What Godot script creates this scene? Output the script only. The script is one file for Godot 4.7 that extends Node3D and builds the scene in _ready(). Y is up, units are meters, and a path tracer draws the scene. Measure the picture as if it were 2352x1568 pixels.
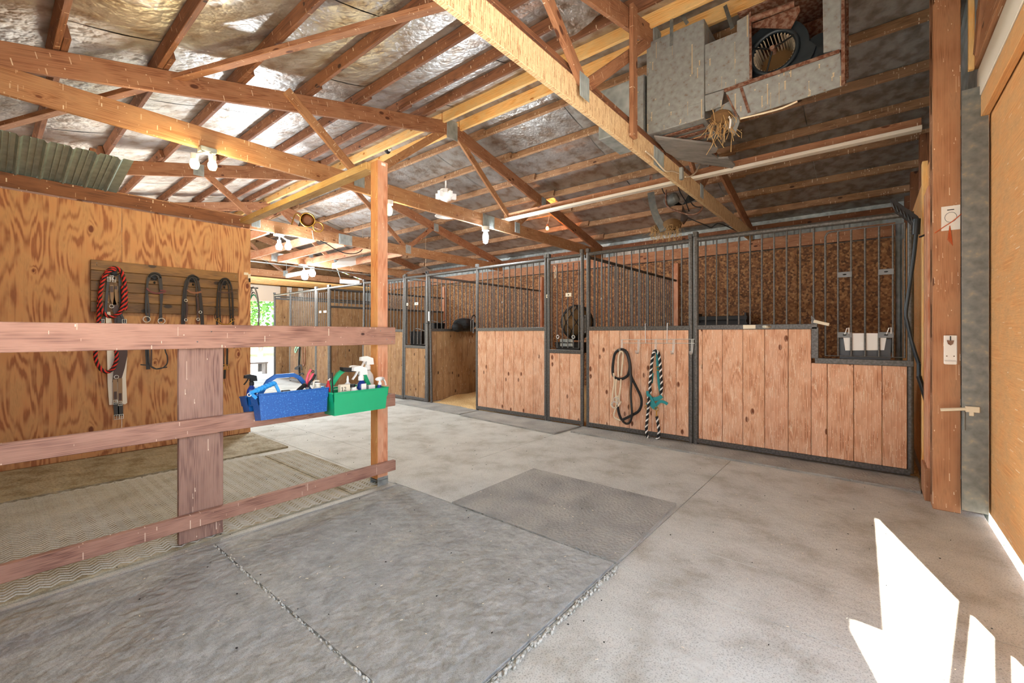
extends Node3D

var M := {}
var used := {}
var rng := RandomNumberGenerator.new()

# ---------------------------------------------------------------- mesh builder
class MB:
	var v := PackedVector3Array()
	var n := PackedVector3Array()
	var t := PackedVector2Array()
	var c := PackedColorArray()
	var tint := Color(1, 1, 1)
	var uo := Vector2.ZERO

	func tri(a: Vector3, b: Vector3, d: Vector3, na: Vector3, nb: Vector3, nd: Vector3, ua: Vector2, ub: Vector2, ud: Vector2) -> void:
		if (b - a).cross(d - a).dot(na + nb + nd) > 0.0:
			v.append_array([a, d, b]); n.append_array([na, nd, nb]); t.append_array([ua, ud, ub])
		else:
			v.append_array([a, b, d]); n.append_array([na, nb, nd]); t.append_array([ua, ub, ud])
		c.append_array([tint, tint, tint])

	func quad(a: Vector3, b: Vector3, d: Vector3, e: Vector3, nr: Vector3, ua: Vector2, ub: Vector2, ud: Vector2, ue: Vector2) -> void:
		tri(a, b, d, nr, nr, nr, ua, ub, ud)
		tri(a, d, e, nr, nr, nr, ua, ud, ue)

	# a box with chamfered edges; uv in metres, u along the grain (the longest side)
	func box(at: Vector3, size: Vector3, bs := Basis.IDENTITY, bev := 0.003) -> void:
		var h := size * 0.5
		var b: float = minf(bev, minf(h.x, minf(h.y, h.z)) * 0.6)
		var lg: int = size.max_axis_index()
		for k in 3:
			var i: int = (k + 1) % 3
			var j: int = (k + 2) % 3
			if j == lg:
				var sw: int = i; i = j; j = sw
			for s in [-1.0, 1.0]:
				var ps := []
				var us := []
				for q in [[-1, -1], [1, -1], [1, 1], [-1, 1]]:
					var p := Vector3.ZERO
					p[k] = s * h[k]
					p[i] = q[0] * (h[i] - b)
					p[j] = q[1] * (h[j] - b)
					us.append(Vector2(p[i], p[j] + (0.0 if k < j else size[k])) + uo)
					ps.append(at + bs * p)
				var nr := Vector3.ZERO
				nr[k] = s
				quad(ps[0], ps[1], ps[2], ps[3], bs * nr, us[0], us[1], us[2], us[3])
		if b <= 0.0:
			return
		for k in 3:
			var i: int = (k + 1) % 3
			var j: int = (k + 2) % 3
			for si in [-1.0, 1.0]:
				for sj in [-1.0, 1.0]:
					var p := [Vector3.ZERO, Vector3.ZERO, Vector3.ZERO, Vector3.ZERO]
					for q in 4:
						p[q][k] = (h[k] - b) * (-1.0 if q == 0 or q == 3 else 1.0)
						p[q][i] = si * (h[i] if q < 2 else h[i] - b)
						p[q][j] = sj * (h[j] - b if q < 2 else h[j])
					var nr := Vector3.ZERO
					nr[i] = si * 0.7071
					nr[j] = sj * 0.7071
					var us := []
					for q in 4:
						us.append(Vector2(p[q][lg], p[q][(lg + 1) % 3]) + uo)
						p[q] = at + bs * p[q]
					quad(p[0], p[1], p[2], p[3], bs * nr, us[0], us[1], us[2], us[3])
		for sx in [-1.0, 1.0]:
			for sy in [-1.0, 1.0]:
				for sz in [-1.0, 1.0]:
					var g := Vector3(sx, sy, sz)
					var nr: Vector3 = bs * g * 0.577
					tri(at + bs * (g * Vector3(h.x, h.y - b, h.z - b)), at + bs * (g * Vector3(h.x - b, h.y, h.z - b)), at + bs * (g * Vector3(h.x - b, h.y - b, h.z)), nr, nr, nr, uo, uo, uo)

	# a straight board from a to b: hh along up, tt across
	func bar(a: Vector3, b: Vector3, hh: float, tt: float, up := Vector3.UP, bev := 0.003) -> void:
		var x := (b - a).normalized()
		var z := x.cross(up).normalized()
		var y := z.cross(x)
		box((a + b) * 0.5, Vector3(a.distance_to(b), hh, tt), Basis(x, y, z), bev)

	func frames(p: Array, shut: bool) -> Array:
		var out := []
		var m: int = p.size()
		var side := Vector3.ZERO
		for k in m:
			var pv: Vector3 = p[(k - 1 + m) % m] if shut else p[maxi(k - 1, 0)]
			var nx: Vector3 = p[(k + 1) % m] if shut else p[mini(k + 1, m - 1)]
			var tg: Vector3 = (nx - pv).normalized()
			if side == Vector3.ZERO:
				side = tg.cross(Vector3.UP if absf(tg.y) < 0.9 else Vector3.RIGHT)
			side = (side - tg * side.dot(tg)).normalized()
			out.append([tg, side, tg.cross(side)])
		return out

	func tube(p: Array, r: float, sides := 8, shut := false, r2 := -1.0) -> void:
		var fr := frames(p, shut)
		var m: int = p.size()
		var ln := 0.0
		for k in (m if shut else m - 1):
			var kk: int = (k + 1) % m
			var ra: float = r if r2 < 0.0 else lerpf(r, r2, float(k) / (m - 1))
			var rb: float = r if r2 < 0.0 else lerpf(r, r2, float(k + 1) / (m - 1))
			var l2: float = ln + p[k].distance_to(p[kk])
			for s in sides:
				var a0: float = TAU * s / sides
				var a1: float = TAU * (s + 1) / sides
				var n0: Vector3 = fr[k][1] * cos(a0) + fr[k][2] * sin(a0)
				var n1: Vector3 = fr[k][1] * cos(a1) + fr[k][2] * sin(a1)
				var n2: Vector3 = fr[kk][1] * cos(a1) + fr[kk][2] * sin(a1)
				var n3: Vector3 = fr[kk][1] * cos(a0) + fr[kk][2] * sin(a0)
				var A: Vector3 = p[k] + n0 * ra
				var B: Vector3 = p[k] + n1 * ra
				var D: Vector3 = p[kk] + n2 * rb
				var E: Vector3 = p[kk] + n3 * rb
				tri(A, B, D, n0, n1, n2, Vector2(ln, a0 * ra) + uo, Vector2(ln, a1 * ra) + uo, Vector2(l2, a1 * ra) + uo)
				tri(A, D, E, n0, n2, n3, Vector2(ln, a0 * ra) + uo, Vector2(l2, a1 * ra) + uo, Vector2(l2, a0 * ra) + uo)
			ln = l2
		if not shut:
			for e in 2:
				var k: int = 0 if e == 0 else m - 1
				var nr: Vector3 = fr[k][0] * (-1.0 if e == 0 else 1.0)
				var rr: float = r if r2 < 0.0 or e == 0 else r2
				for s in sides:
					var a0: float = TAU * s / sides
					var a1: float = TAU * (s + 1) / sides
					tri(p[k], p[k] + (fr[k][1] * cos(a0) + fr[k][2] * sin(a0)) * rr, p[k] + (fr[k][1] * cos(a1) + fr[k][2] * sin(a1)) * rr, nr, nr, nr, uo, uo, uo)

	# flat strap along p, w wide across, th thick along face
	func strap(p: Array, face: Vector3, w: float, th: float, shut := false) -> void:
		var m: int = p.size()
		var ln := 0.0
		var ring := []
		for k in m:
			var pv: Vector3 = p[(k - 1 + m) % m] if shut else p[maxi(k - 1, 0)]
			var nx: Vector3 = p[(k + 1) % m] if shut else p[mini(k + 1, m - 1)]
			var tg := (nx - pv).normalized()
			var sd := tg.cross(face).normalized()
			var f2 := sd.cross(tg)
			ring.append([p[k] + sd * w * 0.5 + f2 * th * 0.5, p[k] - sd * w * 0.5 + f2 * th * 0.5, p[k] - sd * w * 0.5 - f2 * th * 0.5, p[k] + sd * w * 0.5 - f2 * th * 0.5, f2, sd])
		for k in (m if shut else m - 1):
			var a = ring[k]
			var b = ring[(k + 1) % m]
			var l2: float = ln + p[k].distance_to(p[(k + 1) % m])
			for s in 4:
				var s2: int = (s + 1) % 4
				var na: Vector3 = [a[4], -a[5], -a[4], a[5]][s]
				quad(a[s], a[s2], b[s2], b[s], na, Vector2(ln, w * s) + uo, Vector2(ln, w * (s + 1)) + uo, Vector2(l2, w * (s + 1)) + uo, Vector2(l2, w * s) + uo)
			ln = l2
		if not shut:
			var tg: Vector3 = (p[1] - p[0]).normalized()
			quad(ring[0][0], ring[0][1], ring[0][2], ring[0][3], -tg, uo, uo, uo, uo)
			tg = (p[m - 1] - p[m - 2]).normalized()
			quad(ring[m - 1][0], ring[m - 1][1], ring[m - 1][2], ring[m - 1][3], tg, uo, uo, uo, uo)

	# profile of (radius, height) turned about the y axis of xf; squash scales x and z
	func lathe(pr: Array, sides: int, xf: Transform3D, sq := Vector2.ONE, smooth := true) -> void:
		for k in pr.size() - 1:
			var a: Vector2 = pr[k]
			var b: Vector2 = pr[k + 1]
			var d := b - a
			if d.length() < 1e-6:
				continue
			var pn := Vector2(d.y, -d.x).normalized()
			for s in sides:
				var a0: float = TAU * s / sides
				var a1: float = TAU * (s + 1) / sides
				var am: float = a0 if smooth else (a0 + a1) * 0.5
				var bm: float = a1 if smooth else am
				var n0 := (xf.basis * Vector3(cos(am) * pn.x / sq.x, pn.y, sin(am) * pn.x / sq.y)).normalized()
				var n1 := (xf.basis * Vector3(cos(bm) * pn.x / sq.x, pn.y, sin(bm) * pn.x / sq.y)).normalized()
				var A := xf * Vector3(cos(a0) * a.x * sq.x, a.y, sin(a0) * a.x * sq.y)
				var B := xf * Vector3(cos(a1) * a.x * sq.x, a.y, sin(a1) * a.x * sq.y)
				var D := xf * Vector3(cos(a1) * b.x * sq.x, b.y, sin(a1) * b.x * sq.y)
				var E := xf * Vector3(cos(a0) * b.x * sq.x, b.y, sin(a0) * b.x * sq.y)
				if b.x > 1e-5:
					tri(A, D, E, n0, n1, n0, Vector2(a0, a.y) + uo, Vector2(a1, b.y) + uo, Vector2(a0, b.y) + uo)
				if a.x > 1e-5:
					tri(A, B, D, n0, n1, n1, Vector2(a0, a.y) + uo, Vector2(a1, a.y) + uo, Vector2(a1, b.y) + uo)

	# polygon in the plane of points p, pushed along d
	func plate(p: Array, d: Vector3) -> void:
		var m: int = p.size()
		var nr := Vector3.ZERO
		for k in m:
			nr += p[k].cross(p[(k + 1) % m])
		nr = nr.normalized()
		var ax: Vector3 = (p[1] - p[0]).normalized()
		var ay: Vector3 = nr.cross(ax)
		var fl := PackedVector2Array()
		for q in p:
			fl.append(Vector2((q - p[0]).dot(ax), (q - p[0]).dot(ay)))
		var ix := Geometry2D.triangulate_polygon(fl)
		var out := nr if nr.dot(d) < 0.0 else -nr
		for k in range(0, ix.size(), 3):
			tri(p[ix[k]], p[ix[k + 1]], p[ix[k + 2]], out, out, out, fl[ix[k]] + uo, fl[ix[k + 1]] + uo, fl[ix[k + 2]] + uo)
			tri(p[ix[k]] + d, p[ix[k + 1]] + d, p[ix[k + 2]] + d, -out, -out, -out, fl[ix[k]] + uo, fl[ix[k + 1]] + uo, fl[ix[k + 2]] + uo)
		var mid := Vector3.ZERO
		for q in p:
			mid += q / m
		var area := 0.0
		for k in m:
			area += fl[k].cross(fl[(k + 1) % m])
		for k in m:
			var a: Vector3 = p[k]
			var b: Vector3 = p[(k + 1) % m]
			var sn := (b - a).cross(nr).normalized() * (1.0 if area > 0.0 else -1.0)
			quad(a, b, b + d, a + d, sn, fl[k] + uo, fl[(k + 1) % m] + uo, fl[(k + 1) % m] + uo + Vector2(0, d.length()), fl[k] + uo + Vector2(0, d.length()))

	func ball(at: Vector3, r: Vector3, sides := 12) -> void:
		var pr := []
		var st: int = maxi(sides / 2, 4)
		for k in st + 1:
			var a: float = -PI / 2 + PI * k / st
			pr.append(Vector2(maxf(cos(a), 0.0), sin(a)))
		lathe(pr, sides, Transform3D(Basis.from_scale(Vector3(r.x, r.y, r.z)), at))

	func mesh() -> ArrayMesh:
		var ar := []
		ar.resize(Mesh.ARRAY_MAX)
		ar[Mesh.ARRAY_VERTEX] = v
		ar[Mesh.ARRAY_NORMAL] = n
		ar[Mesh.ARRAY_TEX_UV] = t
		ar[Mesh.ARRAY_COLOR] = c
		# tangents for the normal maps
		var tg := PackedFloat32Array()
		tg.resize(v.size() * 4)
		for k in range(0, v.size(), 3):
			var e1 := v[k + 1] - v[k]
			var e2 := v[k + 2] - v[k]
			var d1 := t[k + 1] - t[k]
			var d2 := t[k + 2] - t[k]
			var det := d1.x * d2.y - d2.x * d1.y
			var tv := Vector3.RIGHT
			if absf(det) > 1e-9:
				tv = (e1 * d2.y - e2 * d1.y) / det
			for q in 3:
				var w := (tv - n[k + q] * n[k + q].dot(tv)).normalized()
				tg[(k + q) * 4] = w.x
				tg[(k + q) * 4 + 1] = w.y
				tg[(k + q) * 4 + 2] = w.z
				tg[(k + q) * 4 + 3] = 1.0
		ar[Mesh.ARRAY_TANGENT] = tg
		var m := ArrayMesh.new()
		m.add_surface_from_arrays(Mesh.PRIMITIVE_TRIANGLES, ar)
		return m

# ---------------------------------------------------------------- scene helpers
func numbered(parent: Node, called: String) -> String:
	var key := "%d/%s" % [parent.get_instance_id(), called]
	used[key] = used.get(key, -1) + 1
	return called if used[key] == 0 else "%s_%03d" % [called, used[key]]

func thing(called: String, label: String, category: String, at := Vector3.ZERO, group := "") -> Node3D:
	var o := Node3D.new()
	o.name = numbered(self, called)
	add_child(o, true)
	o.position = at
	o.set_meta("label", label)
	o.set_meta("category", category)
	if group:
		o.set_meta("group", group)
	return o

func setting(called: String) -> Node3D:
	var o := Node3D.new()
	o.name = called
	add_child(o, true)
	o.set_meta("kind", "structure")
	return o

# mesh given in world coordinates, put under parent
func part(parent: Node3D, called: String, mb: MB, mat: Material, label := "") -> MeshInstance3D:
	var o := MeshInstance3D.new()
	o.name = numbered(parent, called)
	o.mesh = mb.mesh()
	o.material_override = mat
	parent.add_child(o, true)
	var off := Vector3.ZERO
	var q: Node = parent
	while q is Node3D and q != self:
		off += (q as Node3D).position
		q = q.get_parent()
	o.position = -off
	if label:
		o.set_meta("label", label)
	return o

func jit(mb: MB, amount := 0.14) -> MB:
	mb.uo = Vector2(rng.randf() * 2.0, 0.12 + rng.randf() * 0.26)
	var k := 1.0 - amount * 0.5 + rng.randf() * amount
	mb.tint = Color(k, k * (0.985 + rng.randf() * 0.03), k * (0.97 + rng.randf() * 0.06))
	return mb

func wood(parent: Node3D, called: String, at: Vector3, size: Vector3, mat: Material, bs := Basis.IDENTITY, label := "") -> MeshInstance3D:
	var mb := jit(MB.new())
	mb.box(at, size, bs)
	return part(parent, called, mb, mat, label)

func beam(parent: Node3D, called: String, a: Vector3, b: Vector3, hh: float, tt: float, mat: Material, up := Vector3.UP) -> MeshInstance3D:
	var mb := jit(MB.new())
	mb.bar(a, b, hh, tt, up)
	return part(parent, called, mb, mat)

func pipe(parent: Node3D, called: String, p: Array, r: float, mat: Material, sides := 8, shut := false) -> MeshInstance3D:
	var mb := MB.new()
	mb.uo = Vector2(rng.randf(), rng.randf())
	mb.tube(p, r, sides, shut)
	return part(parent, called, mb, mat)

func band(parent: Node3D, called: String, p: Array, face: Vector3, w: float, th: float, mat: Material, shut := false) -> MeshInstance3D:
	var mb := MB.new()
	mb.strap(p, face, w, th, shut)
	return part(parent, called, mb, mat)

# smooth curve through points
func curve(p: Array, per := 6, shut := false) -> Array:
	var out := []
	var m: int = p.size()
	for k in (m if shut else m - 1):
		var a: Vector3 = p[(k - 1 + m) % m] if shut else p[maxi(k - 1, 0)]
		var b: Vector3 = p[k]
		var d: Vector3 = p[(k + 1) % m]
		var e: Vector3 = p[(k + 2) % m] if shut else p[mini(k + 2, m - 1)]
		for s in per:
			out.append(b.cubic_interpolate(d, a, e, float(s) / per))
	if not shut:
		out.append(p[m - 1])
	return out

func push(p: Array, d: Vector3) -> Array:
	var out := []
	for q in p:
		out.append(q + d)
	return out

# one strand of a laid rope along p
func strand(p: Array, r: float, pitch: float, phase: float) -> Array:
	var out := []
	var mb := MB.new()
	var res := []
	var step := pitch / 8.0
	var left := 0.0
	for k in p.size() - 1:
		var a: Vector3 = p[k]
		var b: Vector3 = p[k + 1]
		var l := a.distance_to(b)
		var s := left
		while s < l:
			res.append(a.lerp(b, s / l))
			s += step
		left = s - l
	var fr := mb.frames(res, false)
	for k in res.size():
		var an: float = phase + TAU * k / 8.0
		out.append(res[k] + (fr[k][1] * cos(an) + fr[k][2] * sin(an)) * r)
	return out

func rope(called: String, label: String, category: String, p: Array, r: float, pitch: float, mats: Array, names: Array) -> Node3D:
	var o := thing(called, label, category, p[0])
	for s in mats.size():
		pipe(o, names[s], strand(p, r * 0.5, pitch, TAU * s / mats.size()), r * 0.58, mats[s], 5)
	return o

func loft(parent: Node3D, called: String, mat: Material, rows: Array, th := 0.0) -> MeshInstance3D:
	# rows of points -> a smooth sheet, given thickness th downwards along its normal
	var mb := MB.new()
	var nr := []
	for i in rows.size():
		var line := []
		for j in rows[i].size():
			var du: Vector3 = rows[i][mini(j + 1, rows[i].size() - 1)] - rows[i][maxi(j - 1, 0)]
			var dv: Vector3 = rows[mini(i + 1, rows.size() - 1)][j] - rows[maxi(i - 1, 0)][j]
			line.append(du.cross(dv).normalized())
		nr.append(line)
	for sd in ([1.0, -1.0] if th > 0.0 else [1.0]):
		for i in rows.size() - 1:
			for j in rows[i].size() - 1:
				var q := []
				var w := []
				for e in [[0, 0], [0, 1], [1, 1], [1, 0]]:
					var nn: Vector3 = nr[i + e[0]][j + e[1]] * sd
					w.append(nn)
					q.append(rows[i + e[0]][j + e[1]] + nn * th * 0.5)
				var us := [Vector2(i, j) * 0.1, Vector2(i, j + 1) * 0.1, Vector2(i + 1, j + 1) * 0.1, Vector2(i + 1, j) * 0.1]
				mb.tri(q[0], q[1], q[2], w[0], w[1], w[2], us[0], us[1], us[2])
				mb.tri(q[0], q[2], q[3], w[0], w[2], w[3], us[0], us[2], us[3])
	return part(parent, called, mb, mat)

# ---------------------------------------------------------------- procedural materials
func noise(sd: int, freq: float, kind := FastNoiseLite.TYPE_SIMPLEX_SMOOTH, oct := 4, gain := 0.5) -> FastNoiseLite:
	var f := FastNoiseLite.new()
	f.seed = sd
	f.noise_type = kind
	f.frequency = freq
	f.fractal_type = FastNoiseLite.FRACTAL_FBM if oct > 1 else FastNoiseLite.FRACTAL_NONE
	f.fractal_octaves = oct
	f.fractal_gain = gain
	return f

func ntex(f: FastNoiseLite, offs: Array, cols: Array, size := 512) -> NoiseTexture2D:
	var g := Gradient.new()
	g.offsets = PackedFloat32Array(offs)
	g.colors = PackedColorArray(cols)
	var t := NoiseTexture2D.new()
	t.width = size
	t.height = size
	t.seamless = true
	t.noise = f
	t.color_ramp = g
	return t

func nnrm(f: FastNoiseLite, strength: float, size := 512) -> NoiseTexture2D:
	var t := NoiseTexture2D.new()
	t.width = size
	t.height = size
	t.seamless = true
	t.noise = f
	t.as_normal_map = true
	t.bump_strength = strength
	return t

func plain(col: Color, rough := 0.6, metal := 0.0) -> StandardMaterial3D:
	var m := StandardMaterial3D.new()
	m.albedo_color = col
	m.roughness = rough
	m.metallic = metal
	return m

func textured(tex: Texture2D, sc: Vector3, rough := 0.8, metal := 0.0, nrm: Texture2D = null, ns := 1.0) -> StandardMaterial3D:
	var m := StandardMaterial3D.new()
	m.albedo_texture = tex
	m.uv1_scale = sc
	m.roughness = rough
	m.metallic = metal
	m.vertex_color_use_as_albedo = true
	if nrm:
		m.normal_enabled = true
		m.normal_texture = nrm
		m.normal_scale = ns
	return m

func worldmapped(m: StandardMaterial3D, sc: float) -> StandardMaterial3D:
	m.uv1_triplanar = true
	m.uv1_world_triplanar = true
	m.uv1_scale = Vector3.ONE * sc
	return m

func over(m: StandardMaterial3D, tex: Texture2D, sc: float, mode := BaseMaterial3D.BLEND_MODE_MUL) -> StandardMaterial3D:
	m.detail_enabled = true
	m.detail_albedo = tex
	m.detail_blend_mode = mode
	m.detail_uv_layer = BaseMaterial3D.DETAIL_UV_2
	m.uv2_triplanar = true
	m.uv2_world_triplanar = true
	m.uv2_scale = Vector3.ONE * sc
	return m

# sawn wood: 2 m of grain along u, half a metre across v; rings swing round knots; drips are pale droppings across or along the grain
func wood_tex(sd: int, dark: Color, light: Color, rings: float, swing: float, knots: int, drips: int, along: bool, W := 640, H := 320, wide := 0.5, soft := 0.55, rowk := 1.0, us := 0.9) -> ImageTexture:
	var n1 := noise(sd, 1.0, FastNoiseLite.TYPE_SIMPLEX_SMOOTH, 2)
	var n2 := noise(sd + 5, 1.0, FastNoiseLite.TYPE_SIMPLEX, 1)
	var n3 := noise(sd + 9, 1.0, FastNoiseLite.TYPE_SIMPLEX, 3)
	var r := RandomNumberGenerator.new()
	r.seed = sd
	var kn := []
	for k in knots:
		kn.append(Vector3(r.randf() * 2.0, r.randf() * wide, 0.010 + r.randf() * 0.014))
	var data := PackedByteArray()
	data.resize(W * H * 3)
	var at := 0
	for y in H:
		var v := wide * y / H
		var near := []
		var row: float = rowk * 2.6 * n3.get_noise_2d(v * 16.0, 7.3) + rowk * 1.2 * n3.get_noise_2d(v * 60.0, 3.1)
		for q in kn:
			if absf(q.y - v) < q.z * 6.0:
				near.append(q)
		for x in W:
			var u := 2.0 * x / W
			var th := TAU * x / W
			var cu := cos(th) * 0.32
			var su := sin(th) * 0.32
			var f: float = v * rings * 0.75 + row + swing * n1.get_noise_3d(cu * us, su * us, v * 3.2)
			var core := 0.0
			for q in near:
				var du: float = absf(u - q.x)
				if du < 0.3:
					var e: float = (du * du * 0.3 + (v - q.y) * (v - q.y)) / (q.z * q.z)
					f += 1.7 * exp(-e * 0.28)
					core = maxf(core, clampf(1.6 - e * 1.5, 0.0, 1.0))
			var s: float = 0.5 + 0.5 * sin(TAU * f)
			s = s * s * (1.4 - 0.4 * s)
			var fib: float = n2.get_noise_3d(cu * 14.0, su * 14.0, v * 300.0)
			var blo: float = n3.get_noise_3d(cu * 3.0, su * 3.0, v * 7.0)
			var mixed: float = clampf(s * soft * (0.75 + blo * 1.3) + fib * 0.16 + blo * 0.4 + 0.14, 0.0, 1.0)
			mixed = maxf(mixed, core * 1.5)
			var k: float = 1.0 + fib * 0.07 + blo * 0.13
			data[at] = clampi(int(255.0 * lerpf(light.r, dark.r, mixed) * k), 0, 255)
			data[at + 1] = clampi(int(255.0 * lerpf(light.g, dark.g, mixed) * k), 0, 255)
			data[at + 2] = clampi(int(255.0 * lerpf(light.b, dark.b, mixed) * k), 0, 255)
			at += 3
	var im := Image.create_from_data(W, H, false, Image.FORMAT_RGB8, data)
	var px := W / 2.0
	for k in drips:
		var pale := Color(0.93, 0.88, 0.78).lerp(light, r.randf() * 0.7)
		var w: int = 1 + r.randi() % 2
		var l: int = int(px * (0.008 + pow(r.randf(), 3.0) * 0.11))
		if not along:
			l = int(H / wide * ((0.03 + r.randf() * 0.11) if drips > 2000 else 0.006 + pow(r.randf(), 2.0) * 0.05))
			if drips > 2000:
				pale = Color(0.95, 0.86, 0.68).lerp(light, r.randf() * 0.5)
		var p := Vector2i(r.randi() % W, r.randi() % H)
		if along:
			im.fill_rect(Rect2i(p, Vector2i(l, w)), pale)
			im.fill_rect(Rect2i(p, Vector2i(2, w + 1)), pale)
		else:
			im.fill_rect(Rect2i(p, Vector2i(w, l)), pale)
	return ImageTexture.create_from_image(im)

func make_materials() -> void:
	var grainy := nnrm(noise(3, 0.02, FastNoiseLite.TYPE_SIMPLEX, 4), 3.0, 256)
	var W05 := Vector3(0.5, 2.0, 1.0)
	M.rafter = textured(wood_tex(11, Color(0.46, 0.29, 0.19), Color(0.7, 0.5, 0.36), 62.0, 3.4, 5, 110, false), W05, 0.75, 0.0, grainy, 0.3)
	M.chord = textured(wood_tex(12, Color(0.54, 0.36, 0.23), Color(0.76, 0.57, 0.4), 58.0, 3.0, 4, 160, false), W05, 0.75, 0.0, grainy, 0.3)
	M.splashed = textured(wood_tex(13, Color(0.56, 0.38, 0.25), Color(0.74, 0.55, 0.39), 50.0, 2.6, 2, 8000, false, 1024, 320), W05, 0.85, 0.0, grainy, 0.5)
	M.purlin = textured(wood_tex(14, Color(0.33, 0.2, 0.13), Color(0.55, 0.36, 0.24), 64.0, 3.0, 5, 100, false, 512, 256), W05, 0.8, 0.0, grainy, 0.3)
	M.purlin_tan = textured(wood_tex(27, Color(0.42, 0.3, 0.21), Color(0.68, 0.52, 0.38), 60.0, 3.0, 6, 200, false, 512, 256), W05, 0.85, 0.0, grainy, 0.4)
	M.fresh = textured(wood_tex(15, Color(0.8, 0.57, 0.3), Color(0.96, 0.8, 0.54), 50.0, 2.4, 3, 0, false, 512, 256), W05, 0.7, 0.0, grainy, 0.2)
	M.fence = textured(wood_tex(16, Color(0.38, 0.26, 0.22), Color(0.68, 0.515, 0.44), 60.0, 3.2, 6, 90, false, 1024, 400, 0.5, 0.5), W05, 0.8, 0.0, grainy, 0.35)
	M.post = textured(wood_tex(17, Color(0.62, 0.38, 0.26), Color(0.84, 0.63, 0.5), 50.0, 2.6, 4, 90, true), W05, 0.75, 0.0, grainy, 0.25)
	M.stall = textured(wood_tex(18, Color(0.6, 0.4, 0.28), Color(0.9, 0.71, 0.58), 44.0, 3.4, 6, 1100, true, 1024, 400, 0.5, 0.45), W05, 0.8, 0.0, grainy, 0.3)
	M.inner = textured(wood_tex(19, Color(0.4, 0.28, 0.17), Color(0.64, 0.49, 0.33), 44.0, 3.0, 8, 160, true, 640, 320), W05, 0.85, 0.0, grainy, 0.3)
	M.tackboard = textured(wood_tex(20, Color(0.32, 0.22, 0.12), Color(0.58, 0.42, 0.22), 30.0, 3.0, 5, 0, false, 512, 320), W05, 0.55, 0.0, grainy, 0.2)
	M.tie = textured(wood_tex(28, Color(0.56, 0.42, 0.22), Color(0.8, 0.66, 0.42), 50.0, 2.6, 4, 60, false, 512, 256), W05, 0.75, 0.0, grainy, 0.25)
	M.jamb = textured(wood_tex(21, Color(0.48, 0.31, 0.2), Color(0.72, 0.52, 0.37), 56.0, 2.2, 3, 160, true, 640, 320, 0.5, 0.35), W05, 0.7, 0.0, grainy, 0.3)
	M.weathered = textured(wood_tex(22, Color(0.36, 0.35, 0.34), Color(0.58, 0.56, 0.54), 60.0, 2.0, 0, 0, false, 512, 200), W05, 0.9, 0.0, grainy, 0.5)
	M.ply = textured(wood_tex(23, Color(0.56, 0.35, 0.21), Color(0.8, 0.6, 0.4), 8.0, 5.2, 5, 0, true, 900, 450, 1.22, 0.85, 0.1, 0.6), Vector3(0.5, 1.0 / 1.22, 1.0), 0.7, 0.0, grainy, 0.2)
	M.fence_upright = textured(wood_tex(26, Color(0.37, 0.27, 0.24), Color(0.63, 0.5, 0.44), 56.0, 3.0, 3, 60, true, 512, 256, 0.5, 0.42), W05, 0.8, 0.0, grainy, 0.35)
	M.doorply = textured(wood_tex(24, Color(0.74, 0.52, 0.31), Color(0.87, 0.67, 0.45), 26.0, 2.0, 0, 120, true, 700, 500, 1.22, 0.4), Vector3(0.5, 1.0 / 1.22, 1.0), 0.75, 0.0, grainy, 0.3)
	# strand board: flakes
	var fl := noise(31, 0.042, FastNoiseLite.TYPE_CELLULAR, 1)
	fl.cellular_return_type = FastNoiseLite.RETURN_CELL_VALUE
	fl.domain_warp_enabled = true
	fl.domain_warp_amplitude = 14.0
	fl.domain_warp_frequency = 0.03
	var flx := ntex(fl, [0.0, 0.3, 0.55, 0.8, 1.0], [Color(0.34, 0.22, 0.13), Color(0.47, 0.31, 0.18), Color(0.54, 0.37, 0.22), Color(0.6, 0.43, 0.27), Color(0.7, 0.53, 0.34)], 1024)
	M.osb = worldmapped(textured(flx, Vector3.ONE, 0.75, 0.0, nnrm(fl, 1.5, 512), 0.5), 0.85)
	# concrete, rubber and ground
	var spk := ntex(noise(41, 0.09, FastNoiseLite.TYPE_SIMPLEX, 5), [0.0, 0.26, 0.42, 0.8, 1.0], [Color(0.62, 0.61, 0.6), Color(0.9, 0.9, 0.9), Color(1, 1, 1), Color(1, 1, 1), Color(0.94, 0.93, 0.91)], 1024)
	var conc := ntex(noise(42, 0.006, FastNoiseLite.TYPE_SIMPLEX, 7, 0.62), [0.0, 0.35, 0.5, 0.65, 1.0], [Color(0.62, 0.6, 0.55), Color(0.7, 0.695, 0.66), Color(0.73, 0.73, 0.7), Color(0.75, 0.75, 0.72), Color(0.78, 0.78, 0.75)], 1024)
	var gritty := nnrm(noise(43, 0.12, FastNoiseLite.TYPE_SIMPLEX, 4), 4.0, 512)
	M.concrete = over(worldmapped(textured(conc, Vector3.ONE, 0.7, 0.0, gritty, 0.1), 0.3), spk, 0.9)
	var rub := ntex(noise(44, 0.012, FastNoiseLite.TYPE_SIMPLEX, 8, 0.78), [0.0, 0.3, 0.48, 0.66, 1.0], [Color(0.51, 0.515, 0.5), Color(0.585, 0.59, 0.575), Color(0.615, 0.62, 0.605), Color(0.645, 0.65, 0.635), Color(0.71, 0.715, 0.7)], 1024)
	var pits := nnrm(noise(45, 0.05, FastNoiseLite.TYPE_SIMPLEX, 5), 8.0, 512)
	M.rubber = over(worldmapped(textured(rub, Vector3.ONE, 0.85, 0.0, pits, 0.3), 0.42), spk, 1.7)
	var rub2 := ntex(noise(46, 0.008, FastNoiseLite.TYPE_SIMPLEX, 4), [0.0, 0.4, 0.6, 1.0], [Color(0.52, 0.52, 0.5), Color(0.585, 0.58, 0.56), Color(0.61, 0.605, 0.58), Color(0.66, 0.65, 0.62)], 512)
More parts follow.
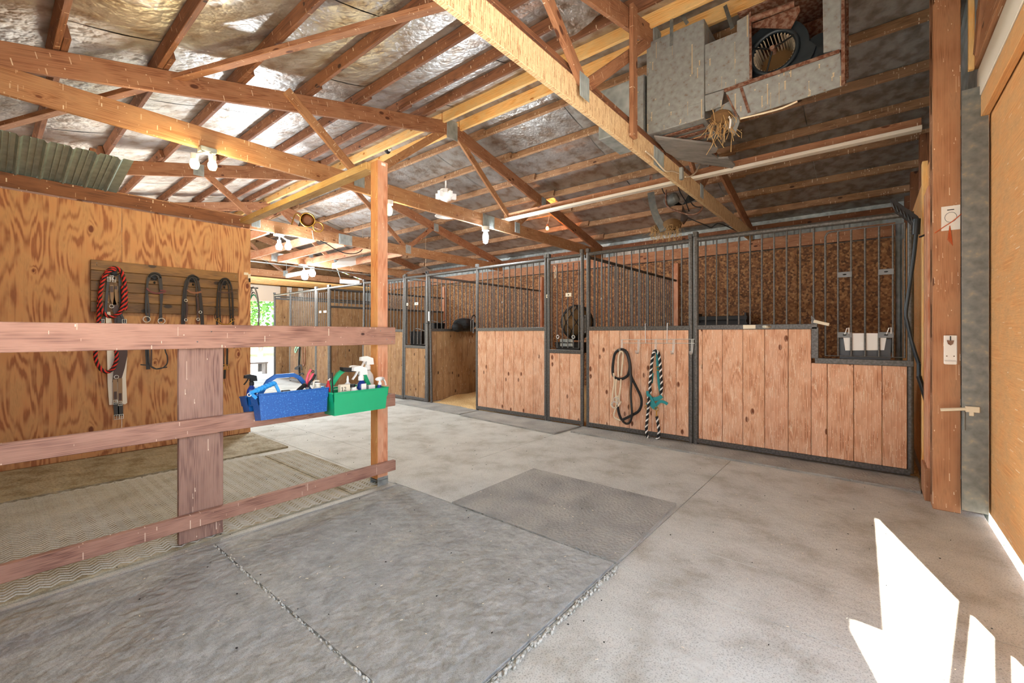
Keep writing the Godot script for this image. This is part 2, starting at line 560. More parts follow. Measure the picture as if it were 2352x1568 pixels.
	M.rubber_smooth = over(worldmapped(textured(rub2, Vector3.ONE, 0.8, 0.0, gritty, 0.5), 0.5), spk, 2.0)
	var sandy := ntex(noise(47, 0.008, FastNoiseLite.TYPE_SIMPLEX, 7, 0.64), [0.0, 0.3, 0.5, 0.7, 1.0], [Color(0.46, 0.41, 0.3), Color(0.57, 0.53, 0.43), Color(0.63, 0.6, 0.51), Color(0.66, 0.63, 0.55), Color(0.71, 0.65, 0.5)], 1024)
	M.rubber_dusty = over(worldmapped(textured(sandy, Vector3.ONE, 0.85, 0.0, gritty, 0.5), 0.4), spk, 1.5)
	var edge := ntex(noise(48, 0.03, FastNoiseLite.TYPE_SIMPLEX, 4), [0.0, 0.45, 1.0], [Color(0.25, 0.25, 0.24), Color(0.36, 0.36, 0.34), Color(0.5, 0.49, 0.46)], 256)
	M.rubber_edge = over(worldmapped(textured(edge, Vector3.ONE, 0.9, 0.0, pits, 0.6), 0.8), spk, 2.0)
	M.gravel = over(worldmapped(textured(ntex(noise(49, 0.03, FastNoiseLite.TYPE_SIMPLEX, 5), [0.0, 0.5, 1.0], [Color(0.6, 0.58, 0.54), Color(0.78, 0.76, 0.72), Color(0.88, 0.87, 0.84)], 512), Vector3.ONE, 0.95, 0.0, pits, 0.8), 0.3), spk, 1.3)
	M.turf = worldmapped(textured(ntex(noise(50, 0.04, FastNoiseLite.TYPE_SIMPLEX, 5), [0.0, 0.5, 1.0], [Color(0.25, 0.38, 0.14), Color(0.42, 0.55, 0.22), Color(0.62, 0.66, 0.34)], 256), Vector3.ONE, 0.95), 0.4)
	M.shavings = worldmapped(textured(ntex(noise(51, 0.09, FastNoiseLite.TYPE_CELLULAR, 2), [0.0, 0.5, 1.0], [Color(0.66, 0.5, 0.3), Color(0.85, 0.72, 0.5), Color(0.95, 0.86, 0.68)], 512), Vector3.ONE, 0.95, 0.0, pits, 1.0), 1.2)
	# metals
	var crinkle := noise(61, 0.035, FastNoiseLite.TYPE_CELLULAR, 3)
	crinkle.cellular_return_type = FastNoiseLite.RETURN_DISTANCE2_SUB
	var foil := ntex(noise(62, 0.006, FastNoiseLite.TYPE_SIMPLEX, 5), [0.0, 0.26, 0.4, 0.6, 1.0], [Color(0.5, 0.42, 0.36), Color(0.58, 0.53, 0.48), Color(0.64, 0.61, 0.58), Color(0.68, 0.665, 0.65), Color(0.72, 0.715, 0.71)], 1024)
	M.foil = worldmapped(textured(foil, Vector3.ONE, 0.42, 0.72, nnrm(crinkle, 5.0, 512), 0.55), 0.55)
	var foil_dk := ntex(noise(63, 0.008, FastNoiseLite.TYPE_SIMPLEX, 5), [0.0, 0.36, 0.5, 0.64, 1.0], [Color(0.42, 0.37, 0.33), Color(0.52, 0.48, 0.44), Color(0.57, 0.54, 0.51), Color(0.61, 0.59, 0.56), Color(0.66, 0.64, 0.62)], 1024)
	M.foil_darker = worldmapped(textured(foil_dk, Vector3.ONE, 0.5, 0.4, nnrm(crinkle, 4.0, 256), 0.5), 0.6)  # darker, duller foil used on the front east sheets
	var zn := ntex(noise(64, 0.02, FastNoiseLite.TYPE_CELLULAR, 2), [0.0, 0.5, 1.0], [Color(0.55, 0.58, 0.58), Color(0.66, 0.69, 0.69), Color(0.76, 0.78, 0.77)], 512)
	M.zinc = worldmapped(textured(zn, Vector3.ONE, 0.42, 0.7), 1.2)
	M.siding = worldmapped(textured(zn, Vector3.ONE, 0.5, 0.25), 0.9)
	var rst := ntex(noise(65, 0.014, FastNoiseLite.TYPE_SIMPLEX, 6), [0.0, 0.12, 0.26, 0.6, 1.0], [Color(0.48, 0.38, 0.3), Color(0.54, 0.51, 0.47), Color(0.57, 0.575, 0.565), Color(0.6, 0.61, 0.6), Color(0.64, 0.65, 0.645)], 1024)
	M.duct = worldmapped(textured(rst, Vector3.ONE, 0.5, 0.35), 0.9)
	# pale droppings that ran down the metal
	var dim := Image.create(512, 512, false, Image.FORMAT_RGBA8)
	var dr := RandomNumberGenerator.new()
	dr.seed = 72
	for k in 70:
		var x := dr.randi() % 505
		var y := dr.randi() % 512
		var l := int(6 + pow(dr.randf(), 2.5) * 120)
		var w := 2 + dr.randi() % 4
		dim.fill_rect(Rect2i(x, y, w, mini(l, 512 - y)), Color(0.84, 0.74, 0.58, 0.75))
		dim.fill_rect(Rect2i(x - 1, y, w + 2, 4), Color(0.86, 0.8, 0.68, 0.8))
	over(M.duct, ImageTexture.create_from_image(dim), 0.9, BaseMaterial3D.BLEND_MODE_MIX)
	var rst2 := ntex(noise(66, 0.03, FastNoiseLite.TYPE_SIMPLEX, 5), [0.0, 0.45, 0.55, 1.0], [Color(0.32, 0.18, 0.12), Color(0.44, 0.27, 0.19), Color(0.5, 0.38, 0.31), Color(0.55, 0.46, 0.4)], 512)
	M.rust = worldmapped(textured(rst2, Vector3.ONE, 0.75, 0.2), 1.3)
	var stl := ntex(noise(67, 0.04, FastNoiseLite.TYPE_SIMPLEX, 5), [0.0, 0.36, 0.52, 0.76, 1.0], [Color(0.25, 0.22, 0.19), Color(0.3, 0.29, 0.275), Color(0.33, 0.32, 0.31), Color(0.35, 0.34, 0.33), Color(0.5, 0.45, 0.38)], 512)
	M.steel = worldmapped(textured(stl, Vector3.ONE, 0.45, 0.3), 1.6)
	M.hood = worldmapped(textured(zn, Vector3.ONE, 0.35, 0.3), 1.0)
	M.hood.albedo_color = Color(0.86, 0.95, 0.93)
	M.plate = worldmapped(textured(ntex(noise(68, 0.02, FastNoiseLite.TYPE_SIMPLEX, 5), [0.0, 0.4, 0.6, 0.82, 1.0], [Color(0.4, 0.41, 0.4), Color(0.46, 0.475, 0.47), Color(0.49, 0.5, 0.49), Color(0.53, 0.53, 0.5), Color(0.64, 0.6, 0.5)], 512), Vector3.ONE, 0.5, 0.4), 1.0)
	M.chrome = plain(Color(0.82, 0.82, 0.8), 0.3, 0.5)
	M.brass = plain(Color(0.72, 0.56, 0.28), 0.3, 1.0)
	M.iron = plain(Color(0.1, 0.1, 0.1), 0.45, 0.3)
	M.motor = plain(Color(0.16, 0.19, 0.21), 0.35, 0.3)
	# leather, rope, plastic
	M.leather = plain(Color(0.1, 0.07, 0.05), 0.42)
	M.brown = plain(Color(0.24, 0.13, 0.08), 0.45)
	M.tan = plain(Color(0.5, 0.31, 0.19), 0.55)
	M.redleather = plain(Color(0.4, 0.09, 0.08), 0.45)
	M.elastic = plain(Color(0.58, 0.48, 0.38), 0.9)
	M.fleece = plain(Color(0.88, 0.86, 0.82), 1.0)
	M.red = plain(Color(0.78, 0.2, 0.17), 0.85)
	M.black = plain(Color(0.045, 0.045, 0.05), 0.7)
	M.white = plain(Color(0.9, 0.89, 0.87), 0.6)
	M.cream = plain(Color(0.85, 0.81, 0.72), 0.7)
	M.teal = plain(Color(0.16, 0.52, 0.53), 0.8)
	M.blue = plain(Color(0.02, 0.34, 0.63), 0.4)
	M.skyblue = plain(Color(0.2, 0.6, 0.88), 0.4)
	M.navy = plain(Color(0.07, 0.2, 0.5), 0.35)
	M.green = plain(Color(0.06, 0.64, 0.44), 0.4)
	M.pink = plain(Color(0.82, 0.28, 0.36), 0.4)
	M.redplastic = plain(Color(0.75, 0.12, 0.16), 0.4)
	M.cloudy = plain(Color(0.8, 0.79, 0.73), 0.5)
	M.grey = plain(Color(0.45, 0.46, 0.47), 0.6)
	M.paint = plain(Color(0.86, 0.82, 0.76), 0.7)
	M.paper = plain(Color(0.88, 0.87, 0.84), 0.8)
	M.twine = plain(Color(0.76, 0.36, 0.18), 0.9)
	M.straw = plain(Color(0.74, 0.6, 0.4), 0.95)
	M.straw_dark = plain(Color(0.42, 0.31, 0.18), 0.95)
	M.cord = plain(Color(0.84, 0.77, 0.66), 0.8)
	M.ink = plain(Color(0.08, 0.08, 0.08), 0.8)
	var scr := ntex(noise(71, 0.05, FastNoiseLite.TYPE_SIMPLEX, 5), [0.0, 0.72, 0.8, 1.0], [Color(0.02, 0.31, 0.6), Color(0.03, 0.35, 0.65), Color(0.2, 0.47, 0.74), Color(0.6, 0.7, 0.88)], 512)
	M.blue_scuffed = worldmapped(textured(scr, Vector3.ONE, 0.45), 2.2)
	M.tub = plain(Color(0.04, 0.045, 0.05), 0.35)
	M.leaf = plain(Color(0.2, 0.36, 0.12), 0.8)
	M.leaf.backlight_enabled = true
	M.leaf.backlight = Color(0.3, 0.42, 0.12)
	M.bark = plain(Color(0.3, 0.24, 0.18), 0.9)
	for q in [["bulb", Color(0.95, 0.98, 1.0), 14.0], ["bulb_warm", Color(1.0, 0.9, 0.62), 12.0], ["bulb_amber", Color(1.0, 0.6, 0.22), 10.0], ["tube_glow", Color(1.0, 0.98, 0.92), 1.6]]:
		var m := plain(Color(0.9, 0.9, 0.9), 0.4)
		m.emission_enabled = true
		m.emission = q[1]
		m.emission_energy_multiplier = q[2]
		M[q[0]] = m

# ---------------------------------------------------------------- the building's measures
const RIDGE_X := 4.15
const RIDGE_Y := 4.2
const PITCH := 0.24
const WEST := -0.25
const EAST := 8.6
const FRONT := 5.05          # plane of the stall fronts

func roof_y(x: float) -> float:
	return RIDGE_Y - PITCH * absf(x - RIDGE_X)

func rect_wall(parent: Node3D, called: String, a: Vector3, b: Vector3, mat: Material) -> void:
	var mb := MB.new()
	mb.box((a + b) * 0.5, (b - a).abs(), Basis.IDENTITY, 0.0)
	part(parent, called, mb, mat)

func ribbed(parent: Node3D, called: String, o: Vector3, along: Vector3, up: Vector3, out: Vector3, length: float, mat: Material, pitch := 0.2, rib := 0.02, flat := 0.6) -> void:
	# profiled steel sheet: trapezoid ribs running along up
	var mb := MB.new()
	var p := []
	var s := 0.0
	while s < length:
		for q in [[0.0, 0.0], [flat, 0.0], [flat + 0.1, 1.0], [0.9, 1.0]]:
			var e: float = s + q[0] * pitch
			if e <= length:
				p.append(o + along * e + out * q[1] * rib)
		s += pitch
	p.append(o + along * length)
	for k in p.size() - 1:
		var a: Vector3 = p[k]
		var b: Vector3 = p[k + 1]
		var nr := (b - a).cross(up).normalized()
		if nr.dot(out) < 0.0:
			nr = -nr
		for d in [0.0, -0.0025]:
			var w: Vector3 = out * d
			mb.quad(a + w, b + w, b + up + w, a + up + w, nr if d == 0.0 else -nr, Vector2.ZERO, Vector2.RIGHT, Vector2.ONE, Vector2.DOWN)
	part(parent, called, mb, mat)

func _ready() -> void:
	rng.seed = 7
	var cam := Camera3D.new()
	cam.name = "camera"
	add_child(cam)
	cam.position = Vector3(0, 1.25, 0)
	cam.rotation = Vector3(0, -deg_to_rad(50.5), 0)
	cam.projection = Camera3D.PROJECTION_FRUSTUM
	cam.near = 0.05
	cam.far = 200.0
	cam.size = 0.05 * 1.568
	cam.frustum_offset = Vector2(0, -0.05 * 0.019)
	cam.current = true
	var env := Environment.new()
	var sky := ProceduralSkyMaterial.new()
	sky.sky_top_color = Color(0.74, 0.81, 0.91)
	sky.sky_horizon_color = Color(0.96, 0.96, 0.96)
	sky.ground_bottom_color = Color(0.55, 0.53, 0.48)
	sky.ground_horizon_color = Color(0.85, 0.86, 0.86)
	sky.sun_angle_max = 4.0
	env.sky = Sky.new()
	env.sky.sky_material = sky
	env.background_mode = Environment.BG_SKY
	env.background_energy_multiplier = 3.0
	env.tonemap_mode = Environment.TONE_MAPPER_LINEAR
	env.tonemap_exposure = 3.55
	env.sdfgi_enabled = true
	env.ssao_enabled = true
	env.ssil_enabled = true
	var we := WorldEnvironment.new()
	we.name = "environment"
	we.environment = env
	add_child(we)
	var sun := DirectionalLight3D.new()
	sun.name = "sun"
	add_child(sun)
	sun.look_at_from_position(Vector3.ZERO, Vector3(0.96, -1.327, -0.29), Vector3.UP)
	sun.light_energy = 7.0
	sun.light_color = Color(1.0, 0.96, 0.9)
	sun.light_angular_distance = 0.5
	sun.shadow_enabled = true
	make_materials()
	build_ground()
	build_roof()
	build_walls()
	build_trusses()
	build_front_wall()
	build_stalls()
	build_partitions()
	build_fence()
	build_hood()
	build_tack()
	build_totes()
	build_stall_gear()
	build_furnace()
	build_rafter_gear()
	build_lamps()
	build_wall_gear()
	build_far_end()
	build_outside()

# ---------------------------------------------------------------- ground and mats
func mat_slab(parent: Node3D, called: String, p: Array, th: float, mat: Material) -> void:
	var q := []
	for e in p:
		q.append(Vector3(e.x, th, e.z))
	var mb := MB.new()
	mb.plate(q, Vector3(0, -th + 0.0005, 0))
	part(parent, called, mb, mat)

func rubber_mat(label: String, p: Array, mat: Material, th := 0.012, chevrons := 0.0) -> Node3D:
	var o := thing("rubber_mat", label, "rubber mat", p[0], "rubber mats on the barn floor")
	var lo := Vector3(1e9, 0, 1e9)
	var hi := Vector3(-1e9, 0, -1e9)
	for e in p:
		lo = lo.min(e)
		hi = hi.max(e)
	mat_slab(o, "mat_top", p, th, mat)
	if chevrons > 0.0:
		# raised zigzag tread, one joined part
		var mb := MB.new()
		var z := lo.z + 0.03
		while z < hi.z - 0.03:
			var x := lo.x + 0.02
			var k := 0
			while x < hi.x - 0.04:
				var dz: float = chevrons * 0.32 * (1.0 if k % 2 == 0 else -1.0)
				var a := Vector3(x, th, z - dz)
				var b := Vector3(x + chevrons * 0.62, th, z + dz)
				var w := Vector3(0, 0, 0.006)
				var up := Vector3(0, 0.0045, 0)
				mb.quad(a - w, a + up, b + up, b - w, Vector3(0, 0.9, -0.43), Vector2.ZERO, Vector2.RIGHT, Vector2.ONE, Vector2.DOWN)
				mb.quad(a + up, a + w, b + w, b + up, Vector3(0, 0.9, 0.43), Vector2.ZERO, Vector2.RIGHT, Vector2.ONE, Vector2.DOWN)
				x += chevrons * 0.62
				k += 1
			z += 0.034
		var t := part(o, "tread", mb, M.concrete)
		t.set_meta("kind", "stuff")
	return o

func build_ground() -> void:
	var g := setting("ground_outside")
	rect_wall(g, "gravel_yard", Vector3(-40, -0.35, -60), Vector3(60, -0.14, 30), M.gravel)
	rect_wall(g, "lawn", Vector3(-30, -0.2, -60), Vector3(60, -0.12, -27), M.turf)
	var f := setting("floor")
	# poured slabs with open joints
	var xs := [WEST - 0.1, 2.17, 2.62, 5.2, EAST + 0.1]
	var zs := [-14.4, -11.4, -8.4, -5.4, -3.02, -1.06, 0.6]
	for i in xs.size() - 1:
		for j in zs.size() - 1:
			var a := Vector3(xs[i] + 0.002, -0.13, zs[j] + 0.002)
			var b := Vector3(xs[i + 1] - 0.002, 0.0, zs[j + 1] - 0.002)
			var mb := MB.new()
			mb.box((a + b) * 0.5, b - a, Basis.IDENTITY, 0.0015)
			part(f, "slab", mb, M.concrete)
	rect_wall(f, "subsoil", Vector3(WEST - 0.1, -0.2, -14.4), Vector3(EAST + 0.1, -0.02, 0.55), M.rubber_edge)
	var w: Material = M.rubber
	rubber_mat("large grey pitted rubber mat in front of the fence, nearest the wide sunlit side", [Vector3(0.865, 0, -2.975), Vector3(2.165, 0, -3.0), Vector3(2.16, 0, -1.07), Vector3(0.885, 0, -1.065)], w)
	rubber_mat("grey pitted rubber mat under the fence's lowest rail beside the ragged joint", [Vector3(-0.22, 0, -2.985), Vector3(0.85, 0, -2.975), Vector3(0.868, 0, -1.065), Vector3(-0.22, 0, -1.065)], w)
	rubber_mat("dark grey square rubber mat with a sharp corner out on the pale concrete aisle", [Vector3(2.178, 0, -2.365), Vector3(3.2, 0, -2.38), Vector3(3.2, 0, -1.09), Vector3(2.172, 0, -1.06)], M.rubber_smooth, 0.016)
	rubber_mat("pale worn rubber mat on the aisle just past the tall post", [Vector3(2.175, 0, -3.06), Vector3(2.184, 0, -2.375), Vector3(3.13, 0, -2.385), Vector3(3.11, 0, -3.6), Vector3(2.62, 0, -3.64)], M.concrete, 0.008)
	rubber_mat("dusty chevron rubber mat just behind the fence", [Vector3(-0.22, 0, -4.87), Vector3(1.8, 0, -4.74), Vector3(1.8, 0, -3.1), Vector3(-0.22, 0, -3.06)], M.rubber_dusty, 0.012, 0.06)
	rubber_mat("narrow dusty mat with raised tread beside the tall post", [Vector3(1.812, 0, -4.74), Vector3(2.12, 0, -4.72), Vector3(2.12, 0, -3.1), Vector3(1.812, 0, -3.1)], M.rubber_dusty, 0.01, 0.05)
	rubber_mat("sand-coloured dusty mat along the foot of the plywood wall", [Vector3(-0.22, 0, -5.97), Vector3(2.12, 0, -5.93), Vector3(2.113, 0, -4.908), Vector3(-0.22, 0, -4.885)], M.rubber_dusty, 0.018)
	rubber_mat("long rubber strip at the foot of the big drop-front stall panel", [Vector3(4.7, 0, -2.92), Vector3(5.06, 0, -2.94), Vector3(5.1, 0, 0.31), Vector3(4.64, 0, 0.3)], M.rubber_smooth, 0.02)
	rubber_mat("rubber strip at the foot of the middle stall's closed door", [Vector3(4.578, 0, -4.79), Vector3(5.08, 0, -4.82), Vector3(5.05, 0, -2.98), Vector3(4.467, 0, -3.015)], M.rubber_smooth, 0.02)
	rubber_mat("rubber strip at the open stall doorway with spilled shavings", [Vector3(4.662, 0, -6.63), Vector3(5.1, 0, -6.6), Vector3(5.09, 0, -4.84), Vector3(4.619, 0, -4.85)], M.rubber_smooth, 0.02)
	# ragged filling in the joint between the two front mats, and along their edge to the concrete
	for q in [[Vector3(0.858, 0, -2.97), Vector3(0.877, 0, -1.0), "crumbled grit filling the joint between two front rubber mats"], [Vector3(0.9, 0, -1.04), Vector3(2.15, 0, -1.04), "crumbled grit along the front mat's edge on the concrete"]]:
		var o := MB.new()
		var nn := 220
		for k in nn:
			var p: Vector3 = q[0].lerp(q[1], (k + 0.5) / nn)
			var d: Vector3 = q[1] - q[0]
			p += Vector3(rng.randfn() * 0.007, 0.006, rng.randfn() * 0.007)
			o.ball(p, Vector3(0.003, 0.004, 0.003) * rng.randf_range(0.6, 2.2) + d.normalized().abs() * rng.randf() * 0.012, 6)
		var s := part(self, "joint_grit", o, M.concrete)
		s.set_meta("label", q[2])
		s.set_meta("category", "grit")
		s.set_meta("kind", "stuff")
	var ll := MB.new()
	for k in 260:
		var p := Vector3(rng.randf_range(3.0, 4.32), -0.13 + rng.randf() * 0.05, rng.randf_range(0.6, 0.85))
		var u := Vector3(rng.randfn(), rng.randfn() * 0.3, rng.randfn()).normalized() * rng.randf_range(0.008, 0.03)
		var v := u.cross(Vector3.UP).normalized() * rng.randf_range(0.004, 0.014)
		ll.tint = Color(0.3, 0.2, 0.12) if k % 3 else Color(0.12, 0.2, 0.06)
		ll.quad(p - u, p - v, p + u, p + v, Vector3.UP, Vector2.ZERO, Vector2.RIGHT, Vector2.ONE, Vector2.DOWN)
	var lm := plain(Color(0.9, 0.9, 0.9), 0.9)
	lm.vertex_color_use_as_albedo = true
	var lf := part(self, "leaf_litter", ll, lm)
	lf.set_meta("label", "dry leaves and weeds on the ground under the sliding door")
	lf.set_meta("category", "leaves")
	lf.set_meta("kind", "stuff")
	# chips, straw and grit scattered over the aisle
	var mm := MB.new()
	for k in 420:
		var p := Vector3(rng.randf_range(0.3, 4.9), 0.002, rng.randf_range(-6.2, 0.4))
		if p.x < 3.2 and p.z > -3.0:
			p.y = 0.017
		elif p.x < 2.15 and p.z < -3.0:
			p.y = 0.014
		var a := rng.randf() * TAU
		var l := rng.randf_range(0.004, 0.014)
		mm.bar(p, p + Vector3(cos(a) * l, 0, sin(a) * l), 0.002, rng.randf_range(0.0015, 0.004), Vector3.UP, 0.0)
	var sc := part(self, "floor_litter", mm, M.cream)
	sc.set_meta("label", "pale straw bits and wood chips scattered over the barn floor")
	sc.set_meta("category", "litter")
	sc.set_meta("kind", "stuff")
	var dk := MB.new()
	for k in 200:
		var p := Vector3(rng.randf_range(0.3, 4.9), 0.002, rng.randf_range(-6.2, 0.4))
		if p.x < 3.2 and p.z > -3.0:
			p.y = 0.017
		elif p.x < 2.15 and p.z < -3.0:
			p.y = 0.014
		dk.ball(p, Vector3(rng.randf_range(0.002, 0.007), 0.002, rng.randf_range(0.002, 0.006)), 6)
	var ds := part(self, "dirt_crumbs", dk, M.iron)
	ds.set_meta("label", "dark dirt crumbs scattered over the barn floor")
	ds.set_meta("category", "dirt")
	ds.set_meta("kind", "stuff")

# ---------------------------------------------------------------- roof
func build_roof() -> void:
	var c := setting("ceiling")
	var east := [4.58, 5.19, 5.82, 6.38, 6.97, 7.6, 8.22]
	var west := [3.66, 3.28, 2.73, 2.16, 1.53, 0.95, 0.36]
	for side in 2:
		var xs: Array = east if side == 0 else west
		var sg: float = 1.0 if side == 0 else -1.0
		var up := Vector3(PITCH * sg, 1, 0).normalized()
		for k in xs.size():
			var x: float = xs[k]
			# purlins in lengths that lap over the trusses
			var zs := [0.58, -1.62, -4.52, -7.42, -10.32, -14.2]
			for j in zs.size() - 1:
				var dx: float = 0.0 if j % 2 == 0 else 0.042 * sg
				var y: float = roof_y(x + dx) + 0.05
				var lap: float = 0.22 if j > 0 else 0.0
				beam(c, "purlin", Vector3(x + dx, y, zs[j] + lap), Vector3(x + dx, y, zs[j + 1] - 0.2), 0.098, 0.04, M.purlin if side == 1 else M.purlin_tan, up)
		# foil-faced insulation, one sheet between seams, sagging between the purlins
		var edge: float = EAST + 0.12 if side == 0 else WEST - 0.12
		var z := 0.62
		var n := 0
		while z > -14.2:
			var z2: float = maxf(z - 1.22, -14.25)
			var rows := []
			for i in 7:
				var zz: float = lerpf(z - 0.003, z2 + 0.003, i / 6.0)
				var row := []
				var stops := [RIDGE_X + 0.02 * sg]
				stops.append_array(xs)
				stops.append(edge)
				for s in stops.size() - 1:
					for e in 5:
						if e == 4 and s < stops.size() - 2:
							continue
						var f: float = e / 4.0
						var x: float = lerpf(stops[s], stops[s + 1], f)
						var wob: float = sin(zz * 3.7 + s * 2.1 + n) * 0.006
						row.append(Vector3(x, roof_y(x) + 0.108 - sin(f * PI) * (0.016 + wob), zz))
				rows.append(row)
			loft(c, "insulation_sheet", M.foil_darker if side == 0 and (z > -2.2) else M.foil, rows)
			z = z2
			n += 1
		# steel roofing over it all
		var mb := MB.new()
		var a := Vector3(RIDGE_X, RIDGE_Y + 0.17, -6.8)
		var b := Vector3(edge + 0.25 * sg, roof_y(edge + 0.25 * sg) + 0.17, -6.8)
		mb.bar(a, b, 0.02, 14.95, up, 0.0)
		part(c, "roofing", mb, M.zinc)
	# pale new lumber along the ridge
	for q in [[3.99, 0.03, 0.14], [4.31, 0.03, 0.14], [4.15, 0.1, 0.04]]:
		for zz in [[0.58, -4.5], [-4.52, -9.3], [-9.32, -14.2]]:
			beam(c, "ridge_board", Vector3(q[0], roof_y(q[0]) + q[1], zz[0]), Vector3(q[0], roof_y(q[0]) + q[1], zz[1]), q[2], 0.04, M.fresh)

# ---------------------------------------------------------------- walls
func build_walls() -> void:
	var e := setting("wall_right")
	ribbed(e, "steel_siding", Vector3(EAST + 0.14, 0, -14.2), Vector3(0, 0, 1), Vector3(0, 3.2, 0), Vector3(-1, 0, 0), 14.85, M.siding, 0.225, 0.02)
	var z := 0.28
	while z > -12.6:
		var z2: float = maxf(z - 1.22, -12.6)
		wood(e, "strand_board", Vector3(EAST - 0.006, 1.34, (z + z2) * 0.5), Vector3(0.012, 2.67, z - z2 - 0.005), M.osb)
		z = z2
	for q in [[0.28, -4.6], [-4.6, -9.4], [-9.4, -12.6]]:
		beam(e, "girt", Vector3(EAST - 0.02, 2.79, q[0]), Vector3(EAST - 0.02, 2.79, q[1]), 0.2, 0.04, M.rafter)
		beam(e, "eave_plate", Vector3(EAST - 0.03, 3.07, q[0]), Vector3(EAST - 0.03, 3.07, q[1]), 0.1, 0.05, M.purlin)
		for k in 2:
			beam(e, "girt", Vector3(EAST + 0.09, 0.6 + k * 1.1, q[0]), Vector3(EAST + 0.09, 0.6 + k * 1.1, q[1]), 0.09, 0.04, M.purlin)
	rect_wall(e, "eave_flashing", Vector3(EAST + 0.1, 3.13, -14.2), Vector3(EAST + 0.11, 3.3, 0.6), M.zinc)
	rect_wall(e, "outer_skin", Vector3(EAST + 0.16, -0.1, -14.2), Vector3(EAST + 0.18, 3.3, 0.65), M.siding)
	# the eave wall beside the camera: two bays opened for daylight, and a lean-to added to block the sun
	var w := setting("wall_left")
	for q in [[0.65, -0.4], [-2.7, -6.4], [-9.4, -14.2]]:
		rect_wall(w, "plank_panel", Vector3(WEST - 0.12, -0.1, q[1]), Vector3(WEST, 3.25, q[0]), M.inner)
	rect_wall(w, "plank_panel", Vector3(WEST - 0.12, 2.3, -2.7), Vector3(WEST, 3.25, -0.4), M.inner)
	rect_wall(w, "plank_panel", Vector3(WEST - 0.12, -0.1, -2.7), Vector3(WEST, 0.9, -0.4), M.inner)
	rect_wall(w, "plank_panel", Vector3(WEST - 0.12, 2.6, -9.4), Vector3(WEST, 3.25, -6.4), M.inner)
	var lean := MB.new()
	lean.bar(Vector3(WEST - 0.1, 3.05, -6.5), Vector3(-3.3, 2.45, -6.5), 0.03, 14.0, Vector3(-0.19, 1, 0).normalized(), 0.0)
	part(w, "added_lean_to_roof", lean, M.zinc)
	for zz in [0.4, -3.0, -6.4, -9.8, -13.2]:
		rect_wall(w, "added_lean_to_post", Vector3(-3.2, -0.14, zz - 0.07), Vector3(-3.06, 2.47, zz + 0.07), M.post)
	# plywood wall of the grooming bay, sheets side by side on a stud frame
	var p := setting("wall_plywood")
	var xs := [WEST, 0.91, 2.125]
	for k in 2:
		var mb := jit(MB.new(), 0.05)
		mb.uo = Vector2(0.3 + k * 0.9, 0.62 + k * 0.3)
		mb.box(Vector3((xs[k] + xs[k + 1]) * 0.5, 1.28, -6.0), Vector3(xs[k + 1] - xs[k] - 0.004, 2.53, 0.018), Basis.IDENTITY, 0.001)
		part(p, "plywood_sheet", mb, M.ply)
	for x in [0.0, 0.6, 1.2, 1.8]:
		wood(p, "stud", Vector3(x, 1.3, -6.055), Vector3(0.04, 2.52, 0.09), M.purlin)
	wood(p, "sill_plate", Vector3(0.93, 0.025, -6.05), Vector3(2.36, 0.05, 0.09), M.purlin)
	wood(p, "end_post", Vector3(2.085, 1.3, -6.06), Vector3(0.08, 2.58, 0.1), M.post)
	wood(p, "top_plate", Vector3(0.93, 2.625, -5.99), Vector3(2.36, 0.13, 0.04), M.purlin)
	wood(p, "top_plate", Vector3(0.93, 2.59, -6.06), Vector3(2.36, 0.04, 0.1), M.purlin)

